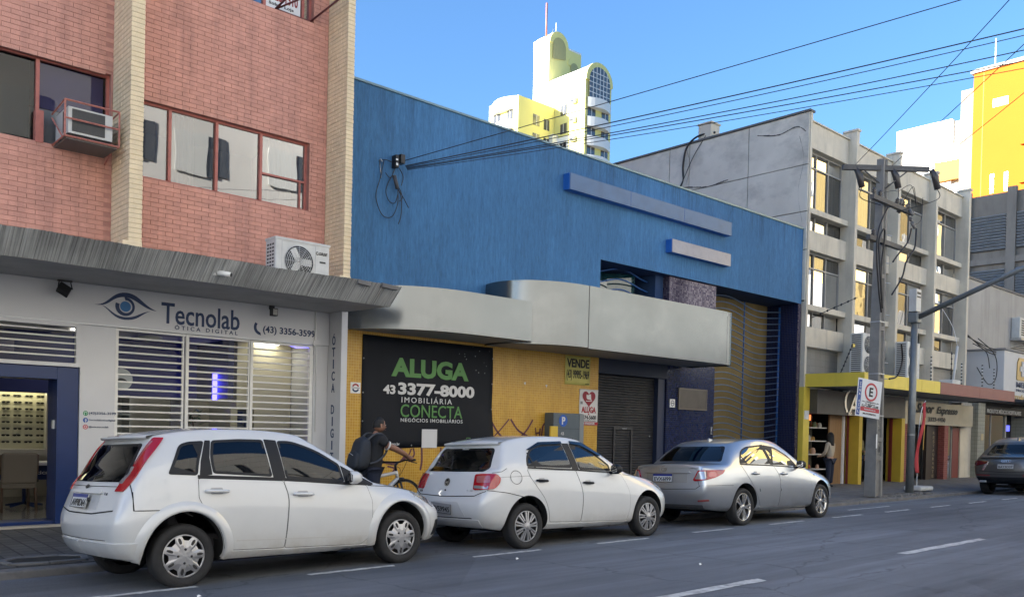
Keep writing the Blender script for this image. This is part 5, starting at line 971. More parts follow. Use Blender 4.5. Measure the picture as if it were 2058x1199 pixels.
# arched wing towards the street
ay = cy-6.7; ax0_, ax1_ = cx, cx+6.1; az = 56.6
bx('arched_wing', (ax0_, ax1_, ay, cy+3, 0, az), m_ty); bx('side_strip', (ax1_-.05, ax1_+1.3, ay+1.2, cy+3, 0, 51.8), m_ty)
vault = MB(); n_ = 20; V = []; F = []
for i in range(n_+1):
    a = math.pi*i/n_; x, z = (ax0_+ax1_)/2-3.05*math.cos(a), az+3.05*math.sin(a); V += [(x, ay+.3, z), (x, cy+3, z)]
    if i: F.append((2*i-2, 2*i, 2*i+1, 2*i-1))
obj('vault_roof', vault.add(V, F, True), m_tw, tw)
obj('arch_front', MB().prism([(ax0_, az-.1)]+[((ax0_+ax1_)/2-3.15*math.cos(math.pi*i/n_), az+3.15*math.sin(math.pi*i/n_)) for i in range(n_+1)]+[(ax1_, az-.1)], 'y', ay-.25, ay+.32), m_ty, tw)
wa = [((ax0_+ax1_)/2-2.4*math.cos(math.pi*i/n_), az+2.4*math.sin(math.pi*i/n_)) for i in range(n_+1)]+[((ax0_+ax1_)/2+2.4, 53.9), ((ax0_+ax1_)/2-2.4, 53.9)]
aw = obj('arched_window', MB().prism(wa, 'y', ay-.3, ay-.26), m_twin, tw); am = MB(); cxm = (ax0_+ax1_)/2
for k in range(-2, 3): x = cxm+k*.8; h_ = math.sqrt(max(0, 2.4**2-(k*.8)**2)); am.box(x-.05, x+.05, ay-.36, ay-.301, 53.9, az+h_)
for z in (54.7, 55.5, 56.3, 57.1, 57.9): h_ = 2.4 if z < az else math.sqrt(max(0, 2.4**2-(z-az)**2)); am.box(cxm-h_, cxm+h_, ay-.345, ay-.302, z-.05, z+.05)
obj('window_bars', am, m_tw, aw)
for k in range(13):
    zb = 52.3-3.0*k; V = []; F = []
    for i in range(11):
        t = i/10; x = ax0_+.35+5.4*t; b_ = .9*math.sin(math.pi*t)+.25; V += [(x, ay-b_, zb), (x, ay-b_, zb+1.5), (x, ay+.1, zb+1.5), (x, ay+.1, zb)]
        if i: o_ = 4*i; F += [(o_-4, o_, o_+1, o_-3), (o_-3, o_+1, o_+2, o_-2), (o_-1, o_+3, o_, o_-4)]
    obj('balcony_band', MB().add(V, F), m_tw, tw)
    for (a, b) in ((ax0_+.6, ax0_+2.4), (ax0_+3.9, ax0_+5.5)): pane_set('y', ay, a, b, zb-1.5, zb-.05, tw)
    if k < 9:
        for (a, b) in ((ay+3.9, ay+5.3),): pane_set('x', ax0_, a, b, zb-.3, zb+1.3, tw)
        w_ = bx('air_conditioner', (ax0_-.7, ax0_, ay+1.8, ay+2.6, zb+.9, zb+1.7), m_tw); pane_set('x', ax0_-.7, ay+1.85, ay+2.55, zb+.95, zb+1.35, w_, 'grille', False)
bx('white_core_strip', (cx-1.2, cx+.0, cy-.9, cy, 0, 49), m_tw); bx('white_core_strip', (ax0_-.06, ax0_, ay+3.4, cy-.9, 30, 48.5), m_tw)
# tall core with round crown
kx, ky = cx+.8, cy+2.4; kz = 65.4
bx('core', (kx, kx+7.6, ky, ky+3.7, 50, kz), m_ty); bx('low_crown', (kx+4.2, kx+7.6, ky+.0, ky+3.7, kz, kz+.3), m_tw)
def crown(x0, x1, y0, y1, z, nm):
    r_ = (x1-x0)/2; c = (x0+x1)/2; P = [(c-r_*math.cos(math.pi*i/18), z+r_*math.sin(math.pi*i/18)) for i in range(19)]
    obj(nm, MB().prism(P, 'y', y0, y1), m_ty, tw)
    Q = [(c-(r_-.7)*math.cos(math.pi*i/18), z-.3+(r_-.7)*math.sin(math.pi*i/18)) for i in range(19)]+[(c+r_-.7, z-2.0), (c-r_+.7, z-2.6)]
    obj('crown_grille', MB().prism(Q, 'y', y0-.06, y0-.01), M('grille_olive', (.42, .38, .16), .7, var=.2, vs=8, stretch=(4, 1, .2)), tw)
crown(kx, kx+4.4, ky-.1, ky+3.6, kz, 'round_crown'); crown(kx+4.3, kx+7.5, ky-.1, ky+3.6, kz-2.5, 'small_round_crown')
bx('core_shoulder', (kx-.02, kx+.6, ky+.2, ky+3.8, kz-1, kz+1.0), m_tw)
obj('dish', MB().lathe([(0, 0), (.5, .1), (.8, .35)], (kx+8.0, ky, kz-3.6), 'y', 14), m_tw, tw); pane_set('x', kx, ky+1.2, ky+2.6, 53.8, 55.5, tw); pane_set('y', ky, kx+5.5, kx+6.3, 58.2, 60, tw, fr=False)
obj('mast', MB().tube([(kx+.6, ky+1.5, kz+1), (kx+.6, ky+1.5, kz+7)], .16, 5), M('mast_red', (.45, .14, .12), .6), tw); obj('antenna', MB().tube([(kx+2.4, ky+1, kz+2), (kx+2.4, ky+1, kz+4.2)], .06, 4).tube([(kx+1.4, ky+1, kz+2), (kx+1.9, ky+1, kz+3.2)], .06, 4), m_tw, tw)
# orange slab tower and the white block with yellow balconies
m_or = M('tower_orange', (.42, .105, .012), .8, var=.04, vs=.2, spec=.1); ot = thing('orange_tower', 'sunlit orange slab tower rising at the street end behind the louvre building', 'tower', (82, 28, 0))
OX = 80.0
def SYZ(px): return None
obj('shaft', box(OX, OX+16, 12, 29.4, 0, 33.2), m_or, ot); obj('roof_coping', box(OX-.2, OX+16, 11.9, 29.6, 33.2, 33.5), M('coping_grey', (.35, .33, .3), .8), ot)
for r_ in range(6):
    for y in (27.7, 26.6): obj('slit_window', box(OX-.03, OX+.02, y-.14, y+.14, 22.6-3.2*r_, 24.2-3.2*r_), m_twin, ot)
    obj('ledge', box(OX-.3, OX, 24.6, 25.5, 26.2-3.2*r_, 26.45-3.2*r_), m_or, ot)
wv = obj('vent_window', box(OX-.04, OX+.02, 26.6, 27.8, 29.9, 30.6), m_twin, ot); obj('vent_bar', box(OX-.08, OX-.041, 26.6, 27.8, 30.22, 30.3), m_tw, wv)
obj('mast', MB().tube([(OX+2, 28.4, 33.4), (OX+2, 28.4, 36.6)], .06, 4), m_tw, ot); obj('groove', box(OX-.02, OX+.02, 28.55, 28.62, 0, 33.1), M('groove_orange', (.5, .25, .03), .8), ot)
wb = thing('white_apartment_block', 'white apartment block with yellow balcony panels left of the orange tower', 'building', (90, 37, 0)); WX = 88.0
obj('wall', box(WX, WX+14, 34.2, 39.6, 0, 32.6), m_tw, wb); obj('stair_tower', box(WX-1.2, WX+12, 31.2, 33.0, 0, 34.6), M('stair_shade', (.22, .19, .15), .8), wb); obj('stair_edge', box(WX-1.25, WX+12, 30.2, 31.19, 0, 34.9), m_tw, wb); obj('bay_back', box(WX+.4, WX+12, 33.0, 34.2, 0, 32.4), m_tw, wb)  # grey of the stair tower is shade put into its colour
m_by = M('balcony_yellow', (.42, .17, .012), .7)
for k in range(6):
    z = 28.0-3.9*k; obj('balcony_panel', box(WX-.4, WX+.4, 33.05, 35.6, z-1.4, z+.5), m_by, wb); w_ = obj('window_band', box(WX-.1, WX+.39, 33.05, 35.55, z+.5, z+2.1), m_twin, wb); fm_ = MB()
    for q in range(6): fm_.box(WX-.16, WX-.101, 33.05+.48*q, 33.15+.48*q, z+.5, z+2.1)
    fm_.box(WX-.16, WX-.102, 33.05, 35.55, z+1.95, z+2.1); obj('frame', fm_, m_tw, w_)
# ================================================================ opposite side of the street (behind the camera, seen in reflections, pale sunlit walls bounce light onto the fronts)
m_peach = M('peach_wall', (.64, .615, .565), .85, var=.06, vs=.5); m_cr2 = M('cream_wall', (.64, .645, .615), .85, var=.06, vs=.4); m_shut = M('shutter_white', (.62, .62, .58), .6); m_yel = M('sunny_yellow_wall', (.62, .46, .18), .85, var=.05, vs=.2)
def block(name, lab, x0, x1, y0, y1, h, mt, rows, cols, win=(1.5, 1.4)):
    t = thing(name, lab, 'building', ((x0+x1)/2, y1, 0), 'buildings across the street behind the viewer'); obj('wall', box(x0, x1, y0, y1, 0, h), mt, t)
    for r_ in range(rows):
        for c in range(cols):
            x = x0+(x1-x0)*(c+.5)/cols; z = 4.3+3.0*r_
            if z+2 > h: continue
            w_ = obj('window', box(x-win[0]/2, x+win[0]/2, y1, y1+.05, z, z+win[1]), m_twin, t); obj('shutter', box(x-win[0]/2-.05, x+.35, y1+.051, y1+.1, z-.05, z+win[1]+.05), m_shut, w_)
    return t
block('peach_apartment_block', 'long cream apartment block across the street behind the viewer', -70, -8, -22, -4.2, 13, m_cr2, 3, 18)
block('peach_corner_block', 'four storey pale peach block with white shutters across the street', -8, 22, -18, -4.2, 14.6, m_peach, 3, 11)
block('bounce_row', 'unseen pale row across the street beside the peach block, raised to bounce light', 22, 62, -18, -4.2, 12.5, m_cr2, 2, 12)  # height and pale walls chosen to bounce sunlight onto the right-hand fronts
t = block('yellow_apartment_block', 'sunlit yellow apartment block further along across the street', 64, 96, -34, -4.6, 34, m_yel, 9, 8)
for r_ in range(9):
    for c in range(4): w_ = obj('window', box(63.95, 64.0, -30+6.4*c, -28.4+6.4*c, 5+3.1*r_, 6.4+3.1*r_), m_twin, t); obj('shutter', box(63.9, 63.949, -29.2+6.4*c, -28.3+6.4*c, 5+3.1*r_, 6.4+3.1*r_), m_shut, w_)

lb_ = thing('shade_block', 'unseen block added beside the brick building to shade the street', 'building', (-40, 14, 0)); obj('wall', box(-90, -9.05, FY, 34, 0, 13.5), m_cr2, lb_)  # out of view, added to keep the low sun off the road
# ================================================================ cars
def subdivided(me, lv):
    o = bpy.data.objects.new('tmp', me); COL.objects.link(o); s = o.modifiers.new('s', 'SUBSURF'); s.levels = lv; s.render_levels = lv
    dg = bpy.context.evaluated_depsgraph_get(); r = bpy.data.meshes.new_from_object(o.evaluated_get(dg)); bpy.data.objects.remove(o); return r
def cage(sp):
    """control cage of a car body: stations x levels on the side, columns across; cabin on stations i0..i1"""
    low, (i0, i1), roof = sp['low'], sp['cab'], sp['roof']; N = len(low); B = (0, .5, .86); V = []; idx = {}; F = []; CR = {}
    hc = sp.get('crown', .045); rb, fb_ = sp.get('rbow', .07), sp.get('fbow', .14)
    def vid(key, co):
        if key not in idx: idx[key] = len(V); V.append(co)
        return idx[key]
    def bow(i, b):
        q = 1-b*b
        return (-rb*q if i == 0 else fb_*q if i == N-1 else 0)
    def Lv(i, l, s): x, y, z = low[i][l]; return vid(('L', i, l, s), (x, y*s, z))
    def K(i, l, c, s):
        if c == 3: return Lv(i, l, s)
        b = B[c]; x, y, z = low[i][l]; s_ = 1 if c == 0 else s; dx = bow(i, b)
        if l == 4:
            z += hc*(1-b*b)
            if i == i0 and i != 0: dx = -rb*(1-b*b)*.8
            if i == i1: dx = .12*(1-b*b)
            if 0 < i < i0: dx = -rb*(1-b*b)*.9
        return vid(('K', i, l, c, s_), (x+dx, b*y*s, z))
    def Rf(i, c, s):
        x, y, z = roof[i-i0]
        if c == 3: return vid(('R', i, 3, s), (x, y*s, z))
        b = B[c]; q = 1-b*b; return vid(('R', i, c, 1 if c == 0 else s), (x+(.07*q if i == i1 else -.05*q if i == i0 else 0), b*y*s, z+.03*q))
    def Sm(i, c, s):
        a = V[K(i, 4, c, s) if c < 3 else Lv(i, 4, s)]; r = V[Rf(i, c, s)]; m = [(p+q)/2 for p, q in zip(a, r)]
        if c == 3: m[1] += .018*s
        if i in (i0, i1): m[0] += sp.get('scr', .02)*(1 if i == i1 else -1); m[2] += .01
        return vid(('S', i, c, 1 if c == 0 else s), tuple(m))
    for s in (1, -1):
        def q(a, b, c, d): F.append((a, b, c, d) if s == 1 else (d, c, b, a))
        for i in range(N-1):
            for l in range(4): q(Lv(i, l, s), Lv(i+1, l, s), Lv(i+1, l+1, s), Lv(i, l+1, s))
            for c in range(3): q(K(i, 0, c, s), K(i+1, 0, c, s), K(i+1, 0, c+1, s), K(i, 0, c+1, s))
            if not (i0 <= i < i1):
                for c in range(3): q(K(i, 4, c+1, s), K(i+1, 4, c+1, s), K(i+1, 4, c, s), K(i, 4, c, s))
            else:
                q(Lv(i, 4, s), Lv(i+1, 4, s), Sm(i+1, 3, s), Sm(i, 3, s)); q(Sm(i, 3, s), Sm(i+1, 3, s), Rf(i+1, 3, s), Rf(i, 3, s))
                for c in range(3): q(Rf(i, c+1, s), Rf(i+1, c+1, s), Rf(i+1, c, s), Rf(i, c, s))
                CR[(Lv(i, 4, s), Lv(i+1, 4, s))] = .3; CR[(Rf(i, 3, s), Rf(i+1, 3, s))] = .35
        for i, fl in ((0, 1), (N-1, -1)):
            for l in range(4):
                for c in range(3):
                    a = (K(i, l, c, s), K(i, l, c+1, s), K(i, l+1, c+1, s), K(i, l+1, c, s)); q(*(a if fl == 1 else a[::-1]))
        for i, fl in ((i0, 1), (i1, -1)):
            for c in range(3):
                a = (K(i, 4, c, s), K(i, 4, c+1, s), Sm(i, c+1, s), Sm(i, c, s)); q(*(a if fl == 1 else a[::-1])); a = (Sm(i, c, s), Sm(i, c+1, s), Rf(i, c+1, s), Rf(i, c, s)); q(*(a if fl == 1 else a[::-1]))
                CR[(K(i, 4, c, s), K(i, 4, c+1, s))] = .45; CR[(Rf(i, c, s), Rf(i, c+1, s))] = .5
            CR[(Lv(i, 4, s), Sm(i, 3, s))] = .3; CR[(Sm(i, 3, s), Rf(i, 3, s))] = .3
        for i in range(N-1): CR[(Lv(i, 0, s), Lv(i+1, 0, s))] = .7
        for i in range(i1, N-1): CR[(Lv(i, 4, s), Lv(i+1, 4, s))] = .25
        if sp.get('deck'):
            for i in range(0, i0): CR[(Lv(i, 4, s), Lv(i+1, 4, s))] = .3
            for c in range(3): CR[(K(0, 4, c, s), K(0, 4, c+1, s))] = .75
    me = bpy.data.meshes.new('cage'); me.from_pydata(V, [], F); me.update(); me.flip_normals()
    at = me.attributes.new('crease_edge', 'FLOAT', 'EDGE'); look = {tuple(sorted(k)): v for k, v in CR.items()}
    for e in me.edges:
        k = tuple(sorted(e.vertices))
        if k in look: at.data[e.index].value = look[k]
    return me
def rpoly(pts, r=.03, n=4):
    """round the corners of a polygon"""
    P = [Vector(p[:2]) for p in pts]; out = []; m = len(P)
    for i in range(m):
        a, b, c = P[i-1], P[i], P[(i+1) % m]; rr = pts[i][2] if len(pts[i]) > 2 else r
        u, v = (a-b), (c-b); d = min(rr, u.length*.45, v.length*.45)
        if d < 1e-4: out.append(tuple(b)); continue
        p, q = b+u.normalized()*d, b+v.normalized()*d
        for k in range(n+1): t = k/n; out.append(tuple(p*(1-t)**2+b*2*t*(1-t)+q*t*t))
    return out
def inset(pts, d):
    P = [Vector(p) for p in pts]; m = len(P); A = sum(P[i].x*P[(i+1) % m].y-P[(i+1) % m].x*P[i].y for i in range(m)); sg = 1 if A > 0 else -1; out = []
    for i in range(m):
        a, b, c = P[i-1], P[i], P[(i+1) % m]; e1 = (b-a); e2 = (c-b)
        if e1.length < 1e-6 or e2.length < 1e-6: out.append(tuple(b)); continue
        n1 = Vector((-e1.y, e1.x)).normalized()*sg; n2 = Vector((-e2.y, e2.x)).normalized()*sg; n_ = (n1+n2); n_ = n_.normalized() if n_.length > 1e-6 else n1; k = max(.4, n_.dot(n1)); out.append(tuple(b+n_*d/k))
    return out
def segd(p, a, b):
    d = b-a; t = max(0, min(1, (p-a).dot(d)/max(1e-12, d.dot(d)))); q = a+d*t; return (p-q).length, q
def inset_clean(pts, d):
    P = [Vector(p) for p in pts]; m = len(P); out = []
    for q in inset(pts, d):
        v = Vector(q)
        if min(segd(v, P[i], P[(i+1) % m])[0] for i in range(m)) > d*.93 and (not out or (v-out[-1]).length > 2e-3): out.append(v)
    return [tuple(v) for v in out]
class Skin:
    """places flat outlines on a car's body surface: mode s (right side, x/z), r (rear, y/z), f (front, y/z), t (top, x/y)"""
    def __init__(s, me):
        bm = bmesh.new(); bm.from_mesh(me); bmesh.ops.triangulate(bm, faces=bm.faces); s.bvh = BVHTree.FromBMesh(bm); bm.free()
    def at(s, u, v, mode):
        K = .70710678
        o, d = {'q': ((u*K-4*K, -u*K-4*K, v), (K, K, 0)), 's': ((u, -3, v), (0, 1, 0)), 'r': ((-4, u, v), (1, 0, 0)), 'f': ((7, u, v), (-1, 0, 0)), 't': ((u, v, 4), (0, 0, -1))}[mode]
        h = s.bvh.ray_cast(Vector(o), Vector(d))
        if h[0] is None or h[1].dot(Vector(d)) > -.05:
            q = {'q': (u*K-.35, -u*K-.35, v), 's': (u, -.7, v), 'r': (-.5, u, v), 'f': (3.0, u, v), 't': (u, v, 1.2)}[mode]; h = s.bvh.find_nearest(Vector(h[0] or q)) if h[0] is not None else s.bvh.find_nearest(Vector(q))
        n = h[1]
        if n.dot(Vector(d)) > 0: n = -n
        return h[0], n
    def patch(s, pts, mode, off=.003, thick=.006, res=.05, mirror=False, dome=0):
        bm = bmesh.new(); vs = [bm.verts.new((p[0], p[1], 0)) for p in pts]; bm.faces.new(vs)
        for ax in (0, 1):
            lo, hi = min(p[ax] for p in pts), max(p[ax] for p in pts); k = math.ceil(lo/res+1e-6)
            while k*res < hi:
                no = (1, 0, 0) if ax == 0 else (0, 1, 0); co = (k*res, 0, 0) if ax == 0 else (0, k*res, 0); bmesh.ops.bisect_plane(bm, geom=bm.verts[:]+bm.edges[:]+bm.faces[:], plane_co=co, plane_no=no, dist=1e-5); k += 1
        bmesh.ops.triangulate(bm, faces=[f for f in bm.faces if len(f.verts) > 4])
        nor = {}
        cu, cv = sum(p[0] for p in pts)/len(pts), sum(p[1] for p in pts)/len(pts); mr = max(math.hypot(p[0]-cu, p[1]-cv) for p in pts)
        for v in bm.verts:
            d_ = dome*max(0, 1-(math.hypot(v.co.x-cu, v.co.y-cv)/mr)**2) if dome else 0
            P_, n = s.at(v.co.x, v.co.y, mode); v.co = P_+n*(off+d_); nor[v] = n
        for f in bm.faces: f.smooth = True
        be = [e for e in bm.edges if e.is_boundary]; r = bmesh.ops.extrude_edge_only(bm, edges=be)
        nv = [g for g in r['geom'] if isinstance(g, bmesh.types.BMVert)]
        src = {}
        for e in bm.edges:
            a, b = e.verts
            if a in nor and b not in nor: src[b] = nor[a]
            elif b in nor and a not in nor: src[a] = nor[b]
        for v in nv: v.co -= src.get(v, Vector((0, 0, 0)))*thick
        for e in be: e.smooth = False
        bmesh.ops.recalc_face_normals(bm, faces=bm.faces); 
        f0 = max(bm.faces, key=lambda f: f.calc_area() if all(v in nor for v in f.verts) else 0)
        if f0.normal.dot(nor[f0.verts[0]]) < 0: bmesh.ops.reverse_faces(bm, faces=bm.faces)
        if mirror:
            for v in bm.verts: v.co.y = -v.co.y
            bmesh.ops.reverse_faces(bm, faces=bm.faces)
        me = bpy.data.meshes.new('panel'); bm.to_mesh(me); bm.free(); return me
    def ring(s, pts, w, mode, off=.005, thick=.006, sub=1):
        ic = [Vector(p) for p in inset_clean(pts, w)]; inn = [tuple(min((segd(Vector(p), ic[i], ic[(i+1) % len(ic)]) for i in range(len(ic))), key=lambda t: t[0])[1]) for p in pts]; V = []; F = []; n = len(pts)
        for p, q in zip(pts, inn):
            for uv, dz in ((p, -thick), (p, off), (q, off), (q, -thick)): P_, nn = s.at(uv[0], uv[1], mode); V.append(P_+nn*dz)
        for i in range(n):
            j = (i+1) % n
            for k in range(3): F.append((4*i+k, 4*j+k, 4*j+k+1, 4*i+k+1))
        return MB().add(V, F)
    def seam(s, pts, w, mode, off=.004):
        P = []
        for a, b in zip(pts[:-1], pts[1:]):
            n = max(1, int((Vector(b)-Vector(a)).length/.04))
            for k in range(n): P.append(tuple(Vector(a).lerp(Vector(b), k/n)))
        P.append(tuple(pts[-1])); V = []; F = []
        for i, p in enumerate(P):
            t = (Vector(P[min(i+1, len(P)-1)])-Vector(P[max(i-1, 0)])).normalized(); nn = Vector((-t.y, t.x))*w/2
            for sg in (1, -1): P_, n_ = s.at(p[0]+nn.x*sg, p[1]+nn.y*sg, mode); V.append(P_+n_*off)
        for i in range(len(P)-1): F.append((2*i, 2*i+1, 2*i+3, 2*i+2))
        return MB().add(V, F)
m_tyre = M('tyre_rubber', (.016, .016, .017), .75, var=.25, vs=14, bump=.2, bs=60)
m_well = M('wheel_well', (.012, .012, .012), .9); m_inner = M('car_interior', (.02, .02, .022), .85); m_seat = M('seat_cloth', (.035, .035, .04), .9)
m_seam = M('gap_and_crease_shade', (.008, .008, .008), .8); m_trim = M('black_trim', (.010, .011, .013), .5, var=.1, spec=.3)
m_rim = M('hubcap_silver', (.40, .40, .41), .38, .7, var=.12, vs=9); m_rimb = M('alloy_bright', (.55, .54, .52), .22, .9); m_rimd = M('rim_shadow', (.03, .03, .032), .6, .3)
def redlens(): 
    m = M('tail_lamp_red', (.36, .006, .012), .12, coat=1); return m
m_red = redlens(); m_clear = M('lamp_clear', (.42, .40, .40), .1, .5, coat=1); m_pinkl = M('lamp_pinkish', (.42, .13, .13), .12, .3, coat=1)
m_headl = glassmat('headlamp_cover', (.8, .82, .85), 1.5); m_plate = M('plate_white', (.62, .62, .60), .45); m_plateg = M('plate_grey', (.36, .36, .36), .4, .3); m_pblue = M('plate_blue', (.01, .03, .22), .4); m_chr = M('badge_chrome', (.6, .6, .6), .15, 1)
def carglass(name, tint, refl): return glassmat(name, tint, refl, 1.5)
def wheel_mesh_parts(r, w, style):
    """(tyre, rim parts) turned about the y axis; outer face towards -y"""
    h = w/2; ri = r*.665 if style != 'alloy' else r*.72
    tyre = MB().lathe([(ri-.005, -h*.72), (ri+.012, -h*.9), (r*.86, -h), (r*.96, -h*.86), (r*.992, -h*.62), (r, -h*.3), (r, h*.3), (r*.99, h*.65), (r*.95, h*.9), (r*.85, h), (ri, h*.85)], (0, 0, 0), 'y', 48)
    for a in (-.25, .0, .25): tyre.lathe([(r*1.001, h*a-.004), (r*1.0012, h*a+.004)], (0, 0, 0), 'y', 48)
    parts = [('tyre', tyre, m_tyre)]
    parts.append(('rim_barrel', MB().lathe([(ri, -h*.74), (ri*.985, -h*.5), (ri*.93, -h*.1), (0.001, h*.1)], (0, 0, 0), 'y', 40), m_rimd))
    d = -h*.72
    def star(outline, depth0, depth1, mt, nm): parts.append((nm, MB().prism(outline, 'y', depth0, depth1), mt))
    if style == 'star':                                         # six pointed hub cap with slots
        parts.append(('rim_lip', MB().lathe([(ri*1.0, d+.01), (ri*1.015, d-.008), (ri*.95, d-.012), (ri*.93, d+.0)], (0, 0, 0), 'y', 40), m_rim))
        pts = []
        for k in range(7):
            a = 2*math.pi*k/7+.2
            for da, rr in ((-.30, .74), (-.17, .95), (-.06, .965), (.06, .965), (.17, .95), (.30, .74)): pts.append((ri*rr*math.cos(a+da), ri*rr*math.sin(a+da)))
        V = [(0, d-.034, 0)]+[(x, d-.012, z) for x, z in pts]+[(x*.55, d-.03, z*.55) for x, z in pts]; n = len(pts); F = []
        for i in range(n): j = (i+1) % n; F += [(1+i, 1+j, 1+n+j, 1+n+i), (0, 1+n+i, 1+n+j)]
        parts.append(('hubcap', MB().add(V, F, False), m_rim)); sl = MB()
        for k in range(7):
            a = 2*math.pi*k/7+.2; c = Vector((ri*.72*math.cos(a), ri*.72*math.sin(a))); u = Vector((math.cos(a), math.sin(a)))
            pp = [(c+u*.034*math.cos(t)+Vector((-u.y, u.x))*.013*math.sin(t)) for t in [2*math.pi*i/12 for i in range(12)]]; sl.prism([tuple(p) for p in pp], 'y', d-.0275, d-.018)
        for k in range(4): a = math.pi/2*k+.5; sl.lathe([(0, 0), (.011, 0), (.011, .012)], (ri*.32*math.cos(a), d-.036, ri*.32*math.sin(a)), 'y', 10)
        parts.append(('hubcap_slots', sl, m_rimd))
    elif style == 'spokes':                                     # many thin spokes in pairs
        parts.append(('rim_lip', MB().lathe([(ri*1.0, d+.01), (ri*1.015, d-.008), (ri*.96, d-.014), (ri*.94, d+.0)], (0, 0, 0), 'y', 40), m_rim)); sp_ = MB()
        for k in range(9):
            for s in (-.085, .085, .26)[:2]:
                a = 2*math.pi*k/9+s; p, q = (ri*.2*math.cos(a+s*1.2), ri*.2*math.sin(a+s*1.2)), (ri*.965*math.cos(a*1+s*.35), ri*.965*math.sin(a+s*.35)); t = Vector((q[0]-p[0], q[1]-p[1])).normalized(); nn = Vector((-t.y, t.x))
                V = []
                for pt, wd, dp in ((p, .011, d-.03), (q, .0145, d-.012)):
                    for sg in (-1, 1): V += [(pt[0]+nn.x*wd*sg, dp+.012, pt[1]+nn.y*wd*sg), (pt[0]+nn.x*wd*sg*.7, dp-.004, pt[1]+nn.y*wd*sg*.7)]
                sp_.add(V, [(0, 4, 5, 1), (1, 5, 7, 3), (3, 7, 6, 2), (0, 1, 3, 2), (4, 6, 7, 5)])
        parts.append(('hubcap', sp_, m_rim)); parts.append(('hub_centre', MB().lathe([(0, d-.042), (.03, d-.04), (.045, d-.032), (.05, d-.015)], (0, 0, 0), 'y', 20), m_rim)); sl = MB()
        for k in range(4): a = math.pi/2*k+.5; sl.lathe([(0, 0), (.011, 0), (.011, .012)], (ri*.36*math.cos(a), d-.038, ri*.36*math.sin(a)), 'y', 10)
        parts.append(('wheel_bolts', sl, m_rimd))
    else:                                                       # five broad twin spokes, alloy
        parts.append(('rim_lip', MB().lathe([(ri*1.0, d+.02), (ri*1.02, d-.008), (ri*.97, d-.012), (ri*.94, d+.03)], (0, 0, 0), 'y', 40), m_rimb)); sp_ = MB()
        for k in range(5):
            a = 2*math.pi*k/5+.35
            for s in (-.17, .17):
                p, q = (ri*.2*math.cos(a+s*.9), ri*.2*math.sin(a+s*.9)), (ri*.95*math.cos(a+s), ri*.95*math.sin(a+s)); t = Vector((q[0]-p[0], q[1]-p[1])).normalized(); nn = Vector((-t.y, t.x)); V = []
                for pt, wd, dp in ((p, .022, d-.0), (q, .021, d-.006)):
                    for sg in (-1, 1): V += [(pt[0]+nn.x*wd*sg, dp+.03, pt[1]+nn.y*wd*sg), (pt[0]+nn.x*wd*sg*.6, dp-.01, pt[1]+nn.y*wd*sg*.6)]
                sp_.add(V, [(0, 4, 5, 1), (1, 5, 7, 3), (3, 7, 6, 2), (0, 1, 3, 2), (4, 6, 7, 5)])
        parts.append(('spokes', sp_, m_rimb)); parts.append(('hub_centre', MB().lathe([(0, d-.016), (.03, d-.016), (.055, d-.006), (.06, d+.02)], (0, 0, 0), 'y', 20), m_rimb))
    return parts
def plate(root, sk_, txt, c, w, h, mt, blue=True, yawd=0, out=.008):
    """licence plate facing the rear (-x) centred at c"""
    p = obj('number_plate', MB().box(-.006, 0, -w/2, w/2, -h/2, h/2), mt, root); mats_ = []
    if blue: mats_.append(obj('plate_band', MB().box(-.0085, -.006, -w/2, w/2, h/2-.032, h/2), m_pblue, p))
    me = text_mesh(txt, 1, .012, fit=(w*.86, h*.52), extrude=.0015); me.transform(Matrix.Translation((-.0085, 0, -(.016 if blue else .008))) @ Matrix.Rotation(R(-90), 4, 'Z') @ Matrix.Rotation(R(90), 4, 'X')); t = obj('plate_letters', me, m_black, p)
    rim = MB().box(-.009, -.006, -w/2, w/2, -h/2, -h/2+.006).box(-.009, -.006, -w/2, -w/2+.005, -h/2, h/2).box(-.009, -.006, w/2-.005, w/2, -h/2, h/2); obj('plate_rim', rim, m_black, p)
    q = [sk_.at(c[0]+dy, c[1]+dz, 'r') for dy, dz in ((0, 0), (0, h*.5), (0, -h*.5), (w*.45, 0), (-w*.45, 0))]; n_ = q[0][1]; xm = min(t[0].x for t in q); p.location = (xm-out, c[0], c[1]); p.rotation_euler = (yawd, math.atan2(n_.z, -n_.x), 0); return p
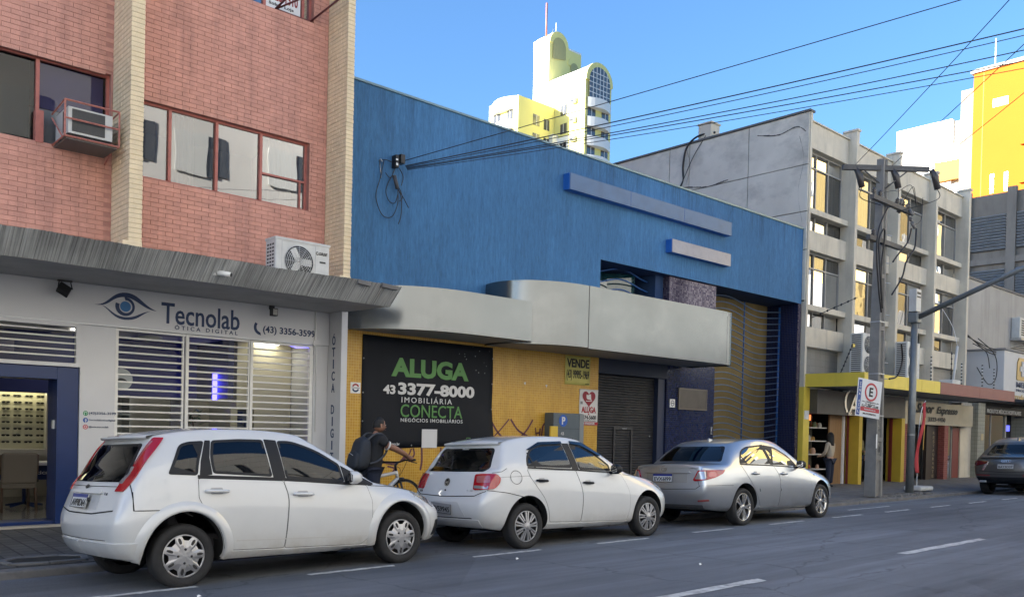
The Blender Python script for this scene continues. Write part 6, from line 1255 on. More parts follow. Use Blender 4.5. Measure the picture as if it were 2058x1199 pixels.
def car(sp):
    root = bpy.data.objects.new(sp['name'], None); COL.objects.link(root); tag(root, sp['label'], 'car', 'cars parked along the kerb'); root.empty_display_size = .2
    paint = sp['paint']; cg = cage(sp); shell_me = subdivided(cg, 3); sk_ = Skin(shell_me); wb, wr, tr = sp['wb'], sp['wr'], sp['track']
    body = bpy.data.objects.new('body', shell_me); link(body, root); shell_me.materials.clear(); shell_me.materials.append(paint)
    tmp = []
    def cutter(mb, mt):
        me = mb.mesh('cut'); bq = bmesh.new(); bq.from_mesh(me); bmesh.ops.remove_doubles(bq, verts=bq.verts, dist=1e-5); bmesh.ops.recalc_face_normals(bq, faces=bq.faces); bq.to_mesh(me); bq.free(); me.materials.append(mt); o = bpy.data.objects.new('cut', me); COL.objects.link(o); m = body.modifiers.new('b', 'BOOLEAN'); m.operation = 'DIFFERENCE'; m.solver = 'EXACT'; m.object = o
        try: m.material_mode = 'TRANSFER'
        except Exception: pass
        tmp.append(o)
    ar = sp['arch']
    for x, rr, dz in ((0, ar[0], ar[2]), (wb, ar[1], ar[2])):
        for s in (-1, 1): cutter(MB().lathe([(0, 0), (rr, 0), (rr, s*.6), (0, s*.6)], (x, s*.5, wr+dz), 'y', 48, False), m_well)
    cv = sp['cavity']; (lx0, lx1), zb_, zf, (ux0, ux1), zr, ylo, yup = cv
    V = [(x, y, z) for z, (a, b), w_ in ((zb_, (lx0, lx1), ylo), (zf, (lx0-.02, lx1+.05), ylo), (zr, (ux0, ux1), yup)) for x, y in ((a, -w_), (b, -w_), (b, w_), (a, w_))]
    cutter(MB().add(V, [(3, 2, 1, 0), (8, 9, 10, 11)]+[(4*k+i, 4*k+(i+1) % 4, 4*k+4+(i+1) % 4, 4*k+4+i) for k in (0, 1) for i in range(4)]), m_inner)
    for nm, pts in sp['windows']: cutter(MB().prism(inset_clean(pts, .022), 'y', -1.3, 1.3), m_trim)
    cutter(MB().prism(inset_clean(sp['rglass'], .03), 'x', sp['rg_x'][0], sp['rg_x'][1]), m_trim); cutter(MB().prism(inset_clean(sp['fglass'], .03), 'x', sp['fg_x'][0], sp['fg_x'][1]), m_trim)
    dg = bpy.context.evaluated_depsgraph_get(); me = bpy.data.meshes.new_from_object(body.evaluated_get(dg)); body.modifiers.clear(); body.data = me
    for o in tmp: bpy.data.objects.remove(o)
    for p in me.polygons: p.use_smooth = True
    bm = bmesh.new(); bm.from_mesh(me)
    for e in bm.edges:
        if len(e.link_faces) == 2 and e.calc_face_angle(0) > R(38): e.smooth = False
    bm.to_mesh(me); bm.free()
    # panels, glass, trim
    for nm, pts in sp['doors']:
        d = obj('door', sk_.patch(pts, 's', .0035, .004, .06), paint, root); obj('door_gap', sk_.seam(pts+[pts[0]], .009, 's', .0022), m_seam, d)
        dm = obj('door', sk_.patch(pts, 's', .0035, .004, .12, mirror=True), paint, root)
        h = sp['handles'][nm]; (hx, hz, hw) = h; P_, n_ = sk_.at(hx, hz, 's'); hm = M('handle_scoop_shade_'+sp['name'], sp['recess'], .4)
        obj('handle_scoop_shade', sk_.patch(rpoly([(hx-hw*.27, hz-.03), (hx+hw*.27, hz-.03), (hx+hw*.27, hz+.032), (hx-hw*.27, hz+.032)], .022), 's', .0042, .001), hm, d)  # flush patch, darker than the paint: shade of the handle scoop as colour
        b_ = MB().tube([(hx-hw/2, P_.y-.012, hz+.006), (hx-hw*.35, P_.y-.034, hz+.004), (hx+hw*.35, P_.y-.034, hz-.003), (hx+hw/2, P_.y-.012, hz-.006)], [.012, .016, .016, .012], 8); obj('handle', b_, sp['handle_mat'], d)
    for pts in sp.get('pillars', []): obj('pillar_trim', sk_.patch(pts, 's', .0045, .006, .05), m_trim, root)
    for nm, pts in sp['windows']:
        obj('window', sk_.patch(pts, 's', .003, .0015, .06), sp['glass'], root); obj('window', sk_.patch(pts, 's', .003, .0015, .1, mirror=True), sp['glass'], root); obj('window_seal', sk_.ring(pts, .026, 's', .006), m_trim, root)
    rg = obj('rear_window', sk_.patch(sp['rglass'], 'r', .003, .0015, .06), sp['glass_r'], root); obj('rear_window_seal', sk_.ring(sp['rglass'], .034, 'r', .0055), m_trim, root)
    obj('windscreen', sk_.patch(sp['fglass'], 'f', .003, .0015, .08), sp['glass'], root); obj('windscreen_seal', sk_.ring(sp['fglass'], .035, 'f', .0055), m_trim, root)
    for pts, mode, w_ in sp['dark_runs']: obj('gap_and_crease_shade', sk_.seam(pts, w_, mode, .003), m_seam, root)
    for nm, pts, mode, mt, off, dm_ in sp['patches']: obj(nm, sk_.patch(pts, mode, off, off+.004, .04, dome=dm_), mt, root)
    for nm, pts, mode, mt, off, dm_ in sp.get('patches_m', []): obj(nm, sk_.patch(pts, mode, off, off+.004, .05, mirror=True, dome=dm_), mt, root)
    # wheels
    wp = wheel_mesh_parts(wr, sp['tw'], sp['wheel']); meshes = [(n, mb.mesh(n), mt) for n, mb, mt in wp]
    for x in (0, wb):
        for s in (-1, 1):
            we = bpy.data.objects.new('wheel', None); COL.objects.link(we); we.parent = root; we.location = (x, s*(tr-sp['tw']/2), wr); we.rotation_euler = (0, rng.uniform(0, 6.28), 0 if s < 0 else math.pi); we.empty_display_size = .1
            for n, me_, mt in meshes:
                o = bpy.data.objects.new(n, me_); COL.objects.link(o); o.parent = we
                if not me_.materials: me_.materials.append(mt)
                if n in ('hubcap_slots', 'wheel_bolts'): o['kind'] = 'stuff'
    # under body, seats, steering wheel
    obj('underbody', MB().box(.1, wb+.3, -.45, .45, .19, .26).tube([(-.4, .1, .27), (.3, .1, .24)], .05, 8).box(-.04, .04, -.7, .7, .2, .28), m_well, root)
    for (sx, hz) in sp['seats']:
        for y in (-.36, .36):
            obj('seat', MB().obox((sx-.12, y, .62), (.06, 0, -.02), (0, .22, 0), (-.09, 0, .3)).obox((sx+.12, y, .4), (.24, 0, 0), (0, .23, 0), (0, 0, .07)), m_seat, root, bevel=.04, seg=3); obj('headrest', MB().obox((sx-.25, y, hz), (.035, 0, 0), (0, .13, 0), (-.015, 0, .085)), m_seat, root, bevel=.03, seg=3)
    sx = sp['seats'][0][0]; sw2 = MB().lathe([(.165, -.014), (.185, 0), (.165, .014), (.15, 0), (.165, -.014)], (0, 0, 0), 'x', 24); so2 = obj('steering_wheel', sw2, m_trim, root); so2.location = (sx+.62, .36, .83); so2.rotation_euler = (0, R(-25), 0)
    obj('dashboard', MB().box(sx+.75, sx+1.15, -.6, .6, .6, sp['dash']), m_inner, root, bevel=.05)
    # mirrors
    mx, mz = sp['mirror']; P_, n_ = sk_.at(mx, mz, 's')
    for s in (-1, 1):
        mr = bpy.data.objects.new('door_mirror', None); COL.objects.link(mr); mr.parent = root
        y0 = s*abs(P_.y); sh_ = MB(); prof = [(0, .0), (.045, .01), (.075, .045), (.08, .09), (.06, .125), (0, .135)]
        V = []; F = []
        for i, (sx_, rr) in enumerate([(-.05, .8), (-.03, 1), (.03, .96), (.075, .7), (.09, .35)]):
            for yy, zz in [(-.085, -.05), (-.095, .0), (-.085, .05), (-.03, .075), (.04, .07), (.085, .04), (.085, -.04), (.03, -.065), (-.04, -.065)]: V.append((mx+sx_+(.02 if yy < 0 else -.01), y0+s*(.105)+yy*rr*(-s)*-1, mz+.045+zz*rr))
        m_ = 9
        for i in range(4):
            for k in range(m_): F.append((i*m_+k, i*m_+(k+1) % m_, (i+1)*m_+(k+1) % m_, (i+1)*m_+k))
        F.append(tuple(range(4*m_, 5*m_))); sh_.add(V, F, True); obj('mirror_shell', sh_, sp['mirror_mat'], mr); obj('mirror_glass', MB().add([(V[k][0]+.004, V[k][1], V[k][2]) for k in range(m_)], [tuple(range(m_))]), M('mirror_silver', (.7, .7, .72), .02, 1), mr); obj('mirror_stalk', MB().obox((mx+.01, y0+s*.01, mz+.0), (.04, 0, 0), (0, .04, 0), (0, 0, .018)), m_trim, mr)
    if sp.get('extra'): sp['extra'](root, sk_)
    x, y, z, yw, ro, pt_ = sp['place']; root.location = (x, y, z); root.rotation_euler = Euler((ro, pt_, yw), 'XYZ')
    return root
def badge(root, name, mb, mt): return obj(name, mb, mt, root)
def rear_text(root, sk_, s, y, z, w, h, mt, bold=.01, name='badge_letters'):
    P_, n_ = sk_.at(y, z, 'r'); me = text_mesh(s, 1, bold, fit=(w, h), extrude=.0015); q = n_.to_track_quat('Z', 'Y').to_matrix().to_4x4()
    zax = n_.normalized(); xax = Vector((0, -1, 0)); xax = (xax-zax*xax.dot(zax)).normalized(); yax = zax.cross(xax); mt4 = Matrix((xax, yax, zax)).transposed().to_4x4(); mt4.translation = P_+n_*.004; me.transform(mt4); return obj(name, me, mt, root)
def rear_emblem(root, sk_, y, z, polys, mt, name='badge_emblem'):
    """flat emblem pieces (list of outlines in local right/up metres) on the rear face"""
    P_, zax = sk_.at(y, z, 'r'); xax = Vector((0, -1, 0)); xax = (xax-zax*xax.dot(zax)).normalized(); yax = zax.cross(xax); mb = MB()
    for a, b in polys:
        V = []; F = []
        for i, (p, q) in enumerate(zip(a, b)):
            V += [P_+zax*.006+xax*p[0]+yax*p[1], P_+zax*.006+xax*q[0]+yax*q[1]]
            if i: F.append((2*i-2, 2*i-1, 2*i+1, 2*i))
        mb.add(V, F)
    return obj(name, mb, mt, root)
def ringp(cx, cy, rx, ry, w, n=24, a0=0, a1=360): return (([(cx+rx*math.cos(R(a0+(a1-a0)*i/n)), cy+ry*math.sin(R(a0+(a1-a0)*i/n))) for i in range(n+1)]), [(cx+(rx-w)*math.cos(R(a0+(a1-a0)*i/n)), cy+(ry-w)*math.sin(R(a0+(a1-a0)*i/n))) for i in range(n+1)])
def linep(p, q, w): t = (Vector(q)-Vector(p)).normalized(); n = Vector((-t.y, t.x))*w/2; return ([tuple(Vector(p)+n), tuple(Vector(q)+n)], [tuple(Vector(p)-n), tuple(Vector(q)-n)])
def dirty(name, col, dirt, metal=0, rough=.35):
    """car paint with road dust low on the doors"""
    m = M(name, col, rough, metal, coat=1 if not metal else .9, var=.02, vs=3); nt = m.node_tree; N = nt.nodes; L = nt.links; b = N['Principled BSDF']; src = b.inputs['Base Color'].links[0].from_socket
    tc = N.new('ShaderNodeTexCoord'); n = N.new('ShaderNodeTexNoise'); n.inputs['Scale'].default_value = 5; n.inputs['Detail'].default_value = 8; n.inputs['Roughness'].default_value = .7; L.new(tc.outputs['Object'], n.inputs['Vector']); sp_ = N.new('ShaderNodeSeparateXYZ'); L.new(tc.outputs['Object'], sp_.inputs[0])
    mr = N.new('ShaderNodeMapRange'); mr.inputs[1].default_value = .22; mr.inputs[2].default_value = .62; mr.inputs[3].default_value = 1; mr.inputs[4].default_value = 0; L.new(sp_.outputs[2], mr.inputs[0])
    m2 = N.new('ShaderNodeMapRange'); m2.inputs[1].default_value = .35; m2.inputs[2].default_value = .72; L.new(n.outputs[0], m2.inputs[0]); pw = N.new('ShaderNodeMath'); pw.operation = 'POWER'; pw.inputs[1].default_value = 2.2; L.new(mr.outputs[0], pw.inputs[0]); ml = N.new('ShaderNodeMath'); ml.operation = 'MULTIPLY'; L.new(pw.outputs[0], ml.inputs[0]); L.new(m2.outputs[0], ml.inputs[1])
    k = N.new('ShaderNodeMath'); k.operation = 'MULTIPLY'; k.inputs[1].default_value = .75; L.new(ml.outputs[0], k.inputs[0]); mx = N.new('ShaderNodeMix'); mx.data_type = 'RGBA'; L.new(k.outputs[0], mx.inputs[0]); L.new(src, mx.inputs[6]); mx.inputs[7].default_value = (*dirt, 1); L.new(mx.outputs[2], b.inputs['Base Color']); return m
m_white1 = dirty('car_white_dusty', (.60, .605, .595), (.30, .24, .17)); m_white2 = dirty('car_white_clean', (.62, .625, .615), (.34, .30, .25)); m_silver = dirty('car_silver', (.46, .475, .49), (.25, .23, .2), .75, .3); m_graph = dirty('car_graphite', (.10, .098, .095), (.1, .09, .08), .6, .32)
# ---- white hatchback nearest the viewer
def side_lv(x, sx, prof): return [(x+dx, y, z) for dx, (y, z) in zip(sx, prof)]
fi = dict(name='white_hatchback', label='white dusty hatchback with tall red tail lamp, parked nearest by the optician', paint=m_white1, wb=2.48, wr=.297, tw=.19, track=.80, wheel='star', arch=(.385, .375, .03), cab=(1, 6),
  low=[[(-.52, .60, .30), (-.59, .68, .40), (-.62, .73, .62), (-.58, .71, .73), (-.50, .66, .97)],
       [(-.44, .70, .27), (-.48, .80, .36), (-.50, .835, .60), (-.46, .81, .80), (-.39, .76, 1.03)],
       [(-.20, .72, .25), (-.20, .82, .32), (-.20, .85, .60), (-.20, .835, .84), (-.20, .785, 1.045)],
       [(.30, .72, .23), (.30, .82, .29), (.30, .845, .60), (.30, .835, .84), (.30, .79, 1.03)],
       [(.95, .72, .22), (.95, .815, .27), (.95, .842, .58), (.95, .83, .80), (.95, .79, .985)],
       [(1.6, .72, .22), (1.6, .815, .26), (1.6, .842, .57), (1.6, .825, .77), (1.6, .785, .945)],
       [(2.14, .72, .22), (2.14, .815, .26), (2.14, .842, .56), (2.14, .82, .75), (2.14, .755, .905)],
       [(2.6, .72, .22), (2.6, .81, .27), (2.6, .845, .55), (2.6, .81, .72), (2.6, .70, .84)],
       [(3.0, .66, .22), (3.02, .74, .30), (3.04, .77, .52), (3.0, .74, .66), (2.92, .62, .755)],
       [(3.16, .5, .24), (3.20, .55, .32), (3.22, .56, .50), (3.18, .54, .60), (3.08, .48, .675)]],
  roof=[(-.20, .575, 1.405), (.04, .60, 1.45), (.35, .605, 1.475), (.8, .605, 1.475), (1.1, .595, 1.455), (1.30, .575, 1.425)],
  cavity=((-.25, 1.95), .42, .90, (-.02, 1.1), 1.36, .70, .48), seats=[(.95, 1.12), (.1, 1.1)], dash=.9, mirror=(1.80, .93), mirror_mat=m_white1, recess=(.35, .35, .34), handle_mat=m_white1,
  glass=carglass('tinted_glass_dark', (.035, .036, .04), 1.25), glass_r=carglass('rear_glass_dark', (.04, .042, .048), 1.1),
  windows=[('quarter', rpoly([(-.145, 1.05), (-.07, 1.19, .1), (.0, 1.325, .08), (.10, 1.352), (.245, 1.36), (.165, 1.17, .05), (.13, 1.035)], .03)), ('rear', rpoly([(.285, 1.05), (.275, 1.2, .1), (.32, 1.365), (.6, 1.38), (.86, 1.375), (.90, 1.005)], .03)), ('front', rpoly([(1.05, .985), (1.02, 1.365), (1.18, 1.365, .1), (1.45, 1.28, .2), (1.72, 1.12), (1.745, .93)], .03))],
  pillars=[rpoly([(.15, 1.03), (.18, 1.17), (.255, 1.365), (.31, 1.365), (.27, 1.2), (.275, 1.04)], .008), rpoly([(.91, .99), (.875, 1.38), (1.01, 1.37), (1.045, .975)], .008), rpoly([(1.755, .925), (1.735, 1.105), (2.13, .905), (2.12, .888)], .008), rpoly([(.13, 1.005), (.13, 1.04), (1.0, .995), (1.76, .93), (2.1, .90), (2.1, .885), (1.75, .90), (1.0, .965)], .005)],
  doors=[('rear', rpoly([(.135, 1.005), (.125, .83), (.19, .70, .08), (.30, .58, .1), (.36, .45, .1), (.385, .325), (1.01, .30), (1.055, .80, .15), (1.01, .96)], .02)), ('front', rpoly([(1.02, .96), (1.067, .80, .15), (1.022, .30), (1.94, .265), (2.03, .33, .08), (2.06, .5, .1), (2.07, .73), (2.03, .885)], .02))],
  handles={'rear': (.30, .885, .235), 'front': (1.22, .825, .235)},
  rglass=rpoly([(-.60, .985), (.60, .985), (.52, 1.335), (-.52, 1.335)], .04), rg_x=(-.9, .5), fglass=rpoly([(-.62, .985), (.62, .985), (.50, 1.375), (-.50, 1.375)], .05), fg_x=(1.0, 3.0),
  dark_runs=[([(-.45, .90), (-.46, .735), (-.06, .725), (.06, .66)], 's', .008), ([(-.455, 1.0), (-.455, .735)], 's', .007), ([(2.05, .885), (2.4, .86), (2.75, .80)], 's', .006), ([(2.72, .80), (2.70, .66), (2.80, .57)], 's', .006), ([(-.62, .945), (.62, .945)], 'r', .006), ([(-.66, .735), (-.3, .70), (.3, .70), (.66, .735)], 'r', .012), ([(-.56, .47), (.56, .47)], 'r', .006)],
  patches=[('tail_lamp', rpoly([(.03, .90), (.09, 1.0), (.18, 1.18), (.27, 1.385), (.35, 1.385), (.33, 1.3, .05), (.27, 1.15, .1), (.20, 1.0, .08), (.15, .93, .04), (.12, .90)], .012), 'q', m_red, .012, .004), ('reverse_lens', rpoly([(.06, .965), (.135, 1.12), (.175, 1.12), (.105, .965)], .01), 'q', m_clear, .0165, .0), ('lamp_inner', rpoly([(.155, 1.14), (.185, 1.14), (.28, 1.35), (.262, 1.35)], .008), 'q', m_pinkl, .0165, .0),
           ('plate_shade', rpoly([(-.36, .74), (.36, .74), (.36, .875), (-.36, .875)], .02), 'r', M('recess_shade_white', (.5, .5, .49), .5), .002, 0), ('hatch_trim', rpoly([(-.40, .875), (.40, .875), (.40, .90), (-.40, .90)], .01), 'r', m_white1, .03, .0),  # plate patch lies flush; its darker white paints recess shade
           ('headlamp', rpoly([(2.66, .80), (2.86, .755), (3.0, .67), (3.0, .60), (2.85, .68)], .02), 's', m_clear, .006, .004), ('fog_recess', rpoly([(2.98, .28), (3.12, .30), (3.14, .46), (3.04, .46)], .02), 's', m_trim, .004, 0), ('sill', rpoly([(.40, .245), (2.02, .215), (2.02, .258), (1.0, .29), (.40, .315)], .008), 's', m_white1, .014, .0), ('bumper_lower', rpoly([(-.46, .33), (.24, .31), (.31, .45), (-.46, .45)], .02), 'q', m_white1, .018, .0),
           ('door_crease_shade', rpoly([(.5, .40), (2.0, .345), (2.0, .355), (.5, .412)], .003), 's', M('shade_line', (.5, .49, .47), .5), .0045, 0)],  # thin darker strip paints the shade under the lower door crease
  patches_m=[('bumper_lower', rpoly([(-.46, .33), (.24, .31), (.31, .45), (-.46, .45)], .02), 'q', m_white1, .0185, .0), ('tail_lamp', rpoly([(.03, .90), (.09, 1.0), (.18, 1.18), (.27, 1.385), (.35, 1.385), (.33, 1.3, .05), (.27, 1.15, .1), (.20, 1.0, .08), (.15, .93, .04), (.12, .90)], .012), 'q', m_red, .012, .004)],
  place=(3.10, 8.66, -.045, .038, R(-2.6), 0))
def fi_extra(root, sk_):
    for cx, cz, r0, r1 in ((0, .327, .382, .475), (2.48, .327, .372, .47)):                 # flared arches
        pts_o = [(cx+r1*math.cos(R(a)), cz+r1*1.0*math.sin(R(a))) for a in range(-12, 193, 6)]; pts_i = [(cx+r0*math.cos(R(a)), cz+r0*math.sin(R(a))) for a in range(-12, 193, 6)]; V = []; F = []
        for o_, i_ in zip(pts_o, pts_i):
            row = []
            for t, dz in ((0, .001), (.35, .020), (.8, .030), (1, .028), (1.0, -.03)):
                u = (o_[0]+(i_[0]-o_[0])*t, max(.24, o_[1]+(i_[1]-o_[1])*t)); P_, n_ = sk_.at(u[0], u[1], 's'); n_ = Vector((n_.x*.3, n_.y, n_.z*.3)).normalized(); row.append(P_+n_*dz)
            V += row
        k = 5
        for i in range(len(pts_o)-1):
            for j in range(k-1): F.append((i*k+j, (i+1)*k+j, (i+1)*k+j+1, i*k+j+1))
        obj('arch_flare', MB().add(V, F, True), m_white1, root)
    plate(root, sk_, 'AVP8D64', (.0, .81), .40, .13, m_plate)
    rear_emblem(root, sk_, 0, .94, [([(.05*math.cos(R(a)), .022*math.sin(R(a))) for a in range(0, 361, 20)], [(0, 0)]*19)], m_black)
    rear_text(root, sk_, '1.6', -.45, .88, .05, .025, m_dark, .01); badge(root, 'lock_knob', MB().lathe([(0, -.02), (.018, -.018), (.02, 0)], (-.655, -.27, .83), 'x', 12), m_dark)
    sp_ = MB(); V = []; F = []                                                        # roof spoiler lip
    for i in range(13):
        y = -.56+1.12*i/12; P_, n_ = sk_.at(y, 1.375, 'r'); q = 1-abs(y/.6)**3; V += [P_+Vector((.12, 0, .055)), P_+Vector((-.075*q-.02, 0, .03)), P_+Vector((-.07*q-.02, 0, .008)), P_+Vector((.02, 0, -.01))]
    for i in range(12):
        for j in range(3): F.append((4*i+j, 4*i+4+j, 4*i+5+j, 4*i+1+j))
    obj('spoiler', sp_.add(V, F, True), m_white1, root)
    obj('high_brake_light', MB().obox((-.345, 0, 1.398), (.012, 0, 0), (0, .13, 0), (0, 0, .014)), M('lamp_dark_red', (.12, .01, .012), .25), root, bevel=.005)
    w = MB().tube([(-.57, .02, 1.0), (-.56, -.08, 1.03), (-.535, -.3, 1.06)], .008, 5); obj('rear_wiper', w, m_black, root)
fi['extra'] = fi_extra; car(fi)
# ---- white hatchback in the middle
go = dict(name='white_hatchback', label='clean white hatchback with black handles and mirror, second in the parked row', paint=m_white2, wb=2.465, wr=.297, tw=.185, track=.80, wheel='spokes', arch=(.365, .36, .03), cab=(1, 6),
  low=[[(-.60, .58, .30), (-.68, .68, .42), (-.70, .73, .62), (-.62, .72, .76), (-.56, .68, .98)],
       [(-.46, .68, .27), (-.50, .80, .38), (-.50, .825, .62), (-.47, .81, .82), (-.41, .77, 1.03)],
       [(-.20, .70, .24), (-.20, .81, .32), (-.20, .835, .60), (-.20, .83, .84), (-.20, .79, 1.045)],
       [(.30, .70, .23), (.30, .805, .29), (.30, .835, .58), (.30, .83, .83), (.30, .79, 1.03)],
       [(.95, .70, .22), (.95, .80, .27), (.95, .835, .56), (.95, .825, .80), (.95, .785, .995)],
       [(1.55, .70, .22), (1.55, .80, .26), (1.55, .835, .55), (1.55, .82, .77), (1.55, .78, .96)],
       [(2.02, .70, .22), (2.02, .80, .26), (2.02, .835, .55), (2.02, .82, .76), (2.02, .755, .935)],
       [(2.5, .70, .22), (2.5, .80, .27), (2.5, .835, .54), (2.5, .80, .73), (2.5, .71, .865)],
       [(2.92, .66, .22), (2.94, .75, .30), (2.96, .77, .50), (2.94, .74, .66), (2.86, .64, .785)],
       [(3.10, .5, .24), (3.14, .55, .32), (3.16, .56, .50), (3.13, .54, .62), (3.02, .48, .71)]],
  roof=[(-.21, .57, 1.375), (.03, .595, 1.43), (.35, .605, 1.455), (.8, .605, 1.455), (1.05, .595, 1.435), (1.22, .575, 1.405)],
  cavity=((-.2, 1.85), .42, .93, (.02, 1.05), 1.345, .70, .49), seats=[(.95, 1.13), (.15, 1.1)], dash=.92, mirror=(1.66, .955), mirror_mat=m_trim, recess=(.40, .40, .39), handle_mat=m_trim,
  glass=carglass('clear_car_glass', (.40, .44, .45), 1.6), glass_r=carglass('rear_glass_smoke', (.05, .052, .06), 1.2),
  windows=[('rear', rpoly([(.02, 1.06), (.05, 1.18, .1), (.16, 1.295, .1), (.35, 1.345, .1), (.78, 1.36), (.855, 1.025)], .03)), ('front', rpoly([(1.005, 1.01), (.93, 1.36), (1.15, 1.335, .1), (1.48, 1.19, .1), (1.66, 1.06), (1.66, .975)], .03))],
  pillars=[rpoly([(.865, 1.015), (.79, 1.365), (.92, 1.362), (.995, 1.005)], .008), rpoly([(.03, 1.035), (.03, 1.055), (.9, 1.015), (1.7, .965), (1.7, .95)], .004)],
  doors=[('rear', rpoly([(.015, 1.02), (.06, .92), (.16, .80, .1), (.31, .63, .1), (.38, .47, .1), (.41, .335), (1.0, .31), (1.03, .70, .2), (.92, .99)], .02)), ('front', rpoly([(.932, .99), (1.042, .70, .2), (1.012, .31), (1.98, .27), (2.02, .45, .1), (2.02, .68, .2), (1.88, .925)], .02))],
  handles={'rear': (.25, .875, .21), 'front': (1.14, .825, .21)},
  rglass=rpoly([(-.60, 1.0), (.60, 1.0), (.53, 1.30), (-.53, 1.30)], .06), rg_x=(-.9, .5), fglass=rpoly([(-.62, .99), (.62, .99), (.50, 1.36), (-.50, 1.36)], .05), fg_x=(.95, 2.9),
  dark_runs=[([(-.50, .985), (-.40, 1.0), (-.32, 1.04)], 's', .006), ([(-.64, .775), (-.35, .735), (-.03, .665)], 's', .008), ([(1.92, .92), (2.3, .89), (2.72, .815)], 's', .006), ([(-.71, .76), (-.56, .70), (0, .685), (.56, .70), (.71, .76)], 'r', .011), ([(-.52, .42), (.52, .42)], 'r', .012), ([(-.45, .93), (0, .94), (.8, .89), (1.9, .80)], 's', .003)]+[([(-.19+.095*math.cos(R(a)), .925+.085*math.sin(R(a))) for a in range(0, 361, 20)], 's', .006)],  # hairline along the side paints the shade of a crease, no gap there
  patches=[('tail_lamp', rpoly([(-.10, .785), (-.075, .965), (.20, .97), (.25, .92, .05), (.235, .85, .06), (.17, .785), (-.08, .768)], .025), 'q', m_red, .014, .006), ('lamp_foot_lens', rpoly([(-.085, .79), (.09, .785), (.10, .82), (-.085, .825)], .01), 'q', m_clear, .0195, .0), ('lamp_inner', rpoly([(-.05, .86), (.12, .86), (.12, .945), (-.045, .94)], .02), 'q', m_pinkl, .0205, .0),
           ('plate_shade', rpoly([(-.42, .44), (.42, .44), (.30, .62), (-.30, .62)], .03), 'r', M('recess_shade_white', (.5, .5, .49), .5), .0025, 0), ('bumper_lower', rpoly([(-.60, .30), (.60, .30), (.62, .405), (-.62, .405)], .02), 'r', M('bumper_shadow_white', (.55, .55, .54), .45), .008, .0),  # nothing is sunk at the plate, the duller white draws its shade
           ('headlamp', rpoly([(2.62, .80), (2.84, .775), (2.98, .68), (2.95, .62), (2.78, .70)], .02), 's', m_clear, .006, .004), ('sill', rpoly([(.38, .245), (2.0, .215), (2.0, .262), (.38, .31)], .008), 's', m_white2, .010, .0)],
  patches_m=[('tail_lamp', rpoly([(-.10, .785), (-.075, .965), (.20, .97), (.25, .92, .05), (.235, .85, .06), (.17, .785), (-.08, .768)], .025), 'q', m_red, .014, .006)],
  place=(7.60, 8.82, -.048, .004, R(-2.6), 0))
def go_extra(root, sk_):
    p = plate(root, sk_, 'PVS9945', (.0, .535), .40, .13, m_plateg, False, R(3), .014)
    vw = [ringp(0, 0, .052, .052, .008), linep((-.036, .03), (-.014, -.012), .011), linep((-.014, -.012), (0, .014), .009), linep((0, .014), (.014, -.012), .009), linep((.014, -.012), (.036, .03), .011), linep((-.03, .006), (-.02, -.04), .008), linep((-.02, -.04), (0, .0), .008), linep((0, 0), (.02, -.04), .008), linep((.02, -.04), (.03, .006), .008)]
    rear_emblem(root, sk_, 0, .865, [([(.054*math.cos(R(a)), .054*math.sin(R(a))) for a in range(0, 361, 20)], [(0, 0)]*19)], m_trim, 'badge_disc'); e = rear_emblem(root, sk_, 0, .865, vw, m_chr); e.location.x -= .004
    rear_text(root, sk_, 'GOL', .56, .745, .085, .03, m_dark, .02); rear_text(root, sk_, '1.0', -.46, .765, .1, .02, m_steel, .0); badge(root, 'lock_knob', MB().lathe([(0, -.012), (.012, -.01), (.013, 0)], (-.695, 0, .765), 'x', 10), m_dark)
    V = []; F = []
    for i in range(13):
        y = -.56+1.12*i/12; P_, n_ = sk_.at(y, 1.34, 'r'); q = 1-abs(y/.6)**3; V += [P_+Vector((.12, 0, .06)), P_+Vector((-.06*q-.02, 0, .032)), P_+Vector((-.055*q-.02, 0, .008)), P_+Vector((.02, 0, -.012))]
    for i in range(12):
        for j in range(3): F.append((4*i+j, 4*i+4+j, 4*i+5+j, 4*i+1+j))
    obj('spoiler', MB().add(V, F, True), m_white2, root); obj('high_brake_light', MB().obox((-.345, 0, 1.366), (.012, 0, 0), (0, .11, 0), (0, 0, .013)), M('lamp_dark_red', (.12, .01, .012), .25), root, bevel=.005)
    for pts in (rpoly([(.14, 1.27), (.35, 1.335), (.78, 1.35), (.77, 1.385), (.33, 1.37), (.08, 1.27)], .01), rpoly([(.95, 1.35), (1.15, 1.33), (1.48, 1.185), (1.55, 1.19), (1.2, 1.37), (.94, 1.39)], .01)): obj('rain_deflector', sk_.patch(pts, 's', .022, .012, .05), glassmat('smoke_deflector', (.04, .045, .05), 1.6), root)
    obj('rear_wiper', MB().tube([(-.60, .0, 1.03), (-.55, .03, 1.13), (-.52, .06, 1.2)], .008, 5), m_black, root)
    obj('quarter_bar', sk_.seam([(.085, 1.235), (.165, 1.04)], .022, 's', .007), m_trim, root); obj('exhaust', MB().tube([(-.66, .4, .27), (-.4, .4, .28)], .03, 10), m_steel, root)
    rt_ = rear_text(root, sk_, 'dealer', -.0, 1.29, .14, .02, m_pw, .0, 'sticker')
go['extra'] = go_extra; car(go)
